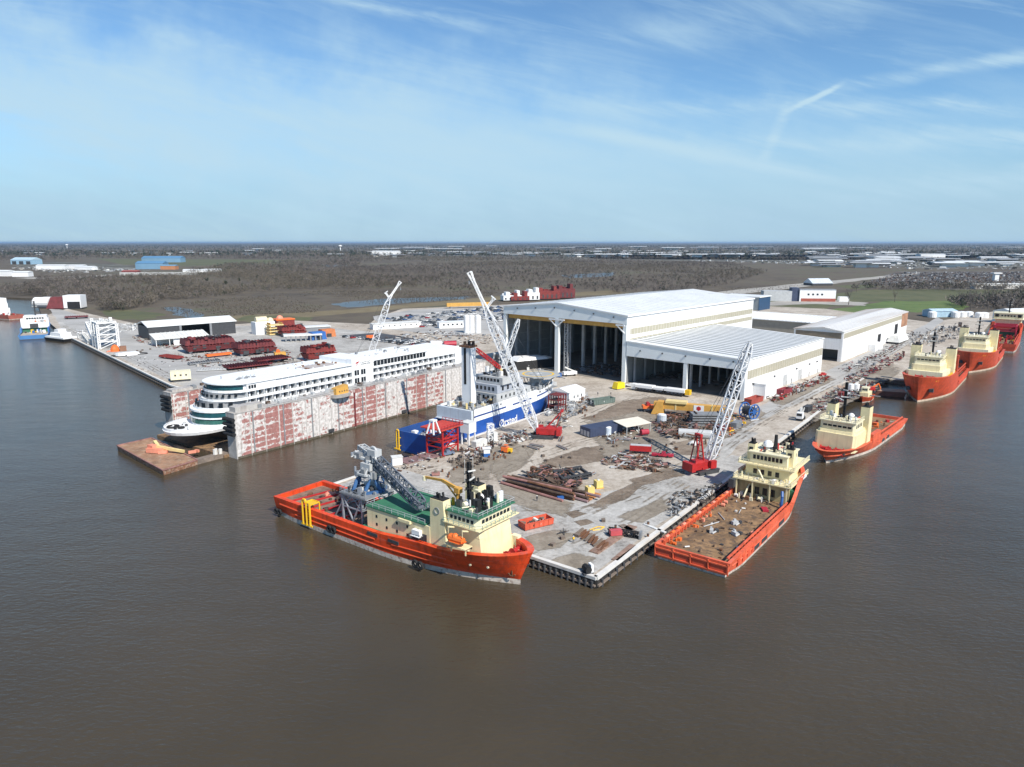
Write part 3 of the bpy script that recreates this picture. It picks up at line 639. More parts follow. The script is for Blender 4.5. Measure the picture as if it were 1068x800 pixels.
# aft house under the green deck
tier('aft_deckhouse', A, 37.8, 59.5, 7.2, 4.35, 10.9, CREAM, cham=0)
MB().box(37.5, 58.2, -7.4, 8.2, 10.92, 11.25).build('green_upper_deck', GREEND, A)
MB().rail([(58, -7.2, 11.25), (37.7, -7.2, 11.25), (37.7, 8, 11.25), (56, 8, 11.25)]).build('guard_rail', LGREY, A)
for z in (9.1, 7.0): win_row(A, (39.5, -7.2, z), (57.5, -7.2, z), 5, .55, .7, (0, -1, 0))
win_row(A, (37.8, -5, 9), (37.8, 6, 9), 3, .6, .7, (-1, 0, 0))
MB().use(DARK).box(53.6, 58.5, -7.24, -7.1, 4.4, 8.6).build('side_recess', DARK, A)
rb = MB(); rb.box(54.5, 57, -8.2, -6.9, 8.0, 9.4); rb.box(54.2, 57.2, -8.5, -6.9, 7.9, 8.0); rb.build('side_locker', WHITE, A)
MB().rail([(53.5, -8.2, 6.9), (58.5, -8.2, 7.3)], 1.2, .8).build('side_rail', DARK, A)
tier('brow_overhang', A, 49.5, 53.6, 7.9, 10.2, 10.9, CREAM)
# fore house, bridge and funnels
tier('fore_deckhouse', A, 59, 75.0, 7.0, 5.65, 11.0, CREAM, rf=.7, cham=1.0, hw1=6.9, hwf=5.6)
tier('accommodation_tier', A, 59.4, 74.3, 6.9, 11.0, 13.4, CREAM, rf=.5, cham=1.0, hw1=6.7, hwf=5.6)
tier('bridge', A, 64.6, 73.4, 6.5, 13.4, 16.0, PALECREAM, rf=-.2, cham=1.0)
MB().box(64.2, 74.0, -6.8, 6.8, 16.02, 16.25).build('bridge_roof', GREEND, A)
MB().rail([(64.4, -6.6, 16.25), (73.8, -6.6, 16.25), (73.8, 6.6, 16.25), (64.4, 6.6, 16.25)], 1.1, 1.6).build('guard_rail', LGREY, A)
MB().rail([(64, -7.3, 13.4), (73.5, -7.3, 13.4), (74.6, -6, 13.4), (74.6, 6, 13.4), (73.5, 7.3, 13.4)], 1.1, 1.4).build('bridge_gallery_rail', M('pale_teal_screen', (.22, .36, .34), .6), A)
mb = MB(); mb.box(64, 74.7, -7.4, 7.4, 13.38, 13.55); mb.build('bridge_gallery', CREAM, A)
win_row(A, (73.6, -5.2, 14.9), (73.6, 5.2, 14.9), 8, .85, .8, (1, 0, 0))
win_row(A, (65.2, -6.5, 14.9), (72.6, -6.5, 14.9), 6, .75, .8, (0, -1, 0))
win_row(A, (65.2, 6.5, 14.9), (72.6, 6.5, 14.9), 5, .75, .8, (0, 1, 0))
for x in (70.5, 72.0): win_row(A, (x - .3, -7.0, 9), (x + .3, -7.0, 9), 1, .45, .5, (0, -1, 0))
funnel(A, 59.5, 64.6, -7.1, -4.6, 6.8, 18.0, CREAM, slope=.8)
MB().torus((61.9, -7.16, 15.4), .75, .12, 'y', 16, 5).build('funnel_emblem', GREY, A)
funnel(A, 60.5, 65.4, 4.2, 7.0, 11.0, 18.6, CREAM, slope=.6)
mast(A, 65.6, 0, 16.2, 26.0)
clutter(A, 65.5, 72, -5.8, 5.6, 16.25, 70, (BLACK, BLACK, DARK, WHITE, PALECREAM), 5, .4, 1.4, 3.2, 'roof_equipment')
for x, y in ((67.5, 2.4), (70.5, 4.6)): MB().tube((x, y, 16.2), (x, y, 17.2), .3).dome((x, y, 17.2), .9).build('satellite_dome', WHITE, A)
lb = MB(); lb.loft([(66.6, -9.2, 10.9), (68.2, -10.0, 10.6), (71, -10.0, 10.6), (72.2, -9.2, 11)], [(67, -8.3, 10.9), (68.2, -7.6, 10.6), (71, -7.6, 10.6), (72, -8.3, 11)])
lb.tube((67.6, -8.9, 11.1), (71.4, -8.9, 11.1), 1.0, .75, 9); lb.tube((66.7, -8.9, 11.1), (67.6, -8.9, 11.1), .35, 1.0, 9); lb.dome((69, -8.9, 11.6), .8, 8)
lb = lb.build('lifeboat', ORP, A)
dv = MB()
for x in (67.2, 71.4): dv.bar((x, -7, 8.2), (x, -9.6, 9.6), .3); dv.bar((x, -7.0, 12.8), (x, -9.2, 13.6), .3); dv.bar((x, -9.2, 13.6), (x, -9.2, 12), .12); dv.bar((x, -8.2, 7.4), (x, -8.2, 9.4), .25)
dv.box(66.2, 72.4, -9.6, -7, 9.4, 9.6); dv.build('davit', CREAM, A)
MB().box(74, 76, 5.0, 6.4, 5.65, 8.6).build('foredeck_locker', PALECREAM, A)
winches(A, ((77.4, -2.2), (77.4, 2.4), (79.6, 0)), 5.6)
clutter(A, 76, 80, -3.8, 3.8, 5.6, 30, (REDP, CRIMSON, SALM), 8, .3, .9, 1.6)
ya = -h.side(79.5, 3.4) - .15; an = MB(); an.bar((79.6, ya, 4.4), (79.5, ya + .25, 2.6), .26); an.path([(78.7, ya - .05, 3.1), (79.1, ya + .15, 2.5), (79.9, ya + .25, 2.5), (80.3, ya + .3, 3.0)], .16); an.build('anchor', RUST, A)
for x in (71, 75): MB().tube((x, -h.side(x, 4.4) + .3, 4.4), (x, -h.side(x, 4.4) - .12, 4.4), .3, n=8).build('hawse_pipe', PALECREAM, A)
kb = MB(); kb.tube((57.4, 5.2, 11.2), (57.4, 5.2, 15.5), .6, .5); kb.box(56.6, 58.2, 4.5, 6, 15.2, 16.6); kb.bar((57.4, 5.2, 16.2), (52, 5.4, 17.3), .55, .8); kb.bar((52, 5.4, 17.3), (45.8, 5.6, 16.8), .42, .6); kb.bar((56.8, 5.2, 14), (53.5, 5.3, 16.7), .3)
kb.build('deck_crane', OCHRE, A)
MB().tube((45.6, 5.6, 15.9), (45.6, 5.6, 17), .5).build('crane_hook_block', PALECREAM, A)
for x, y, z, m_ in ((55, 6, 11.25, YELLOW), (53, 3, 11.25, WHITE), (56.6, -2, 11.25, WHITE)): MB().tube((x, y, z), (x, y, z + 1.6), .4).dome((x, y, z + 1.6), .5).build('deck_vent', m_, A)
st = MB()
for k in range(8): st.bar((51.5 + k * .7, -1.5, 11.3 + k * .45), (51.5 + k * .7, .5, 11.3 + k * .45), .5, .12)
st.rail([(51.5, -1.5, 11.3), (56.4, -1.5, 14.5)], 1.1, 1.0, .14); st.rail([(51.5, .5, 11.3), (56.4, .5, 14.5)], 1.1, 1.0, .14); st.box(56.4, 58.8, -1.6, .8, 14.3, 14.5)
st.build('boarding_stair', LGREY, A)

# gangway tower standing on its deck
g = thing('gangway_tower', 'grey steel truss tower with blue motion frame and long telescopic gangway on the orange ship', 'gangway', (*(Vector((-62.1, 197.7, 0)) + Matrix.Rotation(R(-37.4), 3, 'Z') @ Vector((29.5, 0, 0))).xy, 4.3), -37.4)
m = MB(); c4 = [(-3, -5.6), (4.6, -5.6), (4.6, 5.0), (-3, 5.0)]
for x, y in c4: m.bar((x, y, 0), (x, y, 7.2), .5)
for i in range(4):
    (x0, y0), (x1, y1) = c4[i], c4[(i + 1) % 4]; xm, ym = (x0 + x1) / 2, (y0 + y1) / 2
    m.bar((x0, y0, 7.2), (xm, ym, 0.3), .36); m.bar((x1, y1, 7.2), (xm, ym, .3), .36); m.bar((x0, y0, 3.8), (x1, y1, 3.8), .3); m.bar((x0, y0, 3.8), (xm, ym, 7.0), .26); m.bar((x1, y1, 3.8), (xm, ym, 7.0), .26); m.bar((x0, y0, 7.1), (x1, y1, 7.1), .5)
m.bar((-3, -5.6, 5), (-6.5, -5.6, 0), .3); m.bar((-3, 5, 5), (-6.5, 5, 0), .3)
m.build('tower_frame', STEEL, g)
MB().box(-3.6, 6.6, -6.2, 5.6, 7.3, 7.7).build('tower_platform', GREY, g)
MB().rail([(6.4, -6.1, 7.7), (-3.5, -6.1, 7.7), (-3.5, 5.5, 7.7), (6.4, 5.5, 7.7)], 1.1, 1.5).build('guard_rail', STEEL, g)
m = MB()
for a in range(6):
    t = a * math.pi / 3; p = Vector((1.6 + 4.2 * math.cos(t), 4.6 * math.sin(t), 7.8)); t2 = t + (.5 if a % 2 else -.5); q = Vector((1.6 + 2.9 * math.cos(t2), 3.1 * math.sin(t2), 12.2))
    m.tube(p, p.lerp(q, .6), .5); m.tube(p.lerp(q, .6), q, .3)
for a in range(6):
    t = a * math.pi / 3; t1 = t + math.pi / 3; m.bar((1.6 + 4.4 * math.cos(t), 4.8 * math.sin(t), 8.0), (1.6 + 4.4 * math.cos(t1), 4.8 * math.sin(t1), 8.0), .7)
m.build('motion_frame', M('faded_blue_paint', (.035, .11, .26), .6, var=.25), g); clutter(g, -3, 6, -5.5, 5, 7.7, 46, (GREY, STEEL, LGREY, DARK, DWHITE), 19, .5, 1.6, 2.2, 'platform_machinery'); clutter(g, -2, 5, -3, 3, 11.6, 34, (STEEL, LGREY, GREY), 20, .5, 1.8, 2.4, 'frame_machinery'); clutter(g, -5, 4, -.5, 3.5, 15.4, 34, (LGREY, STEEL, DWHITE, GREY), 21, .5, 1.8, 1.8, 'slew_machinery')
m = MB()
for a in range(6):
    t = a * math.pi / 3; t1 = t + math.pi / 3; P_ = Vector((1.6 + 3.2 * math.cos(t), 3.4 * math.sin(t), 12.4)); Q_ = Vector((1.6 + 3.2 * math.cos(t1), 3.4 * math.sin(t1), 12.4)); m.bar(P_, Q_, .5); m.bar(P_, (1.6, 0, 15.2), .35)
m.tube((1.6, 0, 12.3), (1.6, 0, 15.8), 1.1); m.box(-.2, 3.4, -1.6, 1.6, 13.2, 15.0); m.build('slew_ring', LGREY, g)
m = MB(); m.lattice((1.0, 1.2, 16.4), (24.0, -3.6, 9.4), 2.0, 2.4, 2.0, 2.4, n=12, ch=.34, lc=.2, taper=.05); m.solid([Vector((1.0, 1.2, 15.6)) + Vector((0, -1, 0)), Vector((1.0, 1.2, 15.6)) + Vector((0, 1, 0)), Vector((1, 2.2, 15.9)), Vector((1, .2, 15.9))], [Vector((24, -4.6, 8.6)), Vector((24, -2.6, 8.6)), Vector((24, -2.6, 8.9)), Vector((24, -4.6, 8.9))])
m.build('gangway', M('dark_steel_truss', (.15, .17, .20), .5, .3, var=.2), g)
m = MB(); m.lattice((2.5, 1.0, 16.2), (-4.6, 2.6, 17.2), 1.9, 1.9, n=5, ch=.3, lc=.2, taper=0); m.box(-5.6, -1.6, 1.0, 4.0, 14.6, 16.0); m.torus((2.6, .6, 18.0), 1.2, .35, 'y'); m.box(1.2, 4.2, -.4, 2, 16.8, 18.6); m.build('gangway_counterweight', LGREY, g)

# ---- B: deck facing the camera
def tubes_rail(root, x0, x1, y, z, n, mat):
    m = MB()
    for k in range(n):
        x = mix(x0, x1, (k + .5) / n); m.bar((x, y, z - 1.5), (x, y, z), .3)
    m.bar((x0, y, z), (x1, y, z), .4); m.build('cargo_rail', mat, root)
B = thing('supply_ship', 'faded orange ship with long empty rusty cargo deck, stern beside the pier corner', 'ship', (42.4, 157.2, 0), 52.5)
h = Hull(B, 75, 19.0, 3, 2.3, 6.0, 48, 57, 3.7, 8.6, 10.4, xs=.68, mat=SALMON, wi=.9, xf=52, bootz=.55, fdeck=GREEND)
h.strake(.55, 1, 46, .18, SALMON)
for y in (-6.6, -2.2, 2.2, 6.6): MB().box(-.18, .02, y - 1.7, y + 1.7, 1.3, 2.8).build('stern_panel', M('deep_salmon_panel', (.62, .09, .04), .6, var=.15), B)  # panels in a deeper salmon than the hull
m = MB(); m.bar((-.25, -9.1, 2.95), (-.25, 9.1, 2.95), .3); m.bar((-.25, -9.1, 1.15), (-.25, 9.1, 1.15), .3)
for y in (-9.1, -4.4, 0, 4.4, 9.1): m.bar((-.25, y, .7), (-.25, y, 3.5), .3)
m.build('stern_rib', SALMON, B)
for s_ in (-1, 1):
    tubes_rail(B, 2, 47, 8.1 * s_, 4.0, 22, SALMON)
for k in range(13):
    x = 4 + k * 3.3; MB().tube((x, 8.4, 4.0), (x + 1.4, 8.4, 4.0), .5, n=8).build('fender_roll', ORP if k % 3 else SALM, B)
for k in range(4):
    x = 5 + k * 3.2; MB().box(x, x + 1.5, -9.64, -9.5, 1.3, 2.8).build('side_panel', M('deep_salmon_panel', (.62, .09, .04)), B)
for x in (16, 22, 36): MB().box(x, x + 4, -9.6, -9.4, 1.0, 2.2).build('freeing_port', DARK, B)
clutter(B, 4, 46, -7, 7, 2.3, 46, (RUST, BROWN, DARK, BROWN, RUST, DWHITE), 31, .2, .9, .5); clutter(B, 5, 47, 6.4, 7.6, 2.3, 14, (ORP, SALM), 32, .5, 1.2, 1.1); clutter(B, 10, 47, -7.6, -6.2, 2.3, 16, (REDP, SALM, BROWN), 33, .3, 1.0, .8)
for (x, y, a) in ((18, 2.2, 20), (27, -.6, -30), (20, -3.2, 60)):
    m = MB(); m.rbox(x, y, 2.8, 1.7, .9, .9, a); m.rbox(x + .5, y + .3, 3.4, .7, .5, .4, a); m.tube((x - 1, y - .6, 2.5), (x + .6, y - .9, 2.6), .25, n=6); m.build('loose_tank', LGREY, B)
    MB().rbox(x + 1.2, y - .9, 2.7, 1.1, .9, .7, a + 20).build('loose_crate', DARK, B)
for (x, y, a, l) in ((28, 2.6, 40, 5), (20, 5.2, -20, 6), (35, 1.2, 10, 3)): MB().tube(Vector((x, y, 2.5)), Vector((x + math.cos(R(a)) * l, y + math.sin(R(a)) * l, 2.5)), .13).build('loose_pipe', LGREY, B)
m = MB().rbox(42, -3.6, 2.4, 3, 1.6, .8, 30).build('crimson_hatch', CRIMSON, B)
m = MB(); m.path([(46, -6.8, 2.4), (46.5, -6.8, 5.5), (47.5, -6.4, 6.8)], .4, 7); m.build('blue_hose', BLUEP, B)
tier('main_deckhouse', B, 50.5, 66, 7.4, 2.35, 7.6, M('stained_cream_paint', (.44, .37, .19), .7, var=.3, scale=.5, streak=.6, rustc=(.2, .12, .05)), hwf=5.6)
MB().box(48.5, 66, -8.4, 8.4, 7.62, 7.9).build('boat_deck', CREAM, B)
MB().rail([(66, -8.2, 7.9), (48.7, -8.2, 7.9), (48.7, 8.2, 7.9), (66, 8.2, 7.9)], 1.1, 1.4, .14).build('guard_rail', PALECREAM, B)
for y in (-7.2, -2.5, 2.5, 7.2): MB().bar((48.8, y, 2.3), (48.8, y, 7.7), .35).build('deck_post', CREAM, B)
tier('accommodation_tier', B, 53.5, 66.5, 6.4, 7.95, 11.6, CREAM, hwf=5.8)
MB().box(51.5, 67.3, -8.2, 8.2, 11.62, 11.9).build('bridge_deck', CREAM, B)
MB().rail([(67, -8, 11.9), (51.7, -8, 11.9), (51.7, 8, 11.9), (67, 8, 11.9)], 1.1, 1.4, .14).build('guard_rail', PALECREAM, B)
tier('bridge', B, 53.8, 64, 5.4, 11.95, 15.0, PALECREAM, ra=-.2)
MB().box(53.0, 64.4, -5.8, 5.8, 15.02, 15.35).build('bridge_roof', PALECREAM, B)
win_row(B, (53.7, -4.2, 13.7), (53.7, 4.6, 13.7), 8, .8, 1.3, (-1, 0, 0))
win_row(B, (55, -5.4, 13.7), (63, -5.4, 13.7), 5, .9, 1.1, (0, -1, 0))
win_row(B, (53.5, -4, 9.4), (53.5, 4.6, 9.4), 4, 1.1, 1.5, (-1, 0, 0))
win_row(B, (50.5, -4, 4.6), (50.5, 5, 4.6), 4, 1.3, 2.2, (-1, 0, 0))
for k, y in enumerate((5.6, -5.6)):
    f = funnel(B, 55, 57.6, y - 1.1, y + 1.1, 11.9, 17.0, CREAM, slope=.2)
    win_row(f, (54.97, y - .5, 15.5), (54.97, y + .5, 15.5), 1, 1.1, 1.2, (-1, 0, 0), name='louvre')
MB().tube((57.6, 1.6, 15.3), (57.6, 1.6, 16.2), .6).dome((57.6, 1.6, 16.5), 1.5, 12, 1.2).build('satellite_dome', WHITE, B)
m = MB(); m.tube((58.5, -.4, 15.3), (58.5, -.4, 20.0), .7, .45, 8); m.build('mast', BLACK, B)
clutter(B, 54.5, 63, -4.6, 4.6, 15.35, 30, (BLACK, DARK, REDP, PALECREAM), 35, .3, 1.1, 2.2, 'roof_equipment')
m = MB()
for s_ in (-1, 1):
    m.bar((46.5, 3.0 * s_ + 1, 3.2), (54, 3.0 * s_ + 1, 8.6), .35) if s_ > 0 else m.bar((49, -1, 7.6), (53, 3.2, 11.6), .35)
m.build('inclined_ladder', PALECREAM, B)
clutter(B, 46.8, 50, -7, 7, 2.3, 29, (DWHITE, BROWN, DARK, RUST, PALECREAM), 36, .4, 1.2, 2.2)
clutter(B, 49.2, 53, -7.5, 7.5, 7.9, 26, (PALECREAM, WHITE), 37, .3, 1.0, 1.4, 'boat_deck_fitting')
for x, y in ((58, -8.6), (60, -8.6)): MB().tube((x, y, 8.2), (x + 1.5, y, 8.2), .5).build('life_raft', WHITE, B)
MB().box(47, 50.4, 7.4, 9.0, 5.0, 7.6).build('port_wing_house', DARK, B)

# ---- C: bow towards the camera
def bow_ship(name, label, loc, rz, L, Bm, mat, zba, zbb, zbow, zf, xr0, xr1, tiers, seed, funnels, mst, bridge, za=2.0, wi=1.3, fdeck=GREEND, boot=BOOT, deck=RUSTD, xs=.68, pd=2.5, qd=.8):
    r = thing(name, label, 'ship', loc, rz)
    h = Hull(r, L, Bm, 4, za, zf, xr0, xr1, zba, zbb, zbow, xs=xs, mat=mat, wi=wi, fdeck=fdeck, boot=boot, deck=deck, xf=xr1 - 2, pd=pd, qd=qd)
    for nm, x0, x1, hw_, z0, z1, mt, rf, ch in tiers: tier(nm, r, x0, x1, hw_, z0, z1, mt, rf=rf, cham=ch)
    x0, x1, hw_, z0, z1 = bridge
    tier('bridge', r, x0, x1, hw_, z0, z1, PALECREAM, rf=-.3, cham=.8)
    win_row(r, (x1 + .12, -hw_ + 1.0, mix(z0, z1, .58)), (x1 + .12, hw_ - 1.0, mix(z0, z1, .58)), 6, (2 * hw_ - 2) / 6 * .8, (z1 - z0) * .42, (1, 0, 0))
    for s_ in (-1, 1): win_row(r, (x0 + 1, hw_ * s_, mix(z0, z1, .58)), (x1 - .8, hw_ * s_, mix(z0, z1, .58)), 4, .9, (z1 - z0) * .42, (0, s_, 0))
    MB().box(x0 - .3, x1 + .7, -hw_ - .4, hw_ + .4, z1 + .02, z1 + .3).build('bridge_roof', PALECREAM, r)
    MB().rail([(x0, -hw_ - .2, z1 + .3), (x1 + .5, -hw_ - .2, z1 + .3), (x1 + .5, hw_ + .2, z1 + .3), (x0, hw_ + .2, z1 + .3)], 1.1, 1.4, .12).build('guard_rail', PALECREAM, r)
    for f in funnels: funnel(r, *f, mat=CREAM, slope=.3)
    if mst: mast(r, *mst)
    MB().tube((x0 + 2, hw_ * .4, z1), (x0 + 2, hw_ * .4, z1 + 1.2), .4).dome((x0 + 2, hw_ * .4, z1 + 1.2), 1.1).build('satellite_dome', WHITE, r)
    clutter(r, x0, x1 - .5, -hw_ + .5, hw_ - .5, z1 + .3, 24, (WHITE, DARK, PALECREAM), seed, .3, 1.0, 1.8, 'roof_equipment')
    return r, h
C = bow_ship('supply_ship', 'small orange ship with square cream wheelhouse, brown plate barge across its stern', (160.6, 295.8, 0), 228.4, 80, 16.4, SALMON, 3.2, 4.4, 5.3, 3.0, 40, 50,
    [('fore_deckhouse', 52, 69, 6.9, 3.05, 9.2, CREAM, .3, .9), ('accommodation_tier', 53, 68, 6.4, 9.2, 10.1, CREAM, .3, .9)], 41, [(52.0, 56.5, 4.4, 7.4, 3.6, 17.4), (52.0, 56.5, -7.4, -4.4, 3.6, 17.0)], (60.5, 0, 13.6, 26.5), (58, 67, 6.0, 10.15, 13.2), pd=3.2, qd=.64)
r, h = C
h.strake(.5, 4, 46, .2, SALMON)
for s_ in (-1, 1): tubes_rail(r, 3, 44, 6.6 * s_, 4.2, 18, SALMON)
MB().box(42, 52, 6.9, 8.35, 4.0, 6.8).build('side_casing', SALMON, r); MB().box(42, 52, -8.35, -6.9, 4.0, 6.8).build('side_casing', SALMON, r)
for x in (35.5, 29): MB().box(x, x + 3, 8.1, 8.35, 1.2, 2.3).build('freeing_port', DARK, r)
winches(r, ((71, -2.6), (71, 2.6), (73, 0)), 3.0); clutter(r, 69.5, 75, -5, 5, 3.0, 29, (REDP, CRIMSON, DARK), 42, .3, .9, 1.4)
clutter(r, 6, 40, -5.5, 5.5, 2.0, 30, (REDP, RUST, DWHITE, ORP), 43, .5, 2.2, 1.4)
for k in range(5): MB().rbox(30 + k * 1.2, -3.5 + k * .5, 2.6 + .2 * k, 7, .5, .4, 80).build('orange_beam', ORP, r)
for x in (69, 72): MB().tube((x, h.side(x, 3.2) - .3, 3.2), (x, h.side(x, 3.2) + .12, 3.2), .28).build('hawse_pipe', PALECREAM, r)
ya = h.side(74, 3.0) + .12; an = MB(); an.bar((74, ya, 3.8), (74, ya - .2, 2.2), .26); an.path([(73.2, ya, 2.6), (74, ya - .25, 2.1), (74.8, ya - .4, 2.6)], .16); an.build('anchor', DARK, r)

# ---- D and E: two large sisters, bows towards the camera
def big(label, loc, L, seed, dark):
    r, h = bow_ship('supply_ship', label, loc, 231.4, L, 21.2, BRICK, 4.4, 10.6, 13.0, 9.8, 42, 56,
        [('fore_deckhouse', 58, 82, 8.6, 9.85, 13.2, PALECREAM, .2, 1.2), ('accommodation_tier', 60, 80, 6.8, 13.2, 16.0, CREAM, .3, 1.0), ('bridge_base', 62, 78.5, 6.2, 16.0, 17.0, PALECREAM, .2, .8)], seed,
        [(60.5, 66, 5.6, 10.0, 9.8, 23.2), (60.5, 66, -10.0, -5.6, 9.8, 23.8)], (66, 0, 20.2, 31), (64, 77.5, 6.0, 17.0, 19.8), za=2.6, wi=1.2, pd=3.2, qd=.66, boot=M('pale_boot_topping', (.46, .36, .27), .8, var=.3, scale=.4))
    h.strake(.62, 6, 50, .3, BRICK); h.strake(.35, 6, 50, .25, BRICK)
    m = MB()
    for k in range(24):
        x = 58 + k * 1.5
        if x < L - 5: m.tube((x, -h.hd(x) + 1.0, 10.4), (x, -h.hd(x) + 1.0, 11.6), .3); m.tube((x, h.hd(x) - 1.0, 10.4), (x, h.hd(x) - 1.0, 11.6), .3)
    m.build('rail_fitting', YELLOW, r)
    for s_ in (-1, 1):
        tubes_rail(r, 4, 46, 8.6 * s_, 6.2, 16, BRICK); tubes_rail(r, 4, 40, 8.7 * s_, 8.0, 10, BRICK)
        MB().box(50, 52.6, 9.3 * s_ - .8, 9.3 * s_ + .8, 4.5, 18.5).build('roller_post', BRICK, r)
        MB().box(56, 66, 8.6 * s_ - 1.0, 8.6 * s_ + 1.0, 11.9, 14.4).build('lifeboat', PALECREAM, r)
    winches(r, ((84.5, -2.5), (84.5, 2.5)), 9.8); clutter(r, 8, 46, -7, 7, 2.6, 26, (REDP, RUST, DARK, DWHITE), seed + 1, .6, 2.4, 2.0)
    for yy in (4.5, -4.5):
        an = MB(); an.box(L - 8.2, L - 5.6, yy * 1.1 - .9, yy * 1.1 + .9, 5.2, 6.8); an.build('anchor', DARK, r)
    return r
big('nearer deep orange sister ship with two square cream funnels beyond the brown plate barge', (256, 410.5, 0), 100, 51, False)
big('large deep orange ship close behind its sister, cream wheelhouse between two square funnels', (328, 486, 0), 96, 61, True)

# ---- F: farthest, stern towards the camera
F = thing('supply_ship', 'farthest orange ship on the right, stern first, red deck machinery before cream bridge', 'ship', (343, 497, 0), 52.4)
h = Hull(F, 112, 21, 4, 3.4, 9, 58, 78, 6.0, 11.5, 13, xs=.7, mat=BRICK, wi=1.4, xf=76)
tier('main_deckhouse', F, 78, 98, 8.6, 3.5, 12, REDP); tier('accommodation_tier', F, 80, 98, 8.6, 12, 16, CREAM); tier('bridge', F, 80, 94, 9.6, 16.6, 20.6, PALECREAM, ra=-.4)
MB().box(78.5, 95, -10.4, 10.4, 16.1, 16.6).build('bridge_deck', PALECREAM, F); MB().box(79, 95, -10, 10, 20.62, 21).build('bridge_roof', PALECREAM, F)
for y, wd in ((-7.4, 2.4), (7.4, 2.4)): MB().box(79.4, 79.7, y - wd / 2, y + wd / 2, 17.8, 20).build('window', GLASS, F)
win_row(F, (79.6, -5, 18.9), (79.6, 5, 18.9), 5, 1.2, 1.1, (-1, 0, 0))
for s_ in (-1, 1):
    MB().box(74, 78, 9 * s_ - 1, 9 * s_ + 1, 3.5, 14).build('corner_post', BRICK, F); tubes_rail(F, 5, 62, 8.6 * s_, 7, 16, BRICK)
m = MB()
for x in (56, 66, 74):
    for y in (-7, 7): m.bar((x, y, 3.4), (x, y, 13), .7)
    m.bar((x, -7, 13), (x, 7, 13), .8); m.bar((x, -7, 9), (x, 7, 9), .5)
for y in (-7, 7): m.bar((56, y, 13), (74, y, 13), .7); m.bar((56, y, 9), (74, y, 9), .5)
m.build('deck_gantry', CRIMSON, F)
winches(F, ((50, -4), (50, 4), (60, -3), (60, 3), (69, -3), (69, 3)), 3.4, REDP); clutter(F, 20, 72, -7, 7, 3.4, 30, (REDP, RUST, YELLOW, DARK), 71, .6, 2.6, 3)
mast(F, 86, 0, 21, 31)
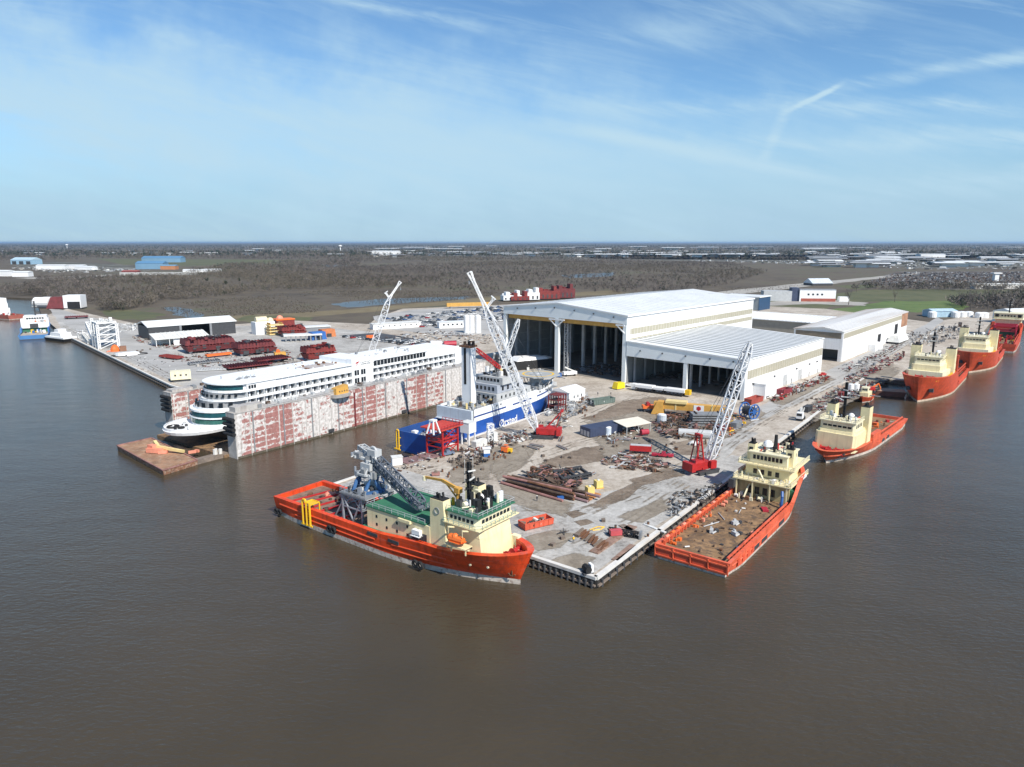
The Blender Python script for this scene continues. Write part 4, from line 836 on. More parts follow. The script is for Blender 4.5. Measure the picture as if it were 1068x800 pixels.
# ------------------------------------------------------------------ floating dry dock
def wing_mat():
    m = bpy.data.materials.new('patched_dock_paint'); t = nt(m); N = t.nodes; L = t.links
    out = N.new('ShaderNodeOutputMaterial'); b = N.new('ShaderNodeBsdfPrincipled'); L.new(b.outputs[0], out.inputs[0]); b.inputs['Roughness'].default_value = .75
    tc = N.new('ShaderNodeTexCoord'); sp = N.new('ShaderNodeSeparateXYZ'); L.new(tc.outputs['Object'], sp.inputs[0])
    def mm(op, a, c=None):
        n = N.new('ShaderNodeMath'); n.operation = op
        for i, v in enumerate((a, c)):
            if v is None: continue
            if isinstance(v, (int, float)): n.inputs[i].default_value = v
            else: L.new(v, n.inputs[i])
        return n.outputs[0]
    cx = mm('FLOOR', mm('MULTIPLY', sp.outputs[0], 1 / 6.1)); 
    wn = N.new('ShaderNodeTexWhiteNoise'); wn.noise_dimensions = '1D'; L.new(cx, wn.inputs['W'])
    cb = N.new('ShaderNodeCombineXYZ'); L.new(mm('FLOOR', mm('MULTIPLY', sp.outputs[0], 1 / 2.9)), cb.inputs[0]); L.new(mm('FLOOR', mm('MULTIPLY', sp.outputs[2], 1 / 2.05)), cb.inputs[1])
    wn2 = N.new('ShaderNodeTexWhiteNoise'); wn2.noise_dimensions = '2D'; L.new(cb.outputs[0], wn2.inputs['Vector'])
    n1 = N.new('ShaderNodeTexNoise'); n1.inputs['Scale'].default_value = .42; n1.inputs['Detail'].default_value = 8; n1.inputs['Roughness'].default_value = .72; n1.inputs['Distortion'].default_value = .6; L.new(tc.outputs['Object'], n1.inputs['Vector'])
    fx = mm('ABSOLUTE', mm('SUBTRACT', mm('FRACT', mm('MULTIPLY', sp.outputs[0], 1 / 6.1)), .5)); fz = mm('ABSOLUTE', mm('SUBTRACT', mm('FRACT', mm('MULTIPLY', sp.outputs[2], 1 / 2.05)), .5))
    # most of the primer shows near the river end and again past the middle; little at the far end
    cr = N.new('ShaderNodeValToRGB'); L.new(mm('MULTIPLY', sp.outputs[0], 1 / 145), cr.inputs[0]); e = cr.color_ramp.elements
    stops = [(0, .05), (.03, .85), (.17, .95), (.23, .45), (.30, .35), (.40, .95), (.50, .7), (.56, .35), (.64, .92), (.76, .6), (.82, .12), (1, .05)]
    while len(e) < len(stops): e.new(.5)
    for k, (p, v) in enumerate(stops): e[k].position = p; e[k].color = (v, v, v, 1)
    s1 = mm('ADD', mm('MULTIPLY', n1.outputs[0], 1.75), mm('ADD', mm('MULTIPLY', wn.outputs[0], .22), mm('MULTIPLY', wn2.outputs[0], .20)))
    s1 = mm('ADD', s1, mm('MULTIPLY', cr.outputs[0], .62))
    s1 = mm('SUBTRACT', s1, mm('MULTIPLY', mm('GREATER_THAN', fx, .455), .35)); s1 = mm('SUBTRACT', s1, mm('MULTIPLY', mm('POWER', mm('MULTIPLY', fz, 2), 3), .30))
    r = N.new('ShaderNodeValToRGB'); L.new(s1, r.inputs[0]); r.color_ramp.elements[0].position = .885; r.color_ramp.elements[1].position = .92
    r.inputs  # mask
    sc_ = mm('MULTIPLY', s1, .6); L.new(sc_, r.inputs[0])
    n2 = N.new('ShaderNodeTexNoise'); n2.inputs['Scale'].default_value = .9; n2.inputs['Detail'].default_value = 8; L.new(tc.outputs['Object'], n2.inputs['Vector'])
    ga = N.new('ShaderNodeValToRGB'); L.new(n2.outputs[0], ga.inputs[0]); ga.color_ramp.elements[0].color = (.42, .39, .365, 1); ga.color_ramp.elements[1].color = (.68, .65, .62, 1); ga.color_ramp.elements[0].position = .35; ga.color_ramp.elements[1].position = .6
    rd = N.new('ShaderNodeValToRGB'); L.new(n2.outputs[0], rd.inputs[0]); rd.color_ramp.elements[0].color = (.26, .11, .095, 1); rd.color_ramp.elements[1].color = (.42, .20, .18, 1); rd.color_ramp.elements[0].position = .3; rd.color_ramp.elements[1].position = .7
    mx = N.new('ShaderNodeMixRGB'); L.new(r.outputs[0], mx.inputs[0]); L.new(ga.outputs[0], mx.inputs[1]); L.new(rd.outputs[0], mx.inputs[2])
    mp = N.new('ShaderNodeMapping'); mp.inputs['Scale'].default_value = (.8, .8, .06); L.new(tc.outputs['Object'], mp.inputs[0])
    n3 = N.new('ShaderNodeTexNoise'); n3.inputs['Scale'].default_value = 1; n3.inputs['Detail'].default_value = 6; L.new(mp.outputs[0], n3.inputs['Vector'])
    r3 = N.new('ShaderNodeValToRGB'); L.new(n3.outputs[0], r3.inputs[0]); r3.color_ramp.elements[0].position = .56; r3.color_ramp.elements[1].position = .75; r3.color_ramp.elements[1].color = (.5, .5, .5, 1)
    m2 = N.new('ShaderNodeMixRGB'); L.new(r3.outputs[0], m2.inputs[0]); L.new(mx.outputs[0], m2.inputs[1]); m2.inputs[2].default_value = (.2, .13, .1, 1)
    L.new(m2.outputs[0], b.inputs['Base Color']); return m
WING = wing_mat(); DOCKG = M('stained_dock_grey', (.42, .40, .375), .8, var=.25, scale=.4, streak=.5, rustc=(.2, .13, .1))
D = thing('floating_dry_dock', 'floating dry dock with high pale walls patched in red primer, holding the white cruise ship', 'dry dock', (-98, 243.4, 0), 53.5)
LD = 142
for nm, y0, y1, x0 in (('wing_wall', 0, 5, 0), ('wing_wall', 52, 57.5, 5)):
    w_ = MB().use(WING).box(x0, LD, y0, y1, -2, 16.4).build(nm, WING, D)
    t_ = MB(); t_.use(DOCKG).box(x0 - .15, LD, y0 - .2, y1 + .2, 16.42, 16.75)
    for k in range(int((LD - x0) / 6.1)): t_.box(x0 + k * 6.1 + 5.9, x0 + k * 6.1 + 6.1, y0 - .12 if y0 == 0 else y0 - .12, y0 + .02, -1, 16.4)
    t_.box(x0 - .1, x0 + .3, y0 - .1, y1 + .1, -1, 16.42); t_.build('wall_coping', None, w_)
    rnd = random.Random(5)
    for k in range(46):
        x = x0 + 6 + rnd.random() * (LD - 12 - x0); s_ = rnd.uniform(.4, 1.6); MB().rbox(x, rnd.uniform(y0 + 1, y1 - 1), 16.75 + s_ * .45, s_ * 1.4, s_, s_ * .9, rnd.choice((0, 90, 30))).build('deck_locker', (LGREY, DWHITE, GREY, BROWN)[k % 4], w_)
    MB().rail([(x0 + 14, y0 + .1, 16.75), (LD, y0 + .1, 16.75)], 1.1, 3, .1).build('wall_rail', LGREY, w_)
    MB().box(x0 - .02, LD, y0 - .06, y1 + .06, -.5, .75).build('waterline_band', M('weedy_waterline', (.10, .085, .06), .9, var=.4, scale=.5), w_)
    for k in range(10): MB().box(x0 + 7 + k * 13, x0 + 7.5 + k * 13, y0 - .22, y0 - .04, 1, 16.4).build('wall_ladder', GREY, w_)
    MB().box(x0 + 1, x0 + 12, y0 + .6, y1 - .6, 16.76, 18.6 if y0 == 0 else 17.6).build('deck_house', DOCKG, w_)
    for k in range(4):
        yy = (y0 + y1) / 2; zc = 14.4 - k * 1.75 if y0 == 0 else 14.8 - k * 1.75
        MB().tube((x0 - .8, y0 - .6, zc), (x0 - .8, y1 + .4, zc), .72, n=10).build('end_fender', BLACK, w_)
for x in (42, 83, 121): MB().rbox(x, -.3, 1.6, 2.6, .7, 1.2).build('wall_hatch', DARK, D)
MB().box(54.5, 55.3, -.25, 0, .5, 15).build('drain_pipe', MAROON, D)
MB().use(RUSTD).box(-2, LD, 5, 52, -1.5, .9).build('pontoon_deck', M('dark_wet_deck', (.06, .05, .04), .7, var=.4), D)
MB().use(TIMBER).solid([(-16, 5.5, -.6), (0, 5.5, -.6), (0, 8.6, -.6), (-16, 8.6, -.6)], [(-16, 5.5, 1.5), (0, 5.5, 1.5), (0, 8.6, 1.5), (-16, 8.6, 1.5)]).build('access_pontoon', M('bleached_planking', (.42, .36, .27), .9, var=.25), D)
for k, (x, y) in enumerate(((-4, 7.2), (-2.5, 6.4), (-3.2, 8))): MB().tube((x, y, 1.5), (x, y, 3.3), .8 - .15 * k).build('mooring_post', CONCW, D)
yb = thing('machinery_cabin', 'yellow machinery cabin on a rounded grey platform half way along the dry dock wall', 'cabin', (*(Vector((-98, 243.4, 0)) + Matrix.Rotation(R(53.5), 3, 'Z') @ Vector((47.5, .8, 0))).xy, 15.0), 53.5)
m = MB(); m.prism([(4.8 * math.cos(t), -1 + 3.0 * math.sin(t)) for t in [math.pi + k * math.pi / 8 for k in range(9)]] + [(4.8, .9), (-4.8, .9)], -.3, .9); m.build('platform', M('weathered_grey_paint', (.34, .32, .30), .7, var=.2), yb)
m = MB(); m.solid([(-3.2, -2.4, .9), (3.2, -2.4, .9), (3.2, .7, .9), (-3.2, .7, .9)], [(-2.9, -2.2, 3.4), (3.2, -2.2, 4.2), (3.2, .7, 4.2), (-2.9, .7, 3.4)]); m.build('cabin_body', OCHRE, yb)
win_row(yb, (-2, -2.42, 2.0), (3, -2.42, 2.0), 4, .4, .5, (0, -1, 0), DARK)

# ------------------------------------------------------------------ cruise ship in the dock
V = thing('cruise_ship', 'white river cruise ship with rows of balconies and rounded bow inside the dry dock', 'cruise ship', (-98, 243.4, 0), 53.5)
YC, HB = 29., 11.5
def round_front(x0, xe, hb, n=12, ex=.9):
    """half outline from the near side round the bow to the far side; x0 = foremost point"""
    P = [(xe, YC - hb)]; dl = hb * ex
    for k in range(n + 1):
        t = -math.pi / 2 + math.pi * k / n; P.append((x0 + dl - dl * math.cos(t) , YC + hb * math.sin(t)))
    P.append((xe, YC + hb)); return P
def slab(name, x0, xe, hb, z0, z1, mat, ex=.9, par=V):
    return MB().prism(list(reversed(round_front(x0, xe, hb, 14, ex))), z0, z1).build(name, mat, par)
# hull with the foredeck
def fore(z, x0, hb, xe=142):
    return [Vector((x, y, z)) for x, y in round_front(x0, xe, hb, 16, 1.25)]
mb = MB(); mb.loft(fore(6.4, -9.5, 11.5), fore(7.6, -10, 12)); mb.face(*reversed(fore(7.6, -10, 12))); mb.face(*fore(6.4, -9.5, 11.5)); mb.build('main_deck', SHELL, V)
mb = MB(); mb.loft(fore(1.5, 8, 9), fore(6.38, -4, 11)); mb.face(*fore(1.5, 8, 9)); mb.build('hull', DARK, V)
mb = MB(); pts = fore(7.6, -9.6, 11.6)[1:-1]; mb.loft(pts, [p + Vector((0, 0, 1.0)) for p in pts], False); mb.loft([p + Vector((0, 0, 1.0)) for p in pts], [Vector((p.x + .3, YC + (p.y - YC) * .97, p.z + 1.0)) for p in pts], False); mb.build('bow_bulwark', SHELL, V)
m = MB(); m.torus((-5, 33, 8.0), 2.0, .35, 'z'); m.tube((-6, 29.5, 7.6), (-6, 29.5, 8.8), .5); m.torus((-4, 29, 8.0), 1.0, .3, 'z'); m.build('mooring_gear', BLACK, V)
clutter(V, -5, 1, 22, 36, 7.62, 22, (WHITE, LGREY, DARK), 88, .2, .7, .7)
# stepped rounded front
for z0, x0 in ((7.6, 1.8), (10.6, 2.2), (13.6, 4.0), (16.6, 6.4), (19.6, 8.6)):
    top = z0 >= 19.6
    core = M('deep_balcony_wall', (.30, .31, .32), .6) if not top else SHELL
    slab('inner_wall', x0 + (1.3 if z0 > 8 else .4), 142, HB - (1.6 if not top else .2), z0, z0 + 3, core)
    if z0 > 7.6: slab('deck_slab', x0 - .9, 142, HB + .25, z0 - .12, z0 + .12, SHELL)
    if z0 > 7.6:
        pts = [Vector((x, y, z0 + .12)) for x, y in round_front(x0 - .8, 142, HB + .2, 14)]
        q = [p + Vector((0, 0, .75 if z0 != 10.6 else .3)) for p in pts]
        mb = MB(); mb.loft(pts, q, False); inn_ = [Vector((p.x + .12, YC + (p.y - YC) * .985, p.z)) for p in q]; mb.loft(q, inn_, False); mb.loft(inn_, [Vector((p.x, p.y, z0 + .12)) for p in inn_], False); mb.build('deck_parapet', SHELL, V)
slab('white_base_wall', 1.7, 12, HB - .9, 7.62, 8.4, SHELL)
slab('lower_glazing', 1.6, 11, HB - .8, 8.4, 10.1, M('green_glass', (.035, .12, .10), .2, var=.3)); MB().box(8.5, 14, YC - HB - .05, YC - HB + .9, 7.62, 12.4).build('bow_side_wall', SHELL, V)
win_row(V, (9.4, YC - HB - .05, 9.3), (11.2, YC - HB - .05, 9.3), 2, .5, 1.3, (0, -1, 0))
slab('panorama_glazing', 1.9, 14, HB - .3, 10.75, 13.0, TEAL); slab('panorama_brow', 1.6, 14, HB + .2, 12.95, 13.6, SHELL)
slab('bridge_glazing', 8.4, 20, HB - .9, 19.9, 22.0, TEAL)
for k in range(11):      # portholes between stanchions of the middle front deck
    t = -1.2 + 2.2 * k / 10; x = 6.0 + HB * .9 - HB * .9 * math.cos(t) ; y = YC + (HB - .9) * math.sin(t)
    MB().rbox(x + .6, y, 18.5, .5, .9, 1.1, math.degrees(math.atan2(math.sin(t), -math.cos(t) * .9))).build('window', GLASS, V)
for k in range(7):
    t = -1.2 + 2.0 * k / 6; x = 3.6 + HB * .9 - HB * .9 * math.cos(t) ; y = YC + (HB - .7) * math.sin(t)
    MB().rbox(x + .4, y, 15.2, .4, 1.5, 2.0, math.degrees(math.atan2(math.sin(t), -math.cos(t) * .9))).build('window', GLASS, V)
# side balconies: each a dark opening with its screens and rail
YS = YC - HB
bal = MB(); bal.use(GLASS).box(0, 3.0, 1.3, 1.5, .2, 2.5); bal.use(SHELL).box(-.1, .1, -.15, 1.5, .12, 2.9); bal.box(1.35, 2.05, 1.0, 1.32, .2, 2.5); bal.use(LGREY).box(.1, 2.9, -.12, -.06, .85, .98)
bal0 = bal.build('balcony', None, V)
first = True
def put(x, z):
    global first
    o = bal0 if first else bal0.copy()
    if not first: col.objects.link(o); o.parent = V
    first = False; o.location = (x, YS, z)
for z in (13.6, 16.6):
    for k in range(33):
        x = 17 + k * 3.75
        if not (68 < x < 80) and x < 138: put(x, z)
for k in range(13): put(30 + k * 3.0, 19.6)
MB().box(17, 30, YS - .02, YS + 1.8, 19.62, 22.6).build('white_side_panel', SHELL, V)
win_row(V, (17.6, YS - .02, 21.0), (21.2, YS - .02, 21.0), 3, .9, 1.7, (0, -1, 0))
slab('top_deck', 7.6, 82, HB + .5, 22.6, 23.0, SHELL)
MB().box(69, 81.5, YS - .35, YS + 3, 11, 25.2).build('white_name_panel', SHELL, V)
MB().box(69.2, 81.2, YS + 3.02, YC + HB - 1, 23.02, 24.8).build('name_panel_house', SHELL, V)
for x in (70.4, 74.2):
    for z in (19.0, 15.4): 
        wv = MB(); wv.box(x, x + 2.6, YS - .42, YS - .34, z - 1.2, z + 1.1); wv = wv.build('window', GLASS, V); MB().box(x + 1.2, x + 1.4, YS - .48, YS - .42, z - 1.2, z + 1.1).build('mullion', SHELL, wv)
text('VIKING', 1.75, V, (74.0, YS - .42, 22.2), (R(90), 0, 0), DARK, 'name_lettering', .03, .03)
m = MB(); m.prism([(71.4, 22.3), (73.4, 22.7), (72.5, 23.1), (73.6, 23.9), (71.8, 23.7), (71.0, 23.0)], 0, .08)
lo = m.build('emblem', REDP, V); lo.rotation_euler = (R(90), 0, 0); lo.location = (0, YS - .38, 0)
# raised upper deck aft of the name panel
MB().box(81.6, 117, YS + .3, YC + HB - .3, 19.6, 22.9).build('aft_lounge', M('lounge_grey_wall', (.2, .21, .22), .5), V); slab('aft_roof', 40, 118, HB + .3, 22.92, 23.3, SHELL) if False else MB().box(81.2, 118, YS - .2, YC + HB + .2, 22.92, 23.3).build('aft_roof', SHELL, V)  # lounge wall in dark grey behind its windows
for k in range(16):
    x = 82.4 + k * 2.15
    MB().box(x, x + 1.85, YS + .16, YS + .28, 20.0, 22.6).build('lounge_window', GLASS, V)
MB().box(118, 142, YS - .2, YC + HB + .2, 19.3, 19.6).build('stern_deck', SHELL, V)
m = MB()
for k in range(5):
    x = 19 + k * 1.7; m.torus((x, YC - 3 + (k % 2) * 1.6, 23.2), .8, .12, 'z', 10, 4); m.bar((x, YC - 3, 23.05), (x + 1.4, YC - 1.6, 23.9), .12)
m.build('roof_antenna', GREY, V); MB().bar((16, YC + 4, 23), (16, YC + 4, 24.2), .15).build('roof_post', DARK, V)
MB().box(50, 66, YC - 6, YC + 2, 23.02, 23.1).build('roof_plating', M('dusty_roof_plating', (.42, .38, .36), .8, var=.3), V)
clutter(V, 46, 68, YC - 8, YC + 8, 23.0, 30, (LGREY, DWHITE, RUST), 91, .3, 1.4, .8, 'roof_clutter'); clutter(V, 84, 116, YC - 8, YC + 8, 23.3, 26, (WHITE, LGREY, GREY), 92, .4, 1.6, 1.0, 'roof_clutter'); clutter(V, 119, 140, YC - 10, YC + 10, 19.6, 40, (WHITE, LGREY, GREY, BROWN), 93, .5, 2.0, 1.8, 'deck_clutter')
MB().use(SHELL).box(138, 146, YS - .6, YS + 4, 8, 22).build('stern_tower', SHELL, V)
tt = MB(); rnd = random.Random(12)
for k in range(60):
    x = rnd.uniform(14, 140); s_ = rnd.uniform(.4, 1.4); tt.rbox(x, YS - 1.2 - rnd.random() * 3, 13.4 + rnd.random() * 1.0, s_ * 1.5, .5, s_, rnd.uniform(0, 90))
tt.build('staging', LGREY, V)

# ------------------------------------------------------------------ blue ship in the slip
O = thing('offshore_ship', 'blue hulled ship with white upper works and tall white tower lying in the slip', 'ship', (-36.5, 250.5, 0), 53.6)
h = Hull(O, 93, 17.6, 5, 3.6, 8.2, 20, 27, 7.6, 8.2, 9.6, xs=.62, mat=BLUEH, boot=M('blue_boot_topping', (.05, .14, .35), .6, var=.15), wi=.4, deck=GREY, fdeck=LGREY, bootz=.4, xf=25, inner=M('blue_bulwark', (.02, .07, .24), .5))
m = MB()
for k in range(30):
    x0, x1 = 25 + k * 2.27, 25 + (k + 1) * 2.27
    for s_ in (-1, 1):
        a, b = h.hd(x0) + .06, h.hd(x1) + .06
        z0, z1 = h.zb(x0), h.zb(x1); t0, t1 = z0 + 4.6 - .9 * (x0 > 70), z1 + 4.6 - .9 * (x1 > 70)
        for d in (0, -.5): m.face((x0, s_ * (a + d), z0 - .2), (x1, s_ * (b + d), z1 - .2), (x1, s_ * (b + d), t1), (x0, s_ * (a + d), t0))
        m.face((x0, s_ * a, t0), (x1, s_ * b, t1), (x1, s_ * (b - .5), t1), (x0, s_ * (a - .5), t0))
m.build('white_upper_hull', SHELL, O)
for zz, hh in ((1.5, .62),):
    m = MB()
    for k in range(30):
        x0, x1 = 25 + k * 2.27, 25 + (k + 1) * 2.27
        if k in (9, 10, 17, 18, 24): continue
        for s_ in (-1, 1):
            m = MB()
            a, b = h.hd(x0) + .12, h.hd(x1) + .12; z0, z1 = h.zb(x0) + zz, h.zb(x1) + zz
            m.face((x0, s_ * a, z0), (x1, s_ * b, z1), (x1, s_ * b, z1 + hh), (x0, s_ * a, z0 + hh))
            m.build('blue_band', M('blue_band_paint', (.01, .05, .22), .5), O)
MB().box(24.2, 86, -7.6, 7.6, 11.9, 12.15).build('upper_deck', GREY, O)
m = MB(); m.box(23.2, 24.3, -8.9, 8.9, 8.0, 12.6); m.box(22.4, 25, -9.0, 9.0, 7.7, 8.0); m.build('deck_front_wall', M('pale_blue_grey_wall', (.55, .60, .64), .5, var=.08, streak=.2), O)
win_row(O, (38, -h.hd(38) - .06, 11.9), (72, -8.4, 12.2), 13, .7, .75, (0, -1, 0))
MB().box(22.8, 25.5, -8.8, -6.6, 4, 7.9).build('side_door_recess', DARK, O)
text('Ørsted', 4.3, O, (40.5, -8.98, 2.6), (R(90), 0, 0), WHITE, 'name_lettering', .05, .025)
st5 = []
for k in range(10):
    t = math.pi / 2 + k * math.pi / 5; rr5 = 1.9 if k % 2 == 0 else .75; st5.append((59.6 + rr5 * math.cos(t), 7.0 + rr5 * math.sin(t)))
so5 = MB().prism(st5, 0, .12).build('star_emblem', WHITE, O); so5.rotation_euler = (R(90), 0, 0); so5.location = (0, -8.84, 0)
m = MB()
for k in range(5): m.box(58.6, 60.8 - .25 * (k % 2), -8.98, -8.86, 5.2 - k * .95, 5.75 - k * .95)
m.build('white_side_markings', WHITE, O)
# tower
tw = MB(); tw.use(SHELL).box(32.3, 35.4, -1.4, 3.4, 12.1, 35.2)
tw.use(BLACK).box(32.2, 32.35, 1.0, 2.1, 20.5, 35.0); tw.use(LGREY).box(32.24, 32.3, -1.2, -.9, 13, 35); tw.use(RUST).box(31.4, 36.2, -1.6, 3.8, 35.42, 36.1)
tw.build('gangway_tower', None, O)
for k in range(3): MB().rbox(32.4 + k * 1.4, 1.6 - k, 36.9, .9, .8, 1.5).build('tower_sheave', BROWN, O)
tb = MB(); tb.lattice((36.4, -.6, 34.4), (50, -2.2, 25), 1.0, 1.2, n=7, ch=.24, lc=.14); tb.build('gangway_boom', REDP, O)
tb = MB(); tb.bar((50, -2.2, 25), (57, -2.4, 16.5), .7, .8); tb.build('crane_jib', BUFF, O)
MB().tube((57.4, -2.4, 12), (57.4, -2.4, 16), 1.2).rbox(57.4, -2.4, 15.2, 4.4, 2.8, 2.2, 20).dome((56, -3.4, 14.6), 1.6).build('deck_crane', ORP, O)
tier('accommodation_house', O, 42, 66, 6.6, 12.2, 15.6, LGREY); tier('upper_house', O, 43, 61, 6.2, 15.7, 19.0, M('blue_grey_paint', (.36, .39, .44), .6, var=.15)); tier('bridge', O, 45, 56, 7.4, 19.1, 22.0, LGREY)
for z, xx, y_ in ((14.0, 42, 5.8), (17.4, 43, 5.2)):
    win_row(O, (xx, -y_, z), (xx, y_, z), 5, 1.0, 1.5, (-1, 0, 0))
win_row(O, (44, -6.6, 14.0), (64, -6.6, 14.0), 7, .9, 1.2, (0, -1, 0)); win_row(O, (45, -6.2, 17.4), (59, -6.2, 17.4), 4, 1.2, 1.8, (0, -1, 0)); win_row(O, (45, -6, 20.7), (45, 6, 20.7), 7, 1.2, 1.2, (-1, 0, 0))
clutter(O, 26, 48, -6, 7, 12.15, 90, (LGREY, GREY, BUFF, DWHITE, BROWN), 101, .4, 2.0, 2.4); clutter(O, 2, 22, -6.5, 6.5, 3.6, 70, (LGREY, WHITE, REDP, BLUEP, GREY), 102, .5, 2.2, 3.4); clutter(O, 46, 55, -6.5, 6.5, 22.0, 24, (BLACK, GREY, WHITE), 103, .4, 1.6, 3.5, 'roof_equipment'); clutter(O, 66, 80, -7, 7, 12.2, 60, (LGREY, DWHITE, GREY), 104, .4, 1.8, 2.5)
MB().rail([(26, -7.5, 12.15), (36, -7.5, 12.15)], 1.2, 1.2, .12).build('guard_rail', LGREY, O)
mast(O, 52, 1, 22.0, 30, DARK, 2.4)
hd_ = MB(); hd_.prism([(81.5 + 10.2 * math.cos(R(22.5 + 45 * k)), 0 + 10.2 * math.sin(R(22.5 + 45 * k))) for k in range(8)], 17.2, 17.6)
hd_.build('helideck', M('helideck_grey', (.36, .37, .36), .8, var=.2, scale=.3), O)
ring_ = MB()
for k in range(40):
    a0, a1 = 2 * math.pi * k / 40, 2 * math.pi * (k + 1) / 40
    ring_.face(*[(81.5 + r_ * math.cos(a), r_ * math.sin(a), 17.615) for r_, a in ((6.4, a0), (7.3, a0), (7.3, a1), (6.4, a1))])
ring_.build('helideck_circle', YELLOW, O)
m = MB()
for x0_, x1_, y0_, y1_ in ((80.2, 80.7, -1.3, 1.3), (82.3, 82.8, -1.3, 1.3), (80.7, 82.3, -.25, .25)): m.face((x0_, y0_, 17.618), (x1_, y0_, 17.618), (x1_, y1_, 17.618), (x0_, y1_, 17.618))
m.build('helideck_marking', WHITE, O)
m = MB()
for a in range(8): m.bar((81.5 + 9 * math.cos(R(45 * a)), 9 * math.sin(R(45 * a)), 17.2), (78 + 2.5 * math.cos(R(45 * a)), 4 * math.sin(R(45 * a)), 12), .3)
m.tube((78, 0, 9), (80, 0, 17.2), 2.4, 3, 10); m.build('helideck_support', LGREY, O)
boat_ladder(O, -1.2, -0, YELLOW, 1.2, 8.0) if False else None
bl = MB()
for y in (7.2, 6.0): bl.tube((-.8, y, .8), (-.8, y, 7.6), .28, n=6)
bl.path([(-.8, 7.2, 7.6), (-.8, 6.9, 8.1), (-.8, 6.3, 8.1), (-.8, 6.0, 7.6)], .28); bl.bar((-.8, 6, 5), (.2, 6, 5), .3); bl.bar((-.8, 6, 2), (.2, 6, 2), .3); bl.bar((-1.2, 8, .9), (-1.2, 5, .7), .4)
for k in range(8): bl.bar((-.8, 7.2, 1.4 + k * .75), (-.8, 6, 1.4 + k * .75), .14)
bl.build('boat_landing', YELLOW, O)
tyre_fender(O, .2, -8.9, 5, .8)

# ------------------------------------------------------------------ rusty barge with wrecked crane
b_ = [at(122, 465, 1.7), at(170, 490, 1.7), at(238, 471, 1.7), at(176, 455, 1.7)]
bg_ = thing('deck_barge', 'low rusty flat deck barge floating off the river end of the dry dock', 'barge', (-134.5, 252, 0), 53.5)
m = MB(); loc_ = lambda p: Matrix.Rotation(R(-53.5), 3, 'Z') @ (Vector((p.x, p.y, 0)) - Vector((-134.5, 252, 0)))
c_ = [loc_(at(122, 465, 1.7)), loc_(at(170, 491, 1.7)), loc_(at(206, 480, 1.7)), loc_(at(158, 457, 1.7))]
m.solid([(p.x * .97, p.y * .99, -.6) for p in c_], [(p.x, p.y, 1.7) for p in c_]); m.build('barge_hull', M('rusty_barge_side', (.24, .11, .06), .9, var=.5, scale=.5, rust=.5, rustc=(.42, .32, .25)), bg_)
cc = [p * .95 for p in c_]; m = MB(); m.face(*[(p.x, p.y, 1.72) for p in cc]); m.build('barge_deck', M('rusty_barge_deck', (.30, .17, .10), .95, var=.45, scale=.25, rust=.45, rustc=(.38, .28, .20)), bg_)
m = MB()
for a, b in zip(c_, c_[1:] + c_[:1]): m.bar((a.x, a.y, 1.85), (b.x, b.y, 1.85), .4, .3)
m.build('barge_coaming', PINKST, bg_)
wr = thing('dismantled_crane', 'dismantled salmon pink crane with buff boom lying on the rusty barge', 'crane', tuple(at(163, 472, 1.7)), 0)
m = MB(); m.rbox(0, 0, 1.0, 6, 3, 1.6, -12); m.rbox(-1.5, .5, 2.2, 3, 2, 1.2, -30); m.rbox(3, -1, .6, 3, 2.4, .9, 10); m.build('crane_house', SALM, wr)
m = MB(); m.bar((-1, 1, 2.2), (11, -2, 1.0), .9); m.bar((-2.5, 4.5, 2.8), (1, .5, 1.4), 1.1); m.bar((-4.5, 4, 1.6), (2, 3.4, .7), .6); m.build('crane_boom', BUFF, wr)
MB().rbox(13.5, -1.2, .6, 2.6, .6, 1.0, 35).rbox(14.5, .4, .5, 1.6, .8, .9, -20).build('crane_bracket', SALM, wr)

# ------------------------------------------------------------------ small craft
tug = thing('tug', 'small cream topped workboat moored at the quay behind the brown plate barge', 'boat', tuple(at(905, 414, 0)), 235)
ht = Hull(tug, 17, 6.4, 1.5, 1.2, 1.5, 9, 12, 1.8, 2.4, 3, mat=BRICK, wi=.3, bootz=.3, fdeck=RUSTD)
tier('wheelhouse', tug, 4, 12, 2.3, 1.3, 4.2, CREAM, cham=.5); tier('upper_wheelhouse', tug, 7, 11, 1.7, 4.2, 6.6, PALECREAM, cham=.4); win_row(tug, (11.0, -1.2, 5.6), (11.0, 1.2, 5.6), 3, .6, .8, (1, 0, 0)); win_row(tug, (7.4, 1.7, 5.6), (10.6, 1.7, 5.6), 3, .7, .8, (0, 1, 0))
MB().tube((8, 0, 6.6), (8, 0, 10), .15).build('mast', DWHITE, tug); clutter(tug, 1, 5, -2, 2, 1.2, 10, (REDP, YELLOW), 111, .3, .9, 1)
pb = thing('plate_barge', 'flat brown barge with buff deck moored across the stern of the small orange ship', 'barge', tuple(at(908, 411, 0)), -20)
m = MB(); m.solid([(-14.5, -3.5, -.5), (14.5, -3.5, -.5), (14.5, 3.5, -.5), (-14.5, 3.5, -.5)], [(-15.5, -4, 2.6), (15.5, -4, 2.6), (15.5, 4, 2.6), (-15.5, 4, 2.6)]); m.build('barge_hull', M('brown_barge_side', (.17, .07, .05), .8, var=.3), pb)
MB().box(-15.3, 15.3, -3.8, 3.8, 2.61, 2.75).build('barge_deck', M('buff_barge_deck', (.36, .25, .18), .9, var=.2), pb)
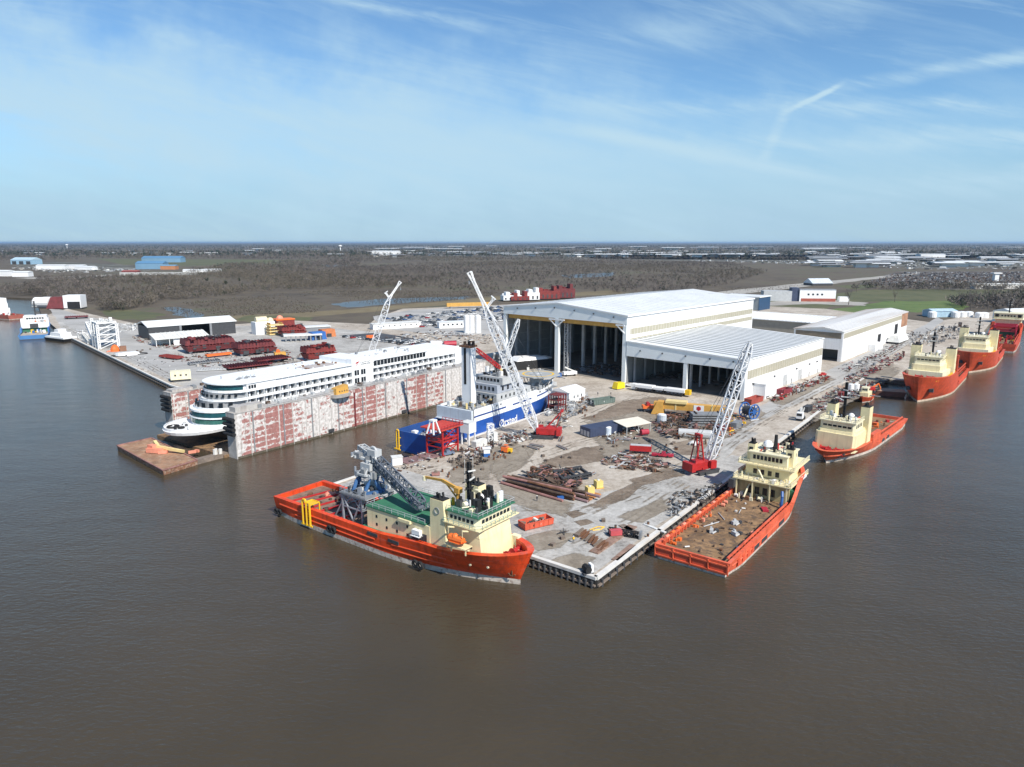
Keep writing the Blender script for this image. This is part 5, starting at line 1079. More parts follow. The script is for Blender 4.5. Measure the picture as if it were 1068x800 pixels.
# boats up the river on the left
s1 = at(29, 352, 0)
lb_ = thing('blue_workboat', 'sky blue workboat with white upper works moored at the far end of the west wharf', 'boat', tuple(at(35, 354, 0)), 120); lb_.scale = (1.18, 1.18, 1.12)
h = Hull(lb_, 60, 17, 2.5, 2.2, 5.4, 20, 30, 3.0, 6.4, 8, mat=SKYHULL, boot=DARK, bootz=.3, wi=.5, deck=M('tan_deck', (.38, .33, .27), .9, var=.3), xf=28)
tier('main_deckhouse', lb_, 26, 50, 7.6, 5.45, 9.6, WHITE, cham=.8); tier('bridge', lb_, 34, 48, 7.0, 9.7, 13.4, WHITE, cham=.8, ra=-.3)
win_row(lb_, (33.8, -5.4, 11.8), (33.8, 5.4, 11.8), 7, 1.2, 1.2, (-1, 0, 0)); MB().box(25.8, 26.1, -2, 3, 5.6, 8.6).build('deckhouse_doorway', DARK, lb_)
for s_ in (-1, 1): MB().box(28, 34, s_ * 7.2 - 1.1, s_ * 7.2 + 1.1, 5.4, 12).build('funnel', WHITE, lb_); MB().box(18, 27, s_ * 8 - .5, s_ * 8 + .5, 3, 6).build('side_casing', BLUEP if s_ < 0 else SKYHULL, lb_)
mast(lb_, 42, 0, 13.4, 24, DARK, 1.6); clutter(lb_, 20, 28, -6, 6, 2.2, 30, (BLUEP, YELLOW, DARK, WHITE, LGREY), 121, .6, 2, 3); clutter(lb_, 26, 34, -7, 7, 9.6, 20, (WHITE, ORP, LGREY), 122, .5, 1.8, 2)
pbt = thing('push_boat', 'little white push boat with square bow lying beside the blue workboat', 'boat', tuple(at(64, 355, 0)), 150)
m = MB(); m.solid([(-13, -5, -.3), (13, -5, -.3), (13, 5, -.3), (-13, 5, -.3)], [(-14, -5.6, 2.2), (14, -5.6, 2.2), (14, 5.6, 2.2), (-14, 5.6, 2.2)]); m.build('barge_hull', BLACK, pbt)
MB().box(-13, 13, -5.2, 5.2, 2.22, 3.4).build('deck', WHITE, pbt); tier('deckhouse', pbt, -8, 8, 4, 3.4, 6.4, WHITE, rf=1, ra=1); tier('wheelhouse', pbt, -3, 3, 3, 6.4, 9, WHITE, rf=.4, ra=.4); win_row(pbt, (-7, -4.0, 5), (7, -4.0, 5), 5, 1.2, 1, (0, -1, 0))
rs = thing('red_ship', 'red hulled ship with white superstructure at the left edge of the picture', 'ship', tuple(at(17, 333, 0)), 152)
h = Hull(rs, 70, 15, 2, 3, 6, 26, 36, 4.4, 7, 8.4, mat=M('red_brown_hull', (.33, .10, .07), .6, var=.2), boot=BOOT, bootz=.5, wi=.5, xf=34)
tier('main_deckhouse', rs, 22, 56, 6.6, 3.1, 10, WHITE, cham=.5); tier('accommodation_tier', rs, 24, 54, 6, 10, 15, WHITE); tier('bridge', rs, 26, 42, 6.4, 15, 20, WHITE, rf=.4)
win_row(rs, (25, -6.0, 12.5), (53, -6.0, 12.5), 8, 1.4, 1.2, (0, -1, 0)); win_row(rs, (27, -6.4, 18), (41, -6.4, 18), 5, 1.6, 1.3, (0, -1, 0)); clutter(rs, 2, 22, -5, 5, 3, 30, (REDP, WHITE, DARK, RUST), 131, .6, 2.4, 3.2)
# ------------------------------------------------------------------ fabrication halls
def rib(mb, x0, x1, y, z0, z1, step, out):
    x = x0
    while x < x1: mb.box(x, x + .12, y, y + out, z0, z1) if out > 0 else mb.box(x, x + .12, y + out, y, z0, z1); x += step
HF = at(652, 399)                         # front right corner of the tall hall; x runs into the hall, y to the left along its front
HA = 48.2
H1 = thing('fabrication_hall', 'tall white fabrication hall with huge open front, shallow gable roof and grey inner columns', 'hall', tuple(HF), HA)
W1, D1, E1, P1 = 87., 158., 35.8, 40.0
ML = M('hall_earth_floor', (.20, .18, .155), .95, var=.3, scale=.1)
m = MB()      # roof: two slopes, 0.6 m thick
ym = W1 * .53
for ya, yb, za, zb_ in ((-.8, ym, E1, P1), (ym, W1 + .8, P1, E1)):
    m.solid([(-1, ya, za - .5), (D1 + 1, ya, za - .5), (D1 + 1, yb, zb_ - .5), (-1, yb, zb_ - .5)], [(-1, ya, za + .1), (D1 + 1, ya, za + .1), (D1 + 1, yb, zb_ + .1), (-1, yb, zb_ + .1)])
roof = m.build('roof', ROOFW, H1)
m = MB()
for k in range(1, 26):
    x = k * D1 / 26
    m.solid([(x, -.8, E1 + .09), (x + .5, -.8, E1 + .09), (x + .5, ym, P1 + .09), (x, ym, P1 + .09)], [(x, -.8, E1 + .2), (x + .5, -.8, E1 + .2), (x + .5, ym, P1 + .2), (x, ym, P1 + .2)])
    m.solid([(x, ym, P1 + .09), (x + .5, ym, P1 + .09), (x + .5, W1 + .8, E1 + .09), (x, W1 + .8, E1 + .09)], [(x, ym, P1 + .2), (x + .5, ym, P1 + .2), (x + .5, W1 + .8, E1 + .2), (x, W1 + .8, E1 + .2)])
m.build('roof_seam', M('pale_roof_seam', (.60, .61, .61), .5), roof)
m = MB(); m.box(-.9, D1, -1.1, -.82, E1 - .7, E1 + .15); m.build('eave_gutter', CLADW, roof)
# right wall: white cladding with two translucent bands
wl = MB().box(0, D1, -.25, .25, 0, E1 - .5).build('right_wall', CLADW, H1)
for z0, z1 in ((E1 - 10.4, E1 - 7.2), (E1 - 14.8, E1 - 12.4)): MB().box(3, D1 - 1, -.32, -.2, z0, z1).build('translucent_band', TAN, wl)
m = MB(); rib(m, 1, D1, -.25, 0, E1 - .6, 3.05, -.09); m.build('cladding_rib', CLADW, wl)
MB().box(0, D1, W1 - .25, W1 + .25, 0, E1 - .5).build('left_wall', CLADG, H1)
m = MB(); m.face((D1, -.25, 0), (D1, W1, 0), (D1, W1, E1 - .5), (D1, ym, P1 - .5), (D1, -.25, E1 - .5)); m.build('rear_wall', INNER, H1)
MB().box(.6, D1 - .4, W1 - .9, W1 - .3, 0, E1 - 1).build('inner_shade_lining', INNER, H1); MB().box(.6, D1 - .4, .3, .55, 0, E1 - 1).build('inner_shade_lining', INNER, H1)
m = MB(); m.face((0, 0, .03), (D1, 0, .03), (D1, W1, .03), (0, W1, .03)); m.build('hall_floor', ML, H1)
fs = MB(); F0 = E1 - 4.6
fs.solid([(-.55, -.3, F0), (-.55, W1 + .3, F0), (-.55, W1 + .3, E1 - .5), (-.55, ym, P1 - .5), (-.55, -.3, E1 - .5)], [(-.1, -.3, F0), (-.1, W1 + .3, F0), (-.1, W1 + .3, E1 - .5), (-.1, ym, P1 - .5), (-.1, -.3, E1 - .5)])
fs.build('front_fascia', CLADG, H1)
for y in (8, 21, 34, 48, 62, 76):
    MB().box(-1.1, -.56, y - .3, y + .3, E1 - 2.3 + (P1 - E1) * (1 - abs(y - ym) / ym) * .8, E1 - 1.6 + (P1 - E1) * (1 - abs(y - ym) / ym) * .8).build('flood_lamp', DARK, H1)
mid_y = 46.5
for y, wd in ((.2, 2.2), (mid_y, 2.6), (W1 - .5, 2.2)):
    MB().box(-.4, 1.4, y - wd / 2 + (.9 if y < 1 else 0), y + wd / 2 + (.9 if y < 1 else 0), 0, F0 if y != mid_y else F0 + 1.5).build('front_column', CLADG, H1)
br = MB()
for y, s_ in ((mid_y, 1), (mid_y, -1), (1, 1)): br.bar((-.6, y, F0 - 5), (-.6, y + 5 * s_, F0 - .8), .5); br.box(-.9, .2, min(y, y + 5.5 * s_), max(y, y + 5.5 * s_), F0 - 1.2, F0 - .4)
br.build('crane_bracket', CLADW, H1)
MB().lattice((4, mid_y - 4.5, 0), (4, mid_y - 4.5, F0), 2.4, 2.4, n=9, ch=.5, lc=.3, taper=0, side=(1, 0, 0)).build('lattice_column', COLM, H1)
MB().box(1.6, 3.8, 1.8, mid_y - 2, F0 - 2.6, F0 - .3).build('travelling_crane_beam', OCHRE, H1); MB().box(1.6, 3.8, mid_y + 2, W1 - 2, F0 - 2.6, F0 - .3).build('travelling_crane_beam', OCHRE, H1)
for k in range(13):
    x = 8 + k * 11.6
    for y in (1.6, W1 - 2.2):
        c = MB().box(x - .7, x + .7, y - .7, y + .7, 0, E1 - 1).build('inner_column', COLM, H1)
    if k > 0: MB().box(x - .8, x + .8, mid_y - 5.2, mid_y - 3.6, 0, E1 - 1).build('inner_column', COLM, H1)
m = MB()
for z in (6, 12, 18, 24, 30): m.box(1, D1 - 2, W1 - 1.2, W1 - .95, z, z + .4); m.box(1, D1 - 2, .6, .85, z, z + .4)
m.build('wall_girt', COLM, H1)
# low hall on its right flank
W2, D2, HE2, LE2 = 66.0, 104., 22.4, 19.4
H2 = thing('lean_to_hall', 'low white hall with sloping ribbed roof leaning on the right side of the tall hall', 'hall', tuple(HF), HA)
m = MB(); m.solid([(-.8, -W2 - .6, LE2 - .4), (D2 + .5, -W2 - .6, LE2 - .4), (D2 + .5, -.45, HE2 - .4), (-.8, -.45, HE2 - .4)], [(-.8, -W2 - .6, LE2 + .2), (D2 + .5, -W2 - .6, LE2 + .2), (D2 + .5, -.45, HE2 + .2), (-.8, -.45, HE2 + .2)])
roof = m.build('roof', ROOFW, H2)
m = MB()
for k in range(1, 20):
    x = k * D2 / 20
    m.solid([(x, -W2 - .6, LE2 + .19), (x + 2.2, -W2 - .6, LE2 + .19), (x + 2.2, -.45, HE2 + .19), (x, -.45, HE2 + .19)], [(x, -W2 - .6, LE2 + .3), (x + 2.2, -W2 - .6, LE2 + .3), (x + 2.2, -.45, HE2 + .3), (x, -.45, HE2 + .3)])
m.build('roof_light_strip', M('grey_roof_light', (.27, .285, .29), .6, var=.1), roof)
wr_ = MB().box(0, D2, -W2 - .2, -W2 + .2, 0, LE2 - .4).build('right_wall', CLADW, H2)
MB().box(2, D2 - .5, -W2 - .28, -W2 - .15, 9.8, 13.9).build('translucent_band', TAN, wr_)
m = MB(); rib(m, 1, D2, -W2 - .2, 0, LE2 - .5, 3.05, -.09); m.build('cladding_rib', CLADW, wr_)
for x in (47, 68): d_ = MB().box(x, x + 5, -W2 - .34, -W2 - .1, 0, 5.6).build('roller_door', LGREY, H2); MB().box(x + 4.0, x + 4.8, -W2 - .4, -W2 - .34, 0, 2.2).build('door_leaf', GREY, d_)
for x in (34, 58, 84, 98): MB().box(x, x + 1.1, -W2 - .33, -W2 - .2, 0, 2.3).build('door', GREY, H2)
for x in (8, 20, 34, 64, 83, 95): MB().box(x, x + .8, -W2 - .8, -W2 - .2, 6.6, 7.3).build('wall_lamp', DARK, H2)
m = MB(); m.face((D2, -W2, 0), (D2, -.3, 0), (D2, -.3, HE2 - .4), (D2, -W2, LE2 - .4)); m.build('rear_wall', CLADG, H2)
MB().box(D2 - .6, D2 - .2, -W2 + .3, -.6, 0, LE2 - 1).build('inner_shade_lining', INNER, H2); MB().box(.6, D2 - .7, -.65, -.42, 0, HE2 - 1.2).build('inner_shade_lining', INNER, H2); MB().box(.6, D2 - .7, -W2 + .22, -W2 + .4, 0, LE2 - 1.2).build('inner_shade_lining', INNER, H2)  # linings added over the walls, interior shade put into their dark colour
F2 = 14.5
m = MB(); m.solid([(-.5, -W2 - .2, F2), (-.5, -.5, F2), (-.5, -.5, HE2 - .4), (-.5, -W2 - .2, LE2 - .4)], [(-.1, -W2 - .2, F2), (-.1, -.5, F2), (-.1, -.5, HE2 - .4), (-.1, -W2 - .2, LE2 - .4)]); m.build('front_fascia', CLADG, H2)
for y in (-9, -22, -35, -48, -60): MB().box(-1.0, -.5, y - .3, y + .3, F2 + 3.2, F2 + 3.9).build('flood_lamp', DARK, H2)
for y in (-35, -W2 + .9): MB().box(-.4, 1.2, y - 1, y + 1, 0, F2 + 1.2).build('front_column', CLADG, H2)
for k in range(10):
    x = 6 + k * 10.5
    for y in (-W2 + 1.4, -35, -2): MB().box(x - .6, x + .6, y - .5, y + .5, 0, LE2 - 1).build('inner_column', COLM, H2)
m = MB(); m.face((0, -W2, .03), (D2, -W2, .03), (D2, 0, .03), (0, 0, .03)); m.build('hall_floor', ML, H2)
MB().box(9, 27, -W2 - 6.4, -W2 - .3, 0, 7.0).build('white_annex', CLADW, H2)
m = MB(); m.box(8.8, 27.2, -W2 - 6.6, -W2 - .3, 7.02, 7.3); m.build('annex_roof', ROOFW, H2)
# third hall
C3 = at(877, 377.5)
H3 = thing('fabrication_hall', 'long white hall with brown trim strips and a rust stained far end', 'hall', tuple(C3), 49.6)
W3, D3, E3 = 30., 172., 19.
rm = ramp_ground('rust_streaked_white_roof', [(.40, (.72, .71, .69)), (.5, (.66, .645, .62)), (.58, (.52, .47, .42)), (.68, (.36, .26, .19))], [(.03, 1.), (.15, .5)], rough=.6, stretch=(.06, 1, 1))
m = MB(); yr = W3 * .42
for ya, yb, za, zb_ in ((-.6, yr, E3, E3 + 2.2), (yr, W3 + .6, E3 + 2.2, E3)): m.solid([(-1, ya, za - .5), (D3, ya, za - .5), (D3, yb, zb_ - .5), (-1, yb, zb_ - .5)], [(-1, ya, za), (D3, ya, za), (D3, yb, zb_), (-1, yb, zb_)])
roof = m.build('roof', rm, H3)
m = MB()
for k in range(1, 9):
    ya = -.6 + k * (yr + .6) / 9; z = E3 + 2.2 * k / 9; m.box(-1, D3, ya, ya + .5, z - .05, z + .12)
m.build('roof_seam', LGREY, roof)
MB().box(D3 - 22, D3, -.7, yr, E3 + .1, E3 + .6).build('rusted_roof_end', M('rust_stained_cladding', (.34, .20, .13), .8, var=.4, scale=.2), roof) if False else None
MB().box(.6, D3 - 1, .25, .5, 0, E3 - .8).build('inner_shade_lining', INNER, H3)  # dark lining added so the sunlit inner wall looks shaded
m = MB(); m.face((0, .3, E3 - .45), (0, W3, E3 - .45), (0, yr, E3 + 1.75)); m.build('front_gable', CLADW, H3)
w3 = MB().box(0, D3, -.2, .2, 0, E3 - .5).build('right_wall', CLADW, H3); MB().box(1, D3 - 20, -.28, -.15, E3 - 4.6, E3 - 1.4).build('translucent_band', TAN, w3)
MB().box(D3 - 20, D3 - .1, -.27, -.16, 8, E3 - .6).build('rust_stained_panel', M('rust_stained_cladding', (.36, .19, .11), .8, var=.4, scale=.15), w3)
for x, wd, hh in ((84, 8, 9), (132, 9, 12)): MB().box(x, x + wd, -.34, -.1, 0, hh).build('doorway', BLACK, w3)
f3 = MB().box(-.2, .2, .2, W3, 7.4, E3 - .4).build('front_wall', CLADW, H3); MB().box(-.28, -.15, 1, W3 - 1, E3 - 4.6, E3 - 1.0).build('brown_trim_strip', M('brown_trim', (.22, .18, .13), .6), f3)
MB().box(-.2, .2, W3 * .5, W3, 0, 7.4).build('front_wall', CLADW, H3); MB().box(-.3, .3, .2, 2.2, 0, 7.4).build('front_column', CLADW, H3)
MB().box(0, D3, W3 - .2, W3 + .2, 0, E3 - .5).build('left_wall', CLADW, H3); MB().box(14, 14.4, .3, W3 - .3, 0, E3 - 1).build('inner_wall', INNER, H3); MB().box(D3 - .4, D3, 0, W3, 0, E3).build('rear_wall', CLADG, H3)
MB().box(60, 80, -5, -.4, 0, 4.5).build('white_lean_to', CLADW, H3)
# low hall behind
C4 = at(776, 347); H4 = thing('workshop_hall', 'low white workshop behind the tall hall with ribbed roof and grey band along its eave', 'hall', tuple(C4), HA)
m = MB(); m.box(0, .4, -62, 6, 0, 12); m.box(60, 60.4, -62, 6, 0, 12); m.box(0, 60, -62.2, -61.8, 0, 12); m.box(0, 60, 5.8, 6.2, 0, 12); m.build('outer_wall', M('grey_beige_cladding', (.33, .31, .26), .6, var=.1), H4)
m = MB(); m.solid([(-1, -63, 11.8), (30, -63, 14.6), (30, 7, 14.6), (-1, 7, 11.8)], [(-1, -63, 12.3), (30, -63, 15.1), (30, 7, 15.1), (-1, 7, 12.3)]); m.solid([(30, -63, 14.6), (61, -63, 11.8), (61, 7, 11.8), (30, 7, 14.6)], [(30, -63, 15.1), (61, -63, 12.3), (61, 7, 12.3), (30, 7, 15.1)])
for k in range(23): m.solid([(-1, -62 + 3 * k, 12.3), (30, -62 + 3 * k, 15.1), (30, -61.2 + 3 * k, 15.1), (-1, -61.2 + 3 * k, 12.3)], [(-1, -62 + 3 * k, 12.55), (30, -62 + 3 * k, 15.35), (30, -61.2 + 3 * k, 15.35), (-1, -61.2 + 3 * k, 12.55)])
m.build('roof', ROOFW, H4); MB().box(30, 40, -62, -40, 15.1, 19).build('roof_monitor', CLADW, H4) if False else None
C5 = at(791, 324); H5 = thing('storage_block', 'grey and blue cylinder-like store block with flat white roof behind the tall hall', 'storage building', tuple(C5), 48)
H5['label'] = 'square store block with one grey and one blue face behind the tall hall'
m = MB().use(M('corrugated_grey', (.32, .35, .36), .5, var=.15)).box(0, 30, 0, 34, 0, 14).build('grey_face', None, H5)
MB().box(-.2, 30, -.25, 0, 0, 14).build('blue_face', M('deep_blue_cladding', (.02, .06, .13), .5), H5); MB().box(-1, 31, -1, 46, 14.02, 15).build('roof', ROOFW, H5)

# dark shed and lean-to on the north yard
Cs = at(246, 347.5); sh = thing('open_shed', 'long dark walled shed with white roof and one open bay on the grass edge', 'shed', tuple(Cs), 222)
LS = 66
for x0_, x1_ in ((0, 20), (42, LS)): MB().box(x0_, x1_, -.2, .2, 0, 10).build('front_wall', DARK, sh)
MB().box(0, LS, -28, -27.6, 0, 10).build('rear_wall', DARK, sh)
for x0_ in (0, LS - .4): MB().box(x0_, x0_ + .4, -27.6, -.2, 0, 10).build('end_wall', DARK, sh)
m = MB(); m.solid([(-1, .8, 9.8), (LS + 1, .8, 9.8), (LS + 1, -14, 13), (-1, -14, 13)], [(-1, .8, 10.4), (LS + 1, .8, 10.4), (LS + 1, -14, 13.6), (-1, -14, 13.6)]); m.solid([(-1, -14, 13), (LS + 1, -14, 13), (LS + 1, -28.8, 9.8), (-1, -28.8, 9.8)], [(-1, -14, 13.6), (LS + 1, -14, 13.6), (LS + 1, -28.8, 10.4), (-1, -28.8, 10.4)]); m.build('roof', ROOFW, sh)
for x in (19, 42): MB().box(x, x + 1.6, -.6, .5, 0, 9.7).build('bay_post', GREY, sh)
Cl = at(217, 357); lt = thing('lean_to_shed', 'small white roofed workshop shed in front of the long dark shed', 'shed', tuple(Cl), 222)
m = MB(); m.solid([(-1, 1, 5), (37, 1, 5), (37, -12, 8), (-1, -12, 8)], [(-1, 1, 5.5), (37, 1, 5.5), (37, -12, 8.5), (-1, -12, 8.5)])
for k in range(11): m.solid([(k * 3.2, 1, 5.5), (k * 3.2 + .6, 1, 5.5), (k * 3.2 + .6, -12, 8.5), (k * 3.2, -12, 8.5)], [(k * 3.2, 1, 5.8), (k * 3.2 + .6, 1, 5.8), (k * 3.2 + .6, -12, 8.8), (k * 3.2, -12, 8.8)])
m.build('roof', DWHITE, lt); MB().box(0, 36, -12, -11.6, 0, 7.6).build('rear_wall', WHITE, lt); MB().box(0, 8, -1, -.6, 0, 5).build('front_wall', WHITE, lt); MB().box(16, 24, -1, -.6, 0, 5).build('front_wall', WHITE, lt)
for k in range(5): MB().box(k * 9 - .2, k * 9 + .2, .2, .6, 0, 5).build('post', WHITE, lt)

# ------------------------------------------------------------------ cranes
def aim(foot, azd, u, v):
    """reach and height of a point in the vertical plane through foot (bearing azd) that the survey shows at u, v"""
    ca, sa = math.cos(R(azd)), math.sin(R(azd)); x = (u - 534) / FPX; y = (400 - v) / FPX
    F, Uu = CP + y * SP, -SP + y * CP
    # (x t, F t) = foot + r (ca, sa)
    det = x * (-sa) + F * ca; t = (foot[0] * (-sa) + foot[1] * ca) / det
    r = (x * t - foot[0]) * ca + (F * t - foot[1]) * sa
    return r, CAMH + Uu * t
PALEB = M('weathered_white_boom', (.66, .67, .68), .5, var=.2, scale=.6)
def crawler(label, u, v, azd, bu, bv, ju=None, jv=None, mx_=-2.0, body=REDP, foot_r=2.0, w0=2.6, ropes=True, back=9., mast_h=9.):
    p = at(u, v); c = thing('crawler_crane', label, 'crane', tuple(p), azd)
    for s_ in (-1, 1):
        t = MB(); t.solid([(-4, s_ * 2.6 - .55, .3), (4, s_ * 2.6 - .55, .3), (4, s_ * 2.6 + .55, .3), (-4, s_ * 2.6 + .55, .3)], [(-4.4, s_ * 2.6 - .55, 1.3), (4.4, s_ * 2.6 - .55, 1.3), (4.4, s_ * 2.6 + .55, 1.3), (-4.4, s_ * 2.6 + .55, 1.3)]); t.box(-4, 4, s_ * 2.6 - .5, s_ * 2.6 + .5, 0, .35); t.build('crawler_track', DARK, c)
    b = MB(); b.box(-5.2, 2.6, -1.7, 1.7, 1.5, 3.8); b.box(-2, 1.4, -2.0, 2.0, 1.5, 2.2); b.solid([(-4.8, -1.6, 3.8), (-.5, -1.6, 3.8), (-.5, 1.6, 3.8), (-4.8, 1.6, 3.8)], [(-4.4, -1.4, 4.5), (-1, -1.4, 4.5), (-1, 1.4, 4.5), (-4.4, 1.4, 4.5)]); b.build('machine_house', body, c)
    cb = MB(); cb.box(.6, 3.0, -3.0, -1.75, 1.7, 4.2); cb = cb.build('cab', body, c); MB().box(3.0, 3.06, -2.9, -1.85, 2.8, 4.0).build('windscreen', GLASS, cb)
    MB().box(-6.8, -5.25, -2.4, 2.4, 1.4, 4.0).build('counterweight', body, c)
    r1, z1 = aim((p.x + foot_r * math.cos(R(azd)), p.y + foot_r * math.sin(R(azd))), azd, bu, bv); r1 += foot_r; z1 -= YZ
    f = Vector((foot_r, 0, 2.4)); hd_ = Vector((r1, 0, z1)); n = int((hd_ - f).length / 3.2)
    MB().lattice(f, hd_, 1.0, w0, n=n, ch=.40, lc=.24, taper=.1, side=(0, 1, 0)).build('lattice_boom', PALEB, c)
    g = MB()
    for s_ in (-1, 1): g.bar((-1.0, s_ * 1.3, 3.8), (mx_, s_ * 1.1, 3.8 + mast_h), .4); g.bar((-4.6, s_ * 1.3, 3.8), (mx_, s_ * 1.1, 3.8 + mast_h), .25)
    for k in range(4): g.bar((-1.0 + (mx_ + 1) * (k + .5) / 4, -1.2, 3.8 + (k + .5) * mast_h / 4), (-1.0 + (mx_ + 1) * (k + .5) / 4, 1.2, 3.8 + (k + .5) * mast_h / 4), .25)
    g.box(mx_ - .5, mx_ + .5, -1.4, 1.4, 3.4 + mast_h, 4.2 + mast_h); g.build('gantry_mast', body, c)
    tip = hd_
    if ju:
        r2, z2 = aim(p, azd, ju, jv); z2 -= YZ; tip = Vector((r2, 0, z2)); dj = (tip - hd_); nj = max(4, int(dj.length / 3))
        MB().lattice(hd_, tip, 1.4, .7, n=nj, ch=.42, lc=.3, taper=.12, side=(0, 1, 0)).build('jib', WHITE, c)
        up = Vector((-dj.z, 0, dj.x)).normalized(); up = up if up.x < 0 else -up; up = (up + (hd_ - f).normalized() * .5).normalized()
        top_ = hd_ + up * dj.length * .34; s3 = MB(); s3.lattice(hd_, top_, 1.2, .6, n=4, ch=.3, lc=.18, side=(0, 1, 0)); s3.bar(top_, top_ + (hd_ - top_).normalized().cross(Vector((0, 1, 0))) * 1.5, .4); s3.build('jib_strut', WHITE, c)
        rp = MB(); rp.bar(top_, tip, .09); rp.bar(top_, (mx_, 0, 4 + mast_h), .09); rp.build('jib_pendant', DARK, c)
    rp = MB()
    for s_ in (-.8, .8): rp.bar((mx_, s_, 4 + mast_h), (hd_.x, s_ * .6, hd_.z), .09); rp.bar((-4.8, s_, 3.8), (mx_, s_, 4 + mast_h), .12); [rp.bar((f.x, s_ * .4 + q * .2, f.z), (hd_.x, s_ * .4 + q * .2, hd_.z + .6), .05) for q in (0, 1)]
    rp.build('boom_pendant', DARK, c)
    hk = MB(); hz_ = tip.z - 3.2; hk.bar(tip, (tip.x, 0, hz_), .1); hk.rbox(tip.x, 0, hz_ - .6, .6, .5, 1.2); hk.build('hook_block', GREY, c)
    return c
crawler('red crawler crane with straight white lattice boom leaning right by the right quay', 733, 492, 28, 782, 358, w0=2.5, mast_h=9, mx_=-2.6)
crawler('red crawler crane whose white boom and jib lean left over the blue ship', 567, 456, 168, 507, 322, 489.5, 284, w0=2.9, foot_r=2.6, mast_h=7, mx_=-7.)
crawler('white lattice boom crane standing behind the cruise ship, leaning right', 376, 394, 8, 406, 311, 417.5, 294, w0=3.0)
crawler('small pale lattice crane with pink boom head standing before the tall hall opening', 519, 392, 15, 541, 333, w0=2.2, body=LGREY)
# red extension of the crane beside the blue ship
rnd_ = lambda k: math.sin(k * 12.9 + 1)
# ------------------------------------------------------------------ yard objects
def P(name, label, cat, u, v, rz=0, group=None, z=YZ): return thing(name, label, cat, tuple(at(u, v, z)), rz, group)
def skip(label, u, v, rz, L_, W_, H_, mat, fill=True, seed=1):
    s = P('skip', label, 'skip', u, v, rz); t = .15
    m = MB(); A_ = [(-L_ / 2, -W_ / 2, .2), (L_ / 2, -W_ / 2, .2), (L_ / 2, W_ / 2, .2), (-L_ / 2, W_ / 2, .2)]; B_ = [(x * 1.03, y * 1.05, H_) for x, y, _ in A_]; C_ = [(x - math.copysign(t, x), y - math.copysign(t, y), H_) for x, y, _ in B_]; D_ = [(x - math.copysign(t, x), y - math.copysign(t, y), .5) for x, y, _ in A_]
    m.loft(A_, B_); m.loft(B_, C_); m.loft(C_, D_); m.face(*D_); m.face(*reversed(A_)); m.build('skip_body', mat, s)
    m = MB(); n = int(L_ / 1.3)
    for k in range(n + 1):
        x = -L_ / 2 + k * L_ / n
        for sg in (-1, 1): m.bar((x, sg * (W_ / 2 + .05), .2), (x * 1.03, sg * (W_ / 2 * 1.05 + .05), H_), .14)
    m.bar((-L_ / 2 * 1.03, -W_ / 2 * 1.06, H_), (L_ / 2 * 1.03, -W_ / 2 * 1.06, H_), .2); m.bar((-L_ / 2 * 1.03, W_ / 2 * 1.06, H_), (L_ / 2 * 1.03, W_ / 2 * 1.06, H_), .2); m.build('stiffener', mat, s)
    if fill:
        rnd = random.Random(seed); m = MB().use(BROWN)
        for k in range(26): m.use((BROWN, DARK, DWHITE, TIMBER)[k % 4]); m.rbox(rnd.uniform(-L_ * .42, L_ * .42), rnd.uniform(-W_ * .36, W_ * .36), H_ * .45 + rnd.random() * .6, rnd.uniform(.4, 1.8), rnd.uniform(.2, .8), rnd.uniform(.1, .6), rnd.uniform(0, 180), rnd.uniform(-30, 30))
        f = m.build('rubbish', None, s); f['kind'] = 'stuff'
    return s
skip('long open orange scrap skip with debris inside, on the grey pier behind the foreground bow', 559, 548.5, 31, 8.6, 3.2, 1.9, M('skip_orange', (.60, .10, .05), .6, var=.2, streak=.3), True, 3)
skip('green sided open bin on the bare yard before the tall hall', 628, 421, 31, 12, 3.4, 2.6, M('grey_green_bin', (.12, .16, .14), .7, var=.2), True, 4)
skip('red open bin standing against the white annex of the low hall', 786, 420, 44, 11, 3.4, 2.6, M('red_brown_bin', (.34, .07, .05), .7, var=.2), False)
skip('crimson round shouldered bin along the side of the low hall, first past the annex', 818, 411, 44, 9, 3.4, 2.8, M('crimson_bin', (.26, .04, .05), .7, var=.2), True, 6)

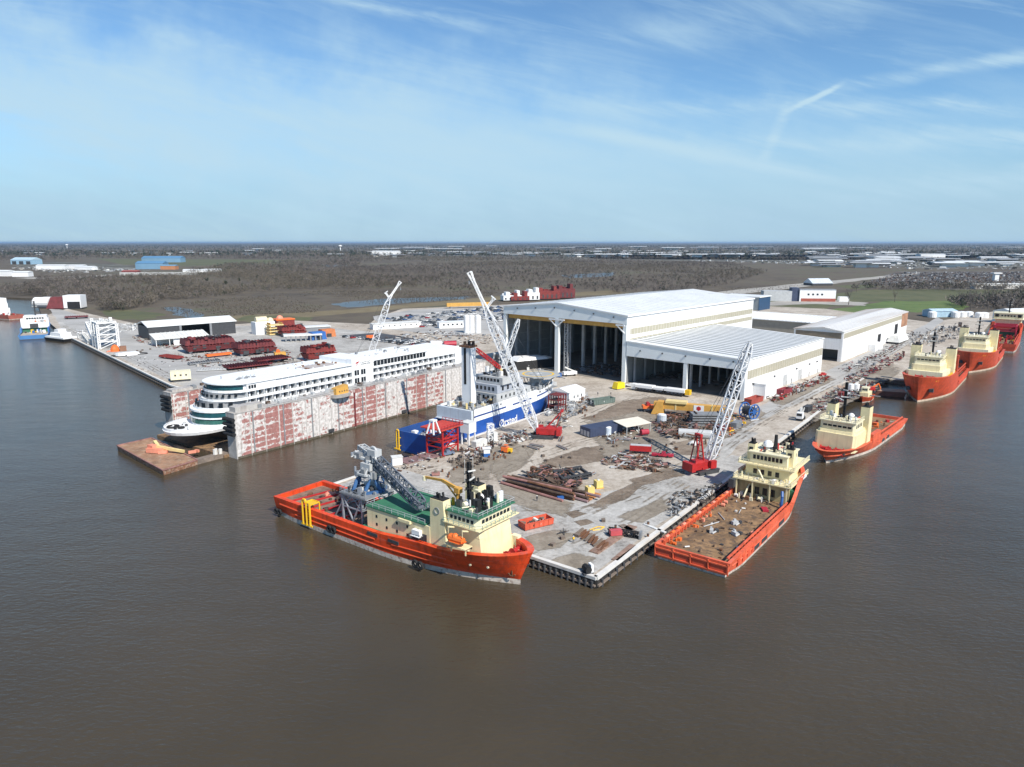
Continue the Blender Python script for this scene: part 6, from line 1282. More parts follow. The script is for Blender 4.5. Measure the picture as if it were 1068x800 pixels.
def scrap(name, label, poly, n, seed, mats, smin=.8, smax=4, hmax=1.6, kind='stuff', z=YZ, flat=.5, cat='scrap'):
    """a heap nobody could count: bars, plates and lumps strewn over a patch of ground"""
    rnd = random.Random(seed); pts = [at(u, v, z) for u, v in poly]; x0, x1 = min(p.x for p in pts), max(p.x for p in pts); y0, y1 = min(p.y for p in pts), max(p.y for p in pts)
    def inside(x, y):
        c = False; j = len(pts) - 1
        for i in range(len(pts)):
            if (pts[i].y > y) != (pts[j].y > y) and x < (pts[j].x - pts[i].x) * (y - pts[i].y) / (pts[j].y - pts[i].y) + pts[i].x: c = not c
            j = i
        return c
    m = MB(); k = 0; tries = 0; cx, cy = sum(p.x for p in pts) / len(pts), sum(p.y for p in pts) / len(pts)
    n = int(n * 1.7)
    while k < n and tries < n * 30:
        tries += 1; x, y = rnd.uniform(x0, x1), rnd.uniform(y0, y1)
        if not inside(x, y): continue
        dens = .5 + .5 * math.sin(x * .55 + seed) * math.sin(y * .47 + seed * 2.1)
        if dens < rnd.uniform(-.1, .75): continue
        k += 1; m.use(rnd.choice(mats)); s_ = rnd.uniform(smin, smax) * rnd.choice((.35, .5, .7, 1)); hh = z + rnd.uniform(.1, .35 + hmax * dens); a = rnd.choice((rnd.uniform(0, 180), 54, 144)); c = rnd.random()
        if c < flat: m.rbox(x - cx, y - cy, hh, s_, s_ * rnd.uniform(.08, .25), rnd.uniform(.12, .4), a, rnd.uniform(-12, 12))
        elif c < flat + .2: m.rbox(x - cx, y - cy, hh * .5 + z * .5, s_ * .6, s_ * rnd.uniform(.3, .6), hh - z, a, rnd.uniform(-8, 8))
        elif c < flat + .35: m.rbox(x - cx, y - cy, hh, s_ * .8, s_ * .5, .12, a, rnd.uniform(-25, 25))
        else: m.tube(Vector((x - cx - math.cos(a) * s_ / 2, y - cy - math.sin(a) * s_ / 2, hh)), Vector((x - cx + math.cos(a) * s_ / 2, y - cy + math.sin(a) * s_ / 2, z + rnd.uniform(.1, hmax))), rnd.uniform(.08, .3), n=6)
    o = m.build(name, None); o.location = (cx, cy, 0); tag(o, label, cat, None, kind); return o
RS = (RUST, BROWN, BROWN, PINKST, DARK)
scrap('scrap_heap', 'rusty brown steel scrap heap along the pipe stack', [(548, 497), (566, 488), (590, 492), (607, 502), (600, 512), (572, 505)], 170, 1, RS, .8, 4.5, 2.2)
scrap('scrap_heap', 'flat heap of rusty mats, bars and frames in the middle of the yard', [(624, 482), (650, 472), (672, 474), (696, 484), (690, 493), (660, 492), (640, 488)], 170, 2, RS + (LGREY, TIMBER), .8, 4.5, 1.0)
scrap('scrap_heap', 'big dark scrap heap behind the yellow girder', [(680, 440), (700, 433), (745, 434), (752, 448), (728, 460), (700, 458), (684, 450)], 330, 3, RS + (BROWN, GREY), .8, 4.6, 3.0)
scrap('scrap_heap', 'low rusty junk around the white canopy', [(612, 448), (640, 440), (672, 446), (668, 460), (640, 462), (615, 455)], 110, 4, RS + (LGREY, DWHITE), .6, 3, 1.2)
scrap('scrap_heap', 'mixed orange and grey junk between the reel and the crane boom', [(745, 440), (768, 432), (778, 440), (765, 455), (748, 458)], 110, 5, RS + (ORP, LGREY, YELLOW), .6, 3, 1.8)
scrap('rigging_heap', 'heap of grey and black rigging, slings and buoys beside the empty cargo deck', [(690, 528), (705, 514), (735, 510), (752, 506), (738, 524), (716, 538), (700, 540)], 120, 6, (GREY, DARK, BLACK, DARK, BLACK, TIMBER, BROWN, BLACK, LGREY), .5, 2.4, 1.4, flat=.3)
scrap('scrap_heap', 'grey steel frames and equipment beside the white tent', [(575, 432), (590, 418), (612, 414), (620, 424), (600, 434), (584, 440)], 150, 7, (LGREY, GREY, STEEL, RUST, DARK), .8, 3.6, 2.6)
scrap('scrap_heap', 'pale rigging and hoses strewn below the red crane and bow', [(560, 442), (590, 436), (596, 446), (575, 456), (540, 462), (520, 458)], 120, 8, (LGREY, DWHITE, DARK, RUST, GREY), .6, 3, 1.0)
scrap('scrap_heap', 'clutter of small gear along the slip edge under the blue hull', [(475, 470), (520, 455), (545, 450), (552, 458), (520, 470), (490, 482)], 120, 9, (LGREY, DWHITE, DARK, RUST, BROWN, BROWN, DARK, GREY, REDLEAD), .5, 2.4, 1.8, flat=.35)
scrap('tyre_heap', 'dark heap of old tyres and hoses on the slip side of the yard', [(466, 482), (480, 476), (500, 476), (508, 482), (492, 490), (474, 487)], 90, 10, (BLACK, DARK, BROWN, TIMBER), .6, 1.6, 1.3, flat=.1)
scrap('scrap_heap', 'loose plates and dunnage on the yard behind the grey gangway', [(425, 478), (455, 466), (470, 472), (450, 488), (428, 494), (412, 492)], 50, 11, (BROWN, TIMBER, DARK, RUST, LGREY), .5, 2.6, .6)
scrap('scrap_heap', 'dark red and grey junk along the quay behind the small orange ship', [(842, 425), (870, 408), (900, 402), (925, 396), (918, 408), (880, 420), (850, 432)], 220, 12, (DARK, DARK, REDLEAD, BROWN, LGREY, GREY), .8, 4, 1.8)
scrap('scrap_heap', 'long line of dark red steel along the far quay', [(880, 396), (915, 378), (945, 366), (942, 374), (915, 388), (888, 402)], 130, 13, (DARK, REDLEAD, MAROON, BROWN, GREY), 1, 5, 1.8)
scrap('scrap_heap', 'red and grey junk along the side wall of the low hall', [(800, 416), (830, 402), (860, 392), (868, 396), (835, 410), (808, 420)], 170, 14, (REDP, REDLEAD, GREY, DWHITE, RUST, BROWN, BROWN, GREY, DARK), .8, 3.4, 2.0)
scrap('scrap_heap', 'red and white junk outside the third hall', [(872, 384), (905, 372), (940, 355), (944, 360), (912, 378), (880, 390)], 150, 15, (REDLEAD, GREY, DWHITE, BROWN, BROWN, DARK, GREY), .8, 3.4, 1.8)
scrap('scrap_heap', 'dark jumble of masts and gear at the far end of the third hall', [(945, 352), (985, 342), (1010, 340), (1005, 352), (975, 360), (950, 362)], 260, 16, (DARK, DARK, GREY, LGREY, BROWN, DWHITE), 1, 5, 5)
scrap('scrap_heap', 'grey rubble of blocks and trestles around the maroon ship sections', [(165, 372), (200, 366), (250, 360), (300, 365), (335, 372), (320, 384), (260, 388), (215, 384), (180, 378)], 330, 17, (GREY, BROWN, DARK, CONC, RUST, MAROON), .8, 3.6, 1.4)
scrap('scrap_heap', 'pale trusses and bits behind the white module on the wharf', [(75, 347), (100, 342), (140, 337), (150, 343), (110, 352), (84, 356)], 160, 18, (WHITE, DWHITE, LGREY, GREY), .8, 5, 2.6)
scrap('scrap_heap', 'junk and pallets in front of the small white shed', [(135, 350), (165, 350), (195, 360), (180, 366), (150, 360)], 110, 19, (BROWN, RUST, REDLEAD, DARK, TIMBER), .8, 3.6, 1.2)
scrap('scrap_heap', 'scatter of small items on the pale wharf road', [(120, 375), (160, 372), (200, 390), (185, 400), (150, 388)], 36, 20, (DARK, GREY, DWHITE, BROWN), .5, 1.8, 1.0)
scrap('scrap_heap', 'rust and grey steel racks behind the cruise ship', [(400, 352), (450, 345), (520, 350), (525, 358), (460, 362), (410, 360)], 260, 21, (GREY, BROWN, RUST, LGREY, DWHITE, DARK), 1, 6, 1.4)
scrap('scrap_heap', 'dark debris on the floor of the tall hall near its opening', [(595, 384), (640, 380), (668, 388), (640, 394), (612, 390)], 160, 22, (DARK, BROWN, RUST, GREY), 1, 5, 2.4)
scrap('scrap_heap', 'low dark equipment rows inside the low hall opening', [(665, 396), (710, 398), (760, 408), (762, 402), (715, 390), (670, 388)], 110, 23, (DARK, GREY, BROWN), 1, 4, 2.0)
scrap('scrap_heap', 'mixed gear on the yard between the blue ship and the hall', [(500, 385), (540, 380), (570, 384), (560, 396), (520, 398)], 90, 24, (LGREY, DWHITE, GREY, DARK), .8, 4, 2.4)

# pier end
bo = P('mooring_winch', 'black and white mooring winch at the very corner of the pier', 'winch', 612, 598, 20)
MB().box(-1.2, 1.2, -1, 1, 0, .4).build('base', DARK, bo); MB().tube((0, -1.1, 1.2), (0, 1.1, 1.2), .8).build('drum', BLACK, bo); MB().box(.7, 1.3, -.8, .8, .4, 2.2).build('guard', WHITE, bo)
gr = 'short rusty beams leaning in a row on the pier'
for k in range(9):
    o = at(604 + k * 3.3, 556.5 + k * 1.9); b = MB().use(RUST if k % 3 else TIMBER)
    b.box(-1.9, 1.9, -.3, .3, 0, .1); b.box(-1.9, 1.9, -.08, .08, .1, .5); b.box(-1.9, 1.9, -.3, .3, .5, .6)
    bb = b.build('steel_beam', None, None, (o.x, o.y, YZ + .16), 48 + (k * 37 % 17)); bb.rotation_euler.y = R(-10); tag(bb, 'short rusty steel beam, one of the leaning row on the pier end', 'steel beam', gr)
jk = P('trestle', 'small dark pipe trestle lying on the pier', 'trestle', 587, 557, 20)
MB().bar((-1.6, 0, .3), (1.2, .5, .5), .2).bar((0, -1, .1), (.6, 1.2, 1.1), .2).build('trestle_bar', DARK, jk); MB().bar((-.6, 1, .1), (1.5, -.6, .9), .18).build('trestle_leg', BROWN, jk)
for (u0, v0, u1, v1, wd, lab, mt) in ((619, 577, 660, 549, 2.6, 'long rusty plate lying on the pier, left of the pair', M('rusty_plate', (.26, .17, .13), .9, var=.4, rust=.4)), (641, 585, 660, 569, 1.6, 'narrow rusty plate lying nearest the right hand pier edge', M('rusty_plate', (.26, .17, .13))), (648, 548, 664, 557, 1.8, 'brown timber mat lying behind the black lattice section', TIMBER), (672, 547, 694, 556, .9, 'thin white girder lying near the stern of the faded orange ship', DWHITE)):
    p, q = at(u0, v0), at(u1, v1); l = (q - p).length; o = MB().box(0, l, -wd / 2, wd / 2, .02, .28).build('steel_plate', mt, None, tuple(p), az(p, q)); tag(o, lab, 'steel plate')
p, q = at(634, 556), at(667, 561.5); bl = thing('boom_section', 'black lattice boom section lying on the pier', 'boom section', tuple(p), az(p, q)); MB().lattice((0, 0, .8), ((q - p).length, 0, .8), 1.2, 1.2, n=7, ch=.24, lc=.16, taper=.1, side=(0, 1, 0)).build('lattice', BLACK, bl); MB().box((q - p).length, (q - p).length + .5, -1, 1, 0, 1.8).build('end_frame', GREY, bl)
rb_ = P('compressor', 'small red compressor on the pier next to the black lattice section', 'compressor', 642, 559, 10); MB().box(-1.5, 1.5, -.8, .8, .4, 1.7).build('casing', M('pinkish_red_paint', (.5, .08, .09), .5), rb_); MB().box(-1.7, 1.7, -.6, .6, 0, .38).build('skid', DARK, rb_)
o = MB().path([(0, 0, .1), (3, .6, .1), (4.5, -.3, .1), (2.5, -1.2, .1), (.5, -.6, .1)], .14).build('yellow_hose', YELLOW, None, tuple(at(615, 553)), 30); tag(o, 'loop of yellow hose lying on the pier', 'hose')
# pipe stack
p, q = at(530, 505), at(601, 523); a_ = az(p, q); grp = 'long rusty pipes stacked in the middle of the yard'
for k in range(15):
    lay, i = divmod(k, 6); off = i * 1.0 + lay * .5 - 1; l = 24 + (k * 7) % 6; sh_ = (k * 5) % 4 - 2
    d = Vector((math.cos(R(a_)), math.sin(R(a_)), 0)); nrm = Vector((-d.y, d.x, 0)); c = p + d * sh_ + nrm * off
    o = MB().tube((0, 0, .45 + lay * .85), (l, 0, .45 + lay * .85), .42, n=9).build('steel_pipe', (PINKST, RUST, BROWN, M('mauve_pipe', (.26, .17, .17), .7, var=.3))[k % 4], None, (c.x, c.y, YZ), a_ + (k * 7 % 5 - 2) * 2.2); tag(o, 'long rusty pipe in the stack beside the scrap heap', 'pipe', grp)
fr = P('steel_grillage', 'black square steel frame on top of the scrap by the pipe stack', 'frame', 597, 499, 20)
MB().lattice((-5, -3, 1.2), (5, -3, 1.8), .9, .9, n=5, ch=.3, lc=.2, taper=0, side=(0, 1, 0)).build('side_beam', DARK, fr); MB().lattice((-5, 4, 1.2), (5, 4, 1.8), .9, .9, n=5, ch=.3, lc=.2, taper=0, side=(0, 1, 0)).build('side_beam', DARK, fr)
for x in (-4.8, 0, 4.8): MB().box(x - .3, x + .3, -3, 4, 1.0, 1.9).build('cross_beam', DARK, fr)
for u, v, lab in ((615, 515, 'nearer yellow cube tank beside the pipe stack'), (624, 508.5, 'farther yellow cube tank beside the pipe stack')):
    t = P('cube_tank', lab, 'tank', u, v, 20); MB().box(-1.1, 1.1, -1.1, 1.1, .25, 2.3).build('tank_body', M('pale_yellow_tank', (.72, .55, .18), .5, var=.1), t); MB().tube((0, 0, 2.3), (0, 0, 2.6), .4).build('lid', DWHITE, t); MB().box(-1.3, 1.3, -1.3, 1.3, 0, .25).build('pallet', OCHRE, t)
o = MB().box(-4, 4, -1.2, 1.2, .02, .3).build('steel_plate', M('orange_rusty_plate', (.42, .18, .06), .8, var=.3), None, tuple(at(616, 519)), 52); tag(o, 'orange rusty plate lying beside the two yellow tanks', 'steel plate')
o = P('tool_box', 'small bright blue tool box at the foot of the pipe stack', 'box', 584.5, 521.5, 10); MB().box(-.9, .9, -.5, .5, 0, .9).build('box_body', BLUEP, o); MB().box(-.95, .95, -.55, .55, .92, 1.1).build('lid', BLUEP, o)
# trailer and truck
tr = P('box_trailer', 'red open topped trailer parked behind the small red truck', 'trailer', 668, 472.5, -12)
MB().box(-3.8, 3.8, -1.3, 1.3, 1.0, 2.9).build('trailer_box', REDP, tr); MB().box(-3.6, 3.6, -1.1, 1.1, 2.91, 3.0).build('trailer_load', LGREY, tr)
for x in (-2.6, -1.4, 2.4):
    for s_ in (-1, 1): MB().tube((x, s_ * 1.0, .5), (x, s_ * 1.35, .5), .5, n=9).build('wheel', BLACK, tr)
def truck(label, u, v, rz, mat, bed=True, L_=5.4):
    t = P('pickup_truck', label, 'truck', u, v, rz); m = MB(); m.box(-L_ / 2, L_ / 2, -.95, .95, .5, 1.15); m.solid([(-.5, -.9, 1.15), (1.5, -.9, 1.15), (1.5, .9, 1.15), (-.5, .9, 1.15)], [(-.3, -.8, 1.9), (.9, -.8, 1.9), (.9, .8, 1.9), (-.3, .8, 1.9)]); m.build('body', mat, t)
    MB().solid([(1.53, -.85, 1.18), (1.53, .85, 1.18), (.96, .75, 1.85), (.96, -.75, 1.85)], [(1.58, -.85, 1.18), (1.58, .85, 1.18), (1.0, .75, 1.85), (1.0, -.75, 1.85)]).build('windscreen', GLASS, t)
    for x in (-1.7, 1.7):
        for s_ in (-1, 1): MB().tube((x, s_ * .75, .42), (x, s_ * 1.0, .42), .42, n=9).build('wheel', BLACK, t)
    return t
t = truck('small red crane truck in front of the red trailer', 691, 476.5, -14, CRIMSON, L_=7.5); MB().bar((-1.5, 0, 1.2), (-.5, 0, 3.6), .25).bar((-.5, 0, 3.6), (-3, 0, 2.2), .25).build('crane_arm', DARK, t)
truck('white pickup parked beside the trailer rig in front of the low hall', 657.5, 403.5, -30, WHITE)
for k, (u, v, mt, c_) in enumerate(((812, 410, WHITE, 'white'), (826, 404, LGREY, 'grey'), (858, 392, REDP, 'red'))): truck(f'{c_} pickup parked along the side wall of the low hall', u, v, 40, mt)
# dark containers, canopy, tanks
cn = P('site_container', 'long navy corrugated container workshop beside the white canopy', 'container', 627, 452, 32)
MB().box(-8, 8, -3.2, 3.2, .2, 3.6).build('container_body', NAVY, cn); m = MB(); rib(m, -7.8, 8, -3.2, .3, 3.5, .8, -.08); m.build('corrugation', NAVY, cn)
for k in range(3): MB().box(-8.12, -8, -2.6 + k * 1.9, -1.2 + k * 1.9, .3, 2.4).build('end_door', LGREY, cn)
t = P('water_tank', 'small white round tank standing at the front of the navy container', 'tank', 634, 453.5); MB().tube((0, 0, .1), (0, 0, 3.0), 1.3, n=12).build('tank_body', M('blue_white_tank', (.55, .62, .70), .5), t); MB().dome((0, 0, 3.0), 1.3, 12, .3).build('tank_top', WHITE, t)
ca = P('canopy', 'open canopy with flat cream roof on posts beside the navy container', 'canopy', 659, 450, 32)
m = MB(); m.solid([(-6.5, -4, 3.4), (6.5, -4, 3.4), (6.5, 4, 4.2), (-6.5, 4, 4.2)], [(-6.5, -4, 3.6), (6.5, -4, 3.6), (6.5, 4, 4.4), (-6.5, 4, 4.4)]); m.build('roof', M('cream_sheet_roof', (.72, .66, .55), .6, var=.06), ca)
for x in (-6, 0, 6):
    for y, z in ((-3.8, 3.4), (3.8, 4.15)): MB().box(x - .12, x + .12, y - .12, y + .12, 0, z).build('post', LGREY, ca)
t = P('fuel_tank', 'small crimson horizontal tank on a stand beside the canopy', 'tank', 672, 454.5, 20); MB().tube((-1.6, 0, 1.5), (1.6, 0, 1.5), 1.1, n=12).build('tank_body', CRIMSON, t); MB().box(-1.2, 1.2, -.7, .7, 0, .6).build('cradle', DARK, t)
# hall front
t = P('generator', 'bright yellow machine with sloping hood at the corner of the tall hall', 'generator', 645, 405.5, 40); m = MB(); m.solid([(-3, -1.8, .4), (3, -1.8, .4), (3, 1.8, .4), (-3, 1.8, .4)], [(-2.2, -1.5, 3.6), (3, -1.5, 3.2), (3, 1.5, 3.2), (-2.2, 1.5, 3.6)]); m.build('hood', M('bright_yellow', (.85, .62, .02), .5), t); MB().box(-2.8, 2.8, -1.5, 1.5, 0, .4).build('skid', DARK, t)
p, q = at(664, 407), at(715, 413.5); sp = thing('modular_transporter', 'row of white modular transporter trailers on many wheels before the low hall', 'trailer', tuple(p), az(p, q)); Ls = (q - p).length
for k, (x0, x1) in enumerate(((0, Ls * .36), (Ls * .38, Ls * .58), (Ls * .6, Ls))): MB().box(x0, x1, -2.2, 2.2, 2.0, 3.0 + .3 * (k != 1)).build('deck_beam', WHITE, sp); MB().box(x0 + 1, x1 - 1, -1.8, 1.8, 1.0, 1.98).build('axle_frame', GREY, sp)
for k in range(13):
    x = 1.5 + k * (Ls - 3) / 12
    for s_ in (-1, 1): MB().tube((x, s_ * 1.2, .75), (x, s_ * 2.3, .75), .75, n=9).build('wheel', BLACK, sp)
MB().box(Ls, Ls + 2.4, -1.3, 1.3, 1.0, 3.4).build('power_pack', YELLOW, sp); MB().box(-2.6, -.2, -1.4, 1.4, .8, 3.4).build('tractor_cab', WHITE, sp)
# yellow girder
p, q = at(682, 431), at(757, 437); gd = thing('crane_girder', 'long ochre crane girder with white emblem panel lying over the scrap', 'girder', tuple(p), az(p, q)); Lg = (q - p).length
m = MB(); m.box(0, Lg, -1.6, 1.6, 2.6, 5.4); m.build('girder_beam', OCHRE, gd); m = MB(); m.solid([(-1, -2.4, .2), (4.4, -2.4, .2), (4.4, 2.4, .2), (-1, 2.4, .2)], [(1.5, -2, 5.8), (4, -2, 5.8), (4, 2, 5.8), (1.5, 2, 5.8)]); m.build('end_frame', OCHRE, gd); MB().box(5, 14, -2.2, 2.2, 5.45, 6.4).build('trolley', BUFF, gd)
pn = MB().box(Lg * .56, Lg * .70, -1.75, -1.62, 2.7, 5.3).build('emblem_panel', WHITE, gd)
mm_ = MB(); mm_.prism([(Lg * .63 + .85 * math.cos(t) * (1 + .25 * (k % 2)), 4.0 + .85 * math.sin(t) * (1 + .25 * (k % 2))) for k, t in enumerate([i * math.pi / 6 for i in range(12)])], 0, .06); ro = mm_.build('emblem', REDP, gd); ro.rotation_euler = (R(90), 0, 0); ro.location = (0, -1.76, 0)
MB().box(Lg * .3, Lg * .32, -1.75, 1.75, 2.5, 5.5).build('splice_plate', BUFF, gd); MB().box(Lg * .8, Lg * .82, -1.75, 1.75, 2.5, 5.5).build('splice_plate', BUFF, gd)
t = P('hoist_frame', 'orange red hoist frame at the left end of the ochre girder', 'hoist', 678, 429, 0); MB().box(-3.5, 3, -2, 2, 1.6, 2.8).build('hoist_bed', ORP, t); MB().tube((-1, -1.6, 3.3), (-1, 1.6, 3.3), .9).build('drum', REDP, t); MB().box(-3, -2.4, -1.6, 1.6, 0, 1.6).box(2, 2.6, -1.6, 1.6, 0, 1.6).build('leg_frame', DARK, t)
t = P('vertical_tank', 'pale blue grey upright tank under the end of the ochre girder', 'tank', 690, 442.5); MB().tube((0, 0, 0), (0, 0, 4.0), 1.9, n=14).build('tank_body', M('pale_tank', (.52, .56, .60), .5), t); MB().tube((0, 0, 4.0), (0, 0, 4.3), 1.5, n=14).build('tank_top', WHITE, t)
st = P('plate_stack', 'stack of dark grey steel racks among the scrap below the girder', 'steel stack', 737, 443, 0)
for k in range(5): MB().box(-6.5, 6.5, -2.6, 2.6, .2 + k * 1.05, .75 + k * 1.05).build('rack', GREY, st); [MB().box(x, x + .4, -2.2, 2.2, .76 + k * 1.05, 1.24 + k * 1.05).build('spacer', BROWN, st) for x in (-5, 4.6)]
t = P('horizontal_tank', 'long pale grey half tank lying in front of the scrap', 'tank', 727, 456.5, -14); MB().tube((-7, 0, 1.6), (5, 0, 1.6), 1.7, n=12).build('tank_shell', LGREY, t); MB().tube((5, 0, 1.6), (6, 0, 1.6), 1.7, 1.0, n=12).build('tank_end', DWHITE, t)
t = P('bagged_gear', 'white wrapped lump of gear lying near the red crane', 'gear', 723, 463.5); MB().dome((0, 0, 0), 1.8, 7, .8).dome((1.6, .8, 0), 1.2, 6, .9).build('wrapping', DWHITE, t); MB().rbox(-1.4, -.8, .5, 1.2, .9, 1, 30).build('bundle', LGREY, t)
t = P('loose_winch', 'orange winch lying at the edge of the scrap heap', 'winch', 709, 455); MB().rbox(0, 0, .8, 3, 1.8, 1.4, 20).build('winch_frame', ORP, t); MB().tube((-.4, -1.2, 1.7), (-.4, 1.2, 1.7), .7).build('drum', RUST, t)
# reel
t = P('cable_reel', 'large blue cable reel standing alone near the road', 'reel', 781, 437, -60)
for x in (-2.6, 2.6): MB().torus((x, 0, 3.6), 3.1, .28, 'x', 18, 6).build('reel_rim', BLUEP, t); MB().use(BLUEP).tube((x - .15, 0, 3.6), (x + .15, 0, 3.6), 1.1).bar((x, -3, 3.6), (x, 3, 3.6), .35).bar((x, 0, .6), (x, 0, 6.6), .35).bar((x, -2.1, 1.5), (x, 2.1, 5.7), .3).bar((x, 2.1, 1.5), (x, -2.1, 5.7), .3).build('reel_spokes', None, t)
MB().tube((-2.4, 0, 3.6), (2.4, 0, 3.6), 1.9, n=14).build('cable_coil', DARK, t); MB().bar((-3, -2.4, .3), (-3, 2.4, .3), .5).bar((3, -2.4, .3), (3, 2.4, .3), .5).build('cradle', LGREY, t)
# tractor by the small orange ship
t = P('tractor_truck', 'white tractor unit parked on the yard left of the small orange ship', 'truck', 835, 438, 235); MB().box(-3.4, 2.6, -1.1, 1.1, .7, 1.1).build('chassis', DARK, t); MB().box(.4, 3.0, -1.2, 1.2, 1.12, 3.6).build('cab', WHITE, t); MB().box(3.0, 3.06, -1.0, 1.0, 2.3, 3.3).build('windscreen', GLASS, t); MB().box(-3, 0, -.9, .9, 1.12, 1.7).build('fifth_wheel', GREY, t); MB().bar((-2, 0, 1.7), (-2.5, .6, 5), .4).rbox(-1.5, -.4, 3.4, 1.2, 1.0, 3, 20).build('lifting_frame', DWHITE, t)
for x in (-2.6, -1.4, 1.9):
    for s_ in (-1, 1): MB().tube((x, s_ * .85, .5), (x, s_ * 1.25, .5), .5, n=9).build('wheel', BLACK, t)
for u, lab in ((887, 'left of two small white tanks beside the quay road'), (893, 'right of two small white tanks beside the quay road')):
    t = P('water_tank', lab, 'tank', u, 408); MB().tube((0, 0, .2), (0, 0, 3.4), 1.4, n=12).build('tank_body', WHITE, t); MB().dome((0, 0, 3.4), 1.4, 12, .4).build('tank_top', WHITE, t)
t = P('red_excavator', 'red machine with folded arm among the junk by the quay', 'excavator', 907, 409, 20); t.name = 'excavator'; MB().box(-2.6, 2, -1.4, 1.4, .9, 2.6).build('machine_house', REDP, t); MB().box(-3, 2.4, -1.6, -.9, 0, .9).build('crawler_track', DARK, t); MB().box(-3, 2.4, .9, 1.6, 0, .9).build('crawler_track', DARK, t); MB().bar((1.5, 0, 2.4), (5.5, 0, 4.0), .5).bar((5.5, 0, 4), (7, 0, 1), .4).build('arm', ORP, t)
# side of the blue ship
t = P('scaffold_tower', 'red steel staging tower beside the stern of the blue ship', 'scaffold', 461, 472, 53.6)
m = MB()
for x in (-4, 4):
    for y in (-4, 3.4): m.bar((x, y, 0), (x, y, 9.6), .5)
for z in (3.2, 6.4, 9.4):
    for a, b in (((-4, -4), (4, -4)), ((4, -4), (4, 3.4)), ((4, 3.4), (-4, 3.4)), ((-4, 3.4), (-4, -4))): m.bar((*a, z), (*b, z), .35); m.bar((*a, z - 3.2), (*b, z), .25)
m.build('tower_frame', REDP, t); MB().box(-5.5, 6, -5, 5, 9.62, 10.0).build('top_platform', M('bright_red_deck', (.5, .05, .03), .6), t); MB().box(-4.4, 4.4, -4.2, 3.6, 5.0, 5.2).build('platform', REDP, t); MB().rail([(-5.4, -4.9, 10), (5.9, -4.9, 10), (5.9, 4.9, 10)], 1.2, 1.6, .14).build('guard_rail', REDP, t)
m = MB(); m.bar((0, 0, 0), (2.5, -3, 5), .9, .2); m.bar((2.5, -3, 5), (0, 0, 9.6), .9, .2); m.build('stair_flight', REDP, t)
t = P('mast_trestle', 'white portal trestle standing on the red staging tower', 'trestle', 452, 452, 53.6, z=YZ + 10); MB().bar((-1.6, -1.6, 0), (-.6, -.6, 4.4), .4).bar((1.6, -1.6, 0), (.6, -.6, 4.4), .4).bar((-1.6, 1.6, 0), (-.6, .6, 4.4), .4).bar((1.6, 1.6, 0), (.6, .6, 4.4), .4).build('trestle_leg', WHITE, t); MB().box(-1, 1, -1, 1, 4.3, 4.8).build('trestle_head', WHITE, t)
t = P('elevated_tank', 'square white tank on four tall legs beside the blue hull', 'tank', 488.5, 463, 53.6)
for x in (-1.7, 1.7):
    for y in (-1.7, 1.7): MB().box(x - .2, x + .2, y - .2, y + .2, 0, 6.4).build('leg', WHITE, t)
MB().box(-2.1, 2.1, -2.1, 2.1, 4.6, 8.4).build('tank_body', WHITE, t); MB().box(-2.2, 2.2, -2.2, 2.2, 8.42, 8.6).build('tank_top', DWHITE, t)
t = P('hose_tower', 'white stair tower beside the quay under the blue hull', 'tower', 511.5, 461, 20); MB().lattice((0, 0, 0), (0, 0, 7), 2, 2, n=4, ch=.3, lc=.2, taper=0, side=(1, 0, 0)).build('tower_frame', WHITE, t); MB().rbox(1.5, -.5, 2.2, 1.8, 1.4, 3.2, 20).build('white_casing', DWHITE, t)
t = P('portable_toilet', 'white and blue portable toilet cabin on the yard', 'cabin', 507.5, 476, 10); MB().box(-1.1, 1.1, -1.0, 1.0, 1.3, 2.9).build('cabin_upper', WHITE, t); MB().box(-1.1, 1.1, -1.0, 1.0, 0, 1.3).build('cabin_lower', BLUEP, t); MB().box(-1.5, 1.5, -1.3, 1.3, 2.92, 3.1).build('roof', WHITE, t)
t = P('forklift', 'orange and yellow forklift working near the red crane', 'forklift', 529, 472.5, -20); MB().box(-2, .4, -.9, .9, .5, 2.2).build('body', ORP, t); MB().box(.4, 1.8, -.8, .8, .5, 1.8).build('hood', YELLOW, t); MB().bar((-2.1, -.5, .2), (-2.2, -.5, 3.4), .2).bar((-2.1, .5, .2), (-2.2, .5, 3.4), .2).build('mast', DARK, t); MB().box(-1.2, .2, -.8, .8, 2.9, 3.0).build('cab_roof', ORP, t)
for x in (-1.4, 1.2):
    for s_ in (-1, 1): MB().tube((x, s_ * .6, .5), (x, s_ * 1.0, .5), .5, n=9).build('wheel', BLACK, t)
t = P('deck_box', 'white box module at the slip edge behind the gangway', 'box', 414, 484.5, 20); MB().rbox(0, 0, 1.4, 3.4, 2.6, 2.6, 0).build('box_body', WHITE, t); MB().box(-1.9, 1.9, -1.5, 1.5, 2.75, 2.95).build('lid', DWHITE, t)
t = truck('grey blue pickup parked at the foot of the red staging tower', 466, 475, 30, M('grey_blue_car', (.14, .18, .25), .4))
o = MB().box(-7, 7, -3.2, 3.2, .02, .3).build('steel_plate', M('mauve_plate', (.20, .12, .12), .9, var=.35), None, tuple(at(437, 478)), 40); tag(o, 'large mauve steel panel lying by the slip edge', 'steel plate')
t = P('cable_drum', 'small brown cable drum frame standing alone on the open yard', 'cable drum', 454.5, 496, 0); MB().rbox(0, 0, .7, 2.6, 1.4, .9, 10).build('drum_frame', PINKST, t); MB().tube((0, -.6, 1), (0, .6, 1), .7).build('drum', TIMBER, t)
o = MB().box(-9, 9, -.6, .6, .4, .9).build('timber_beam', BROWN, None, tuple(at(487, 471.5)), -2); o.data.transform(Matrix.Translation((0, 0, -.38))); tag(o, 'long brown timber beam lying in front of the white tank legs', 'beam')
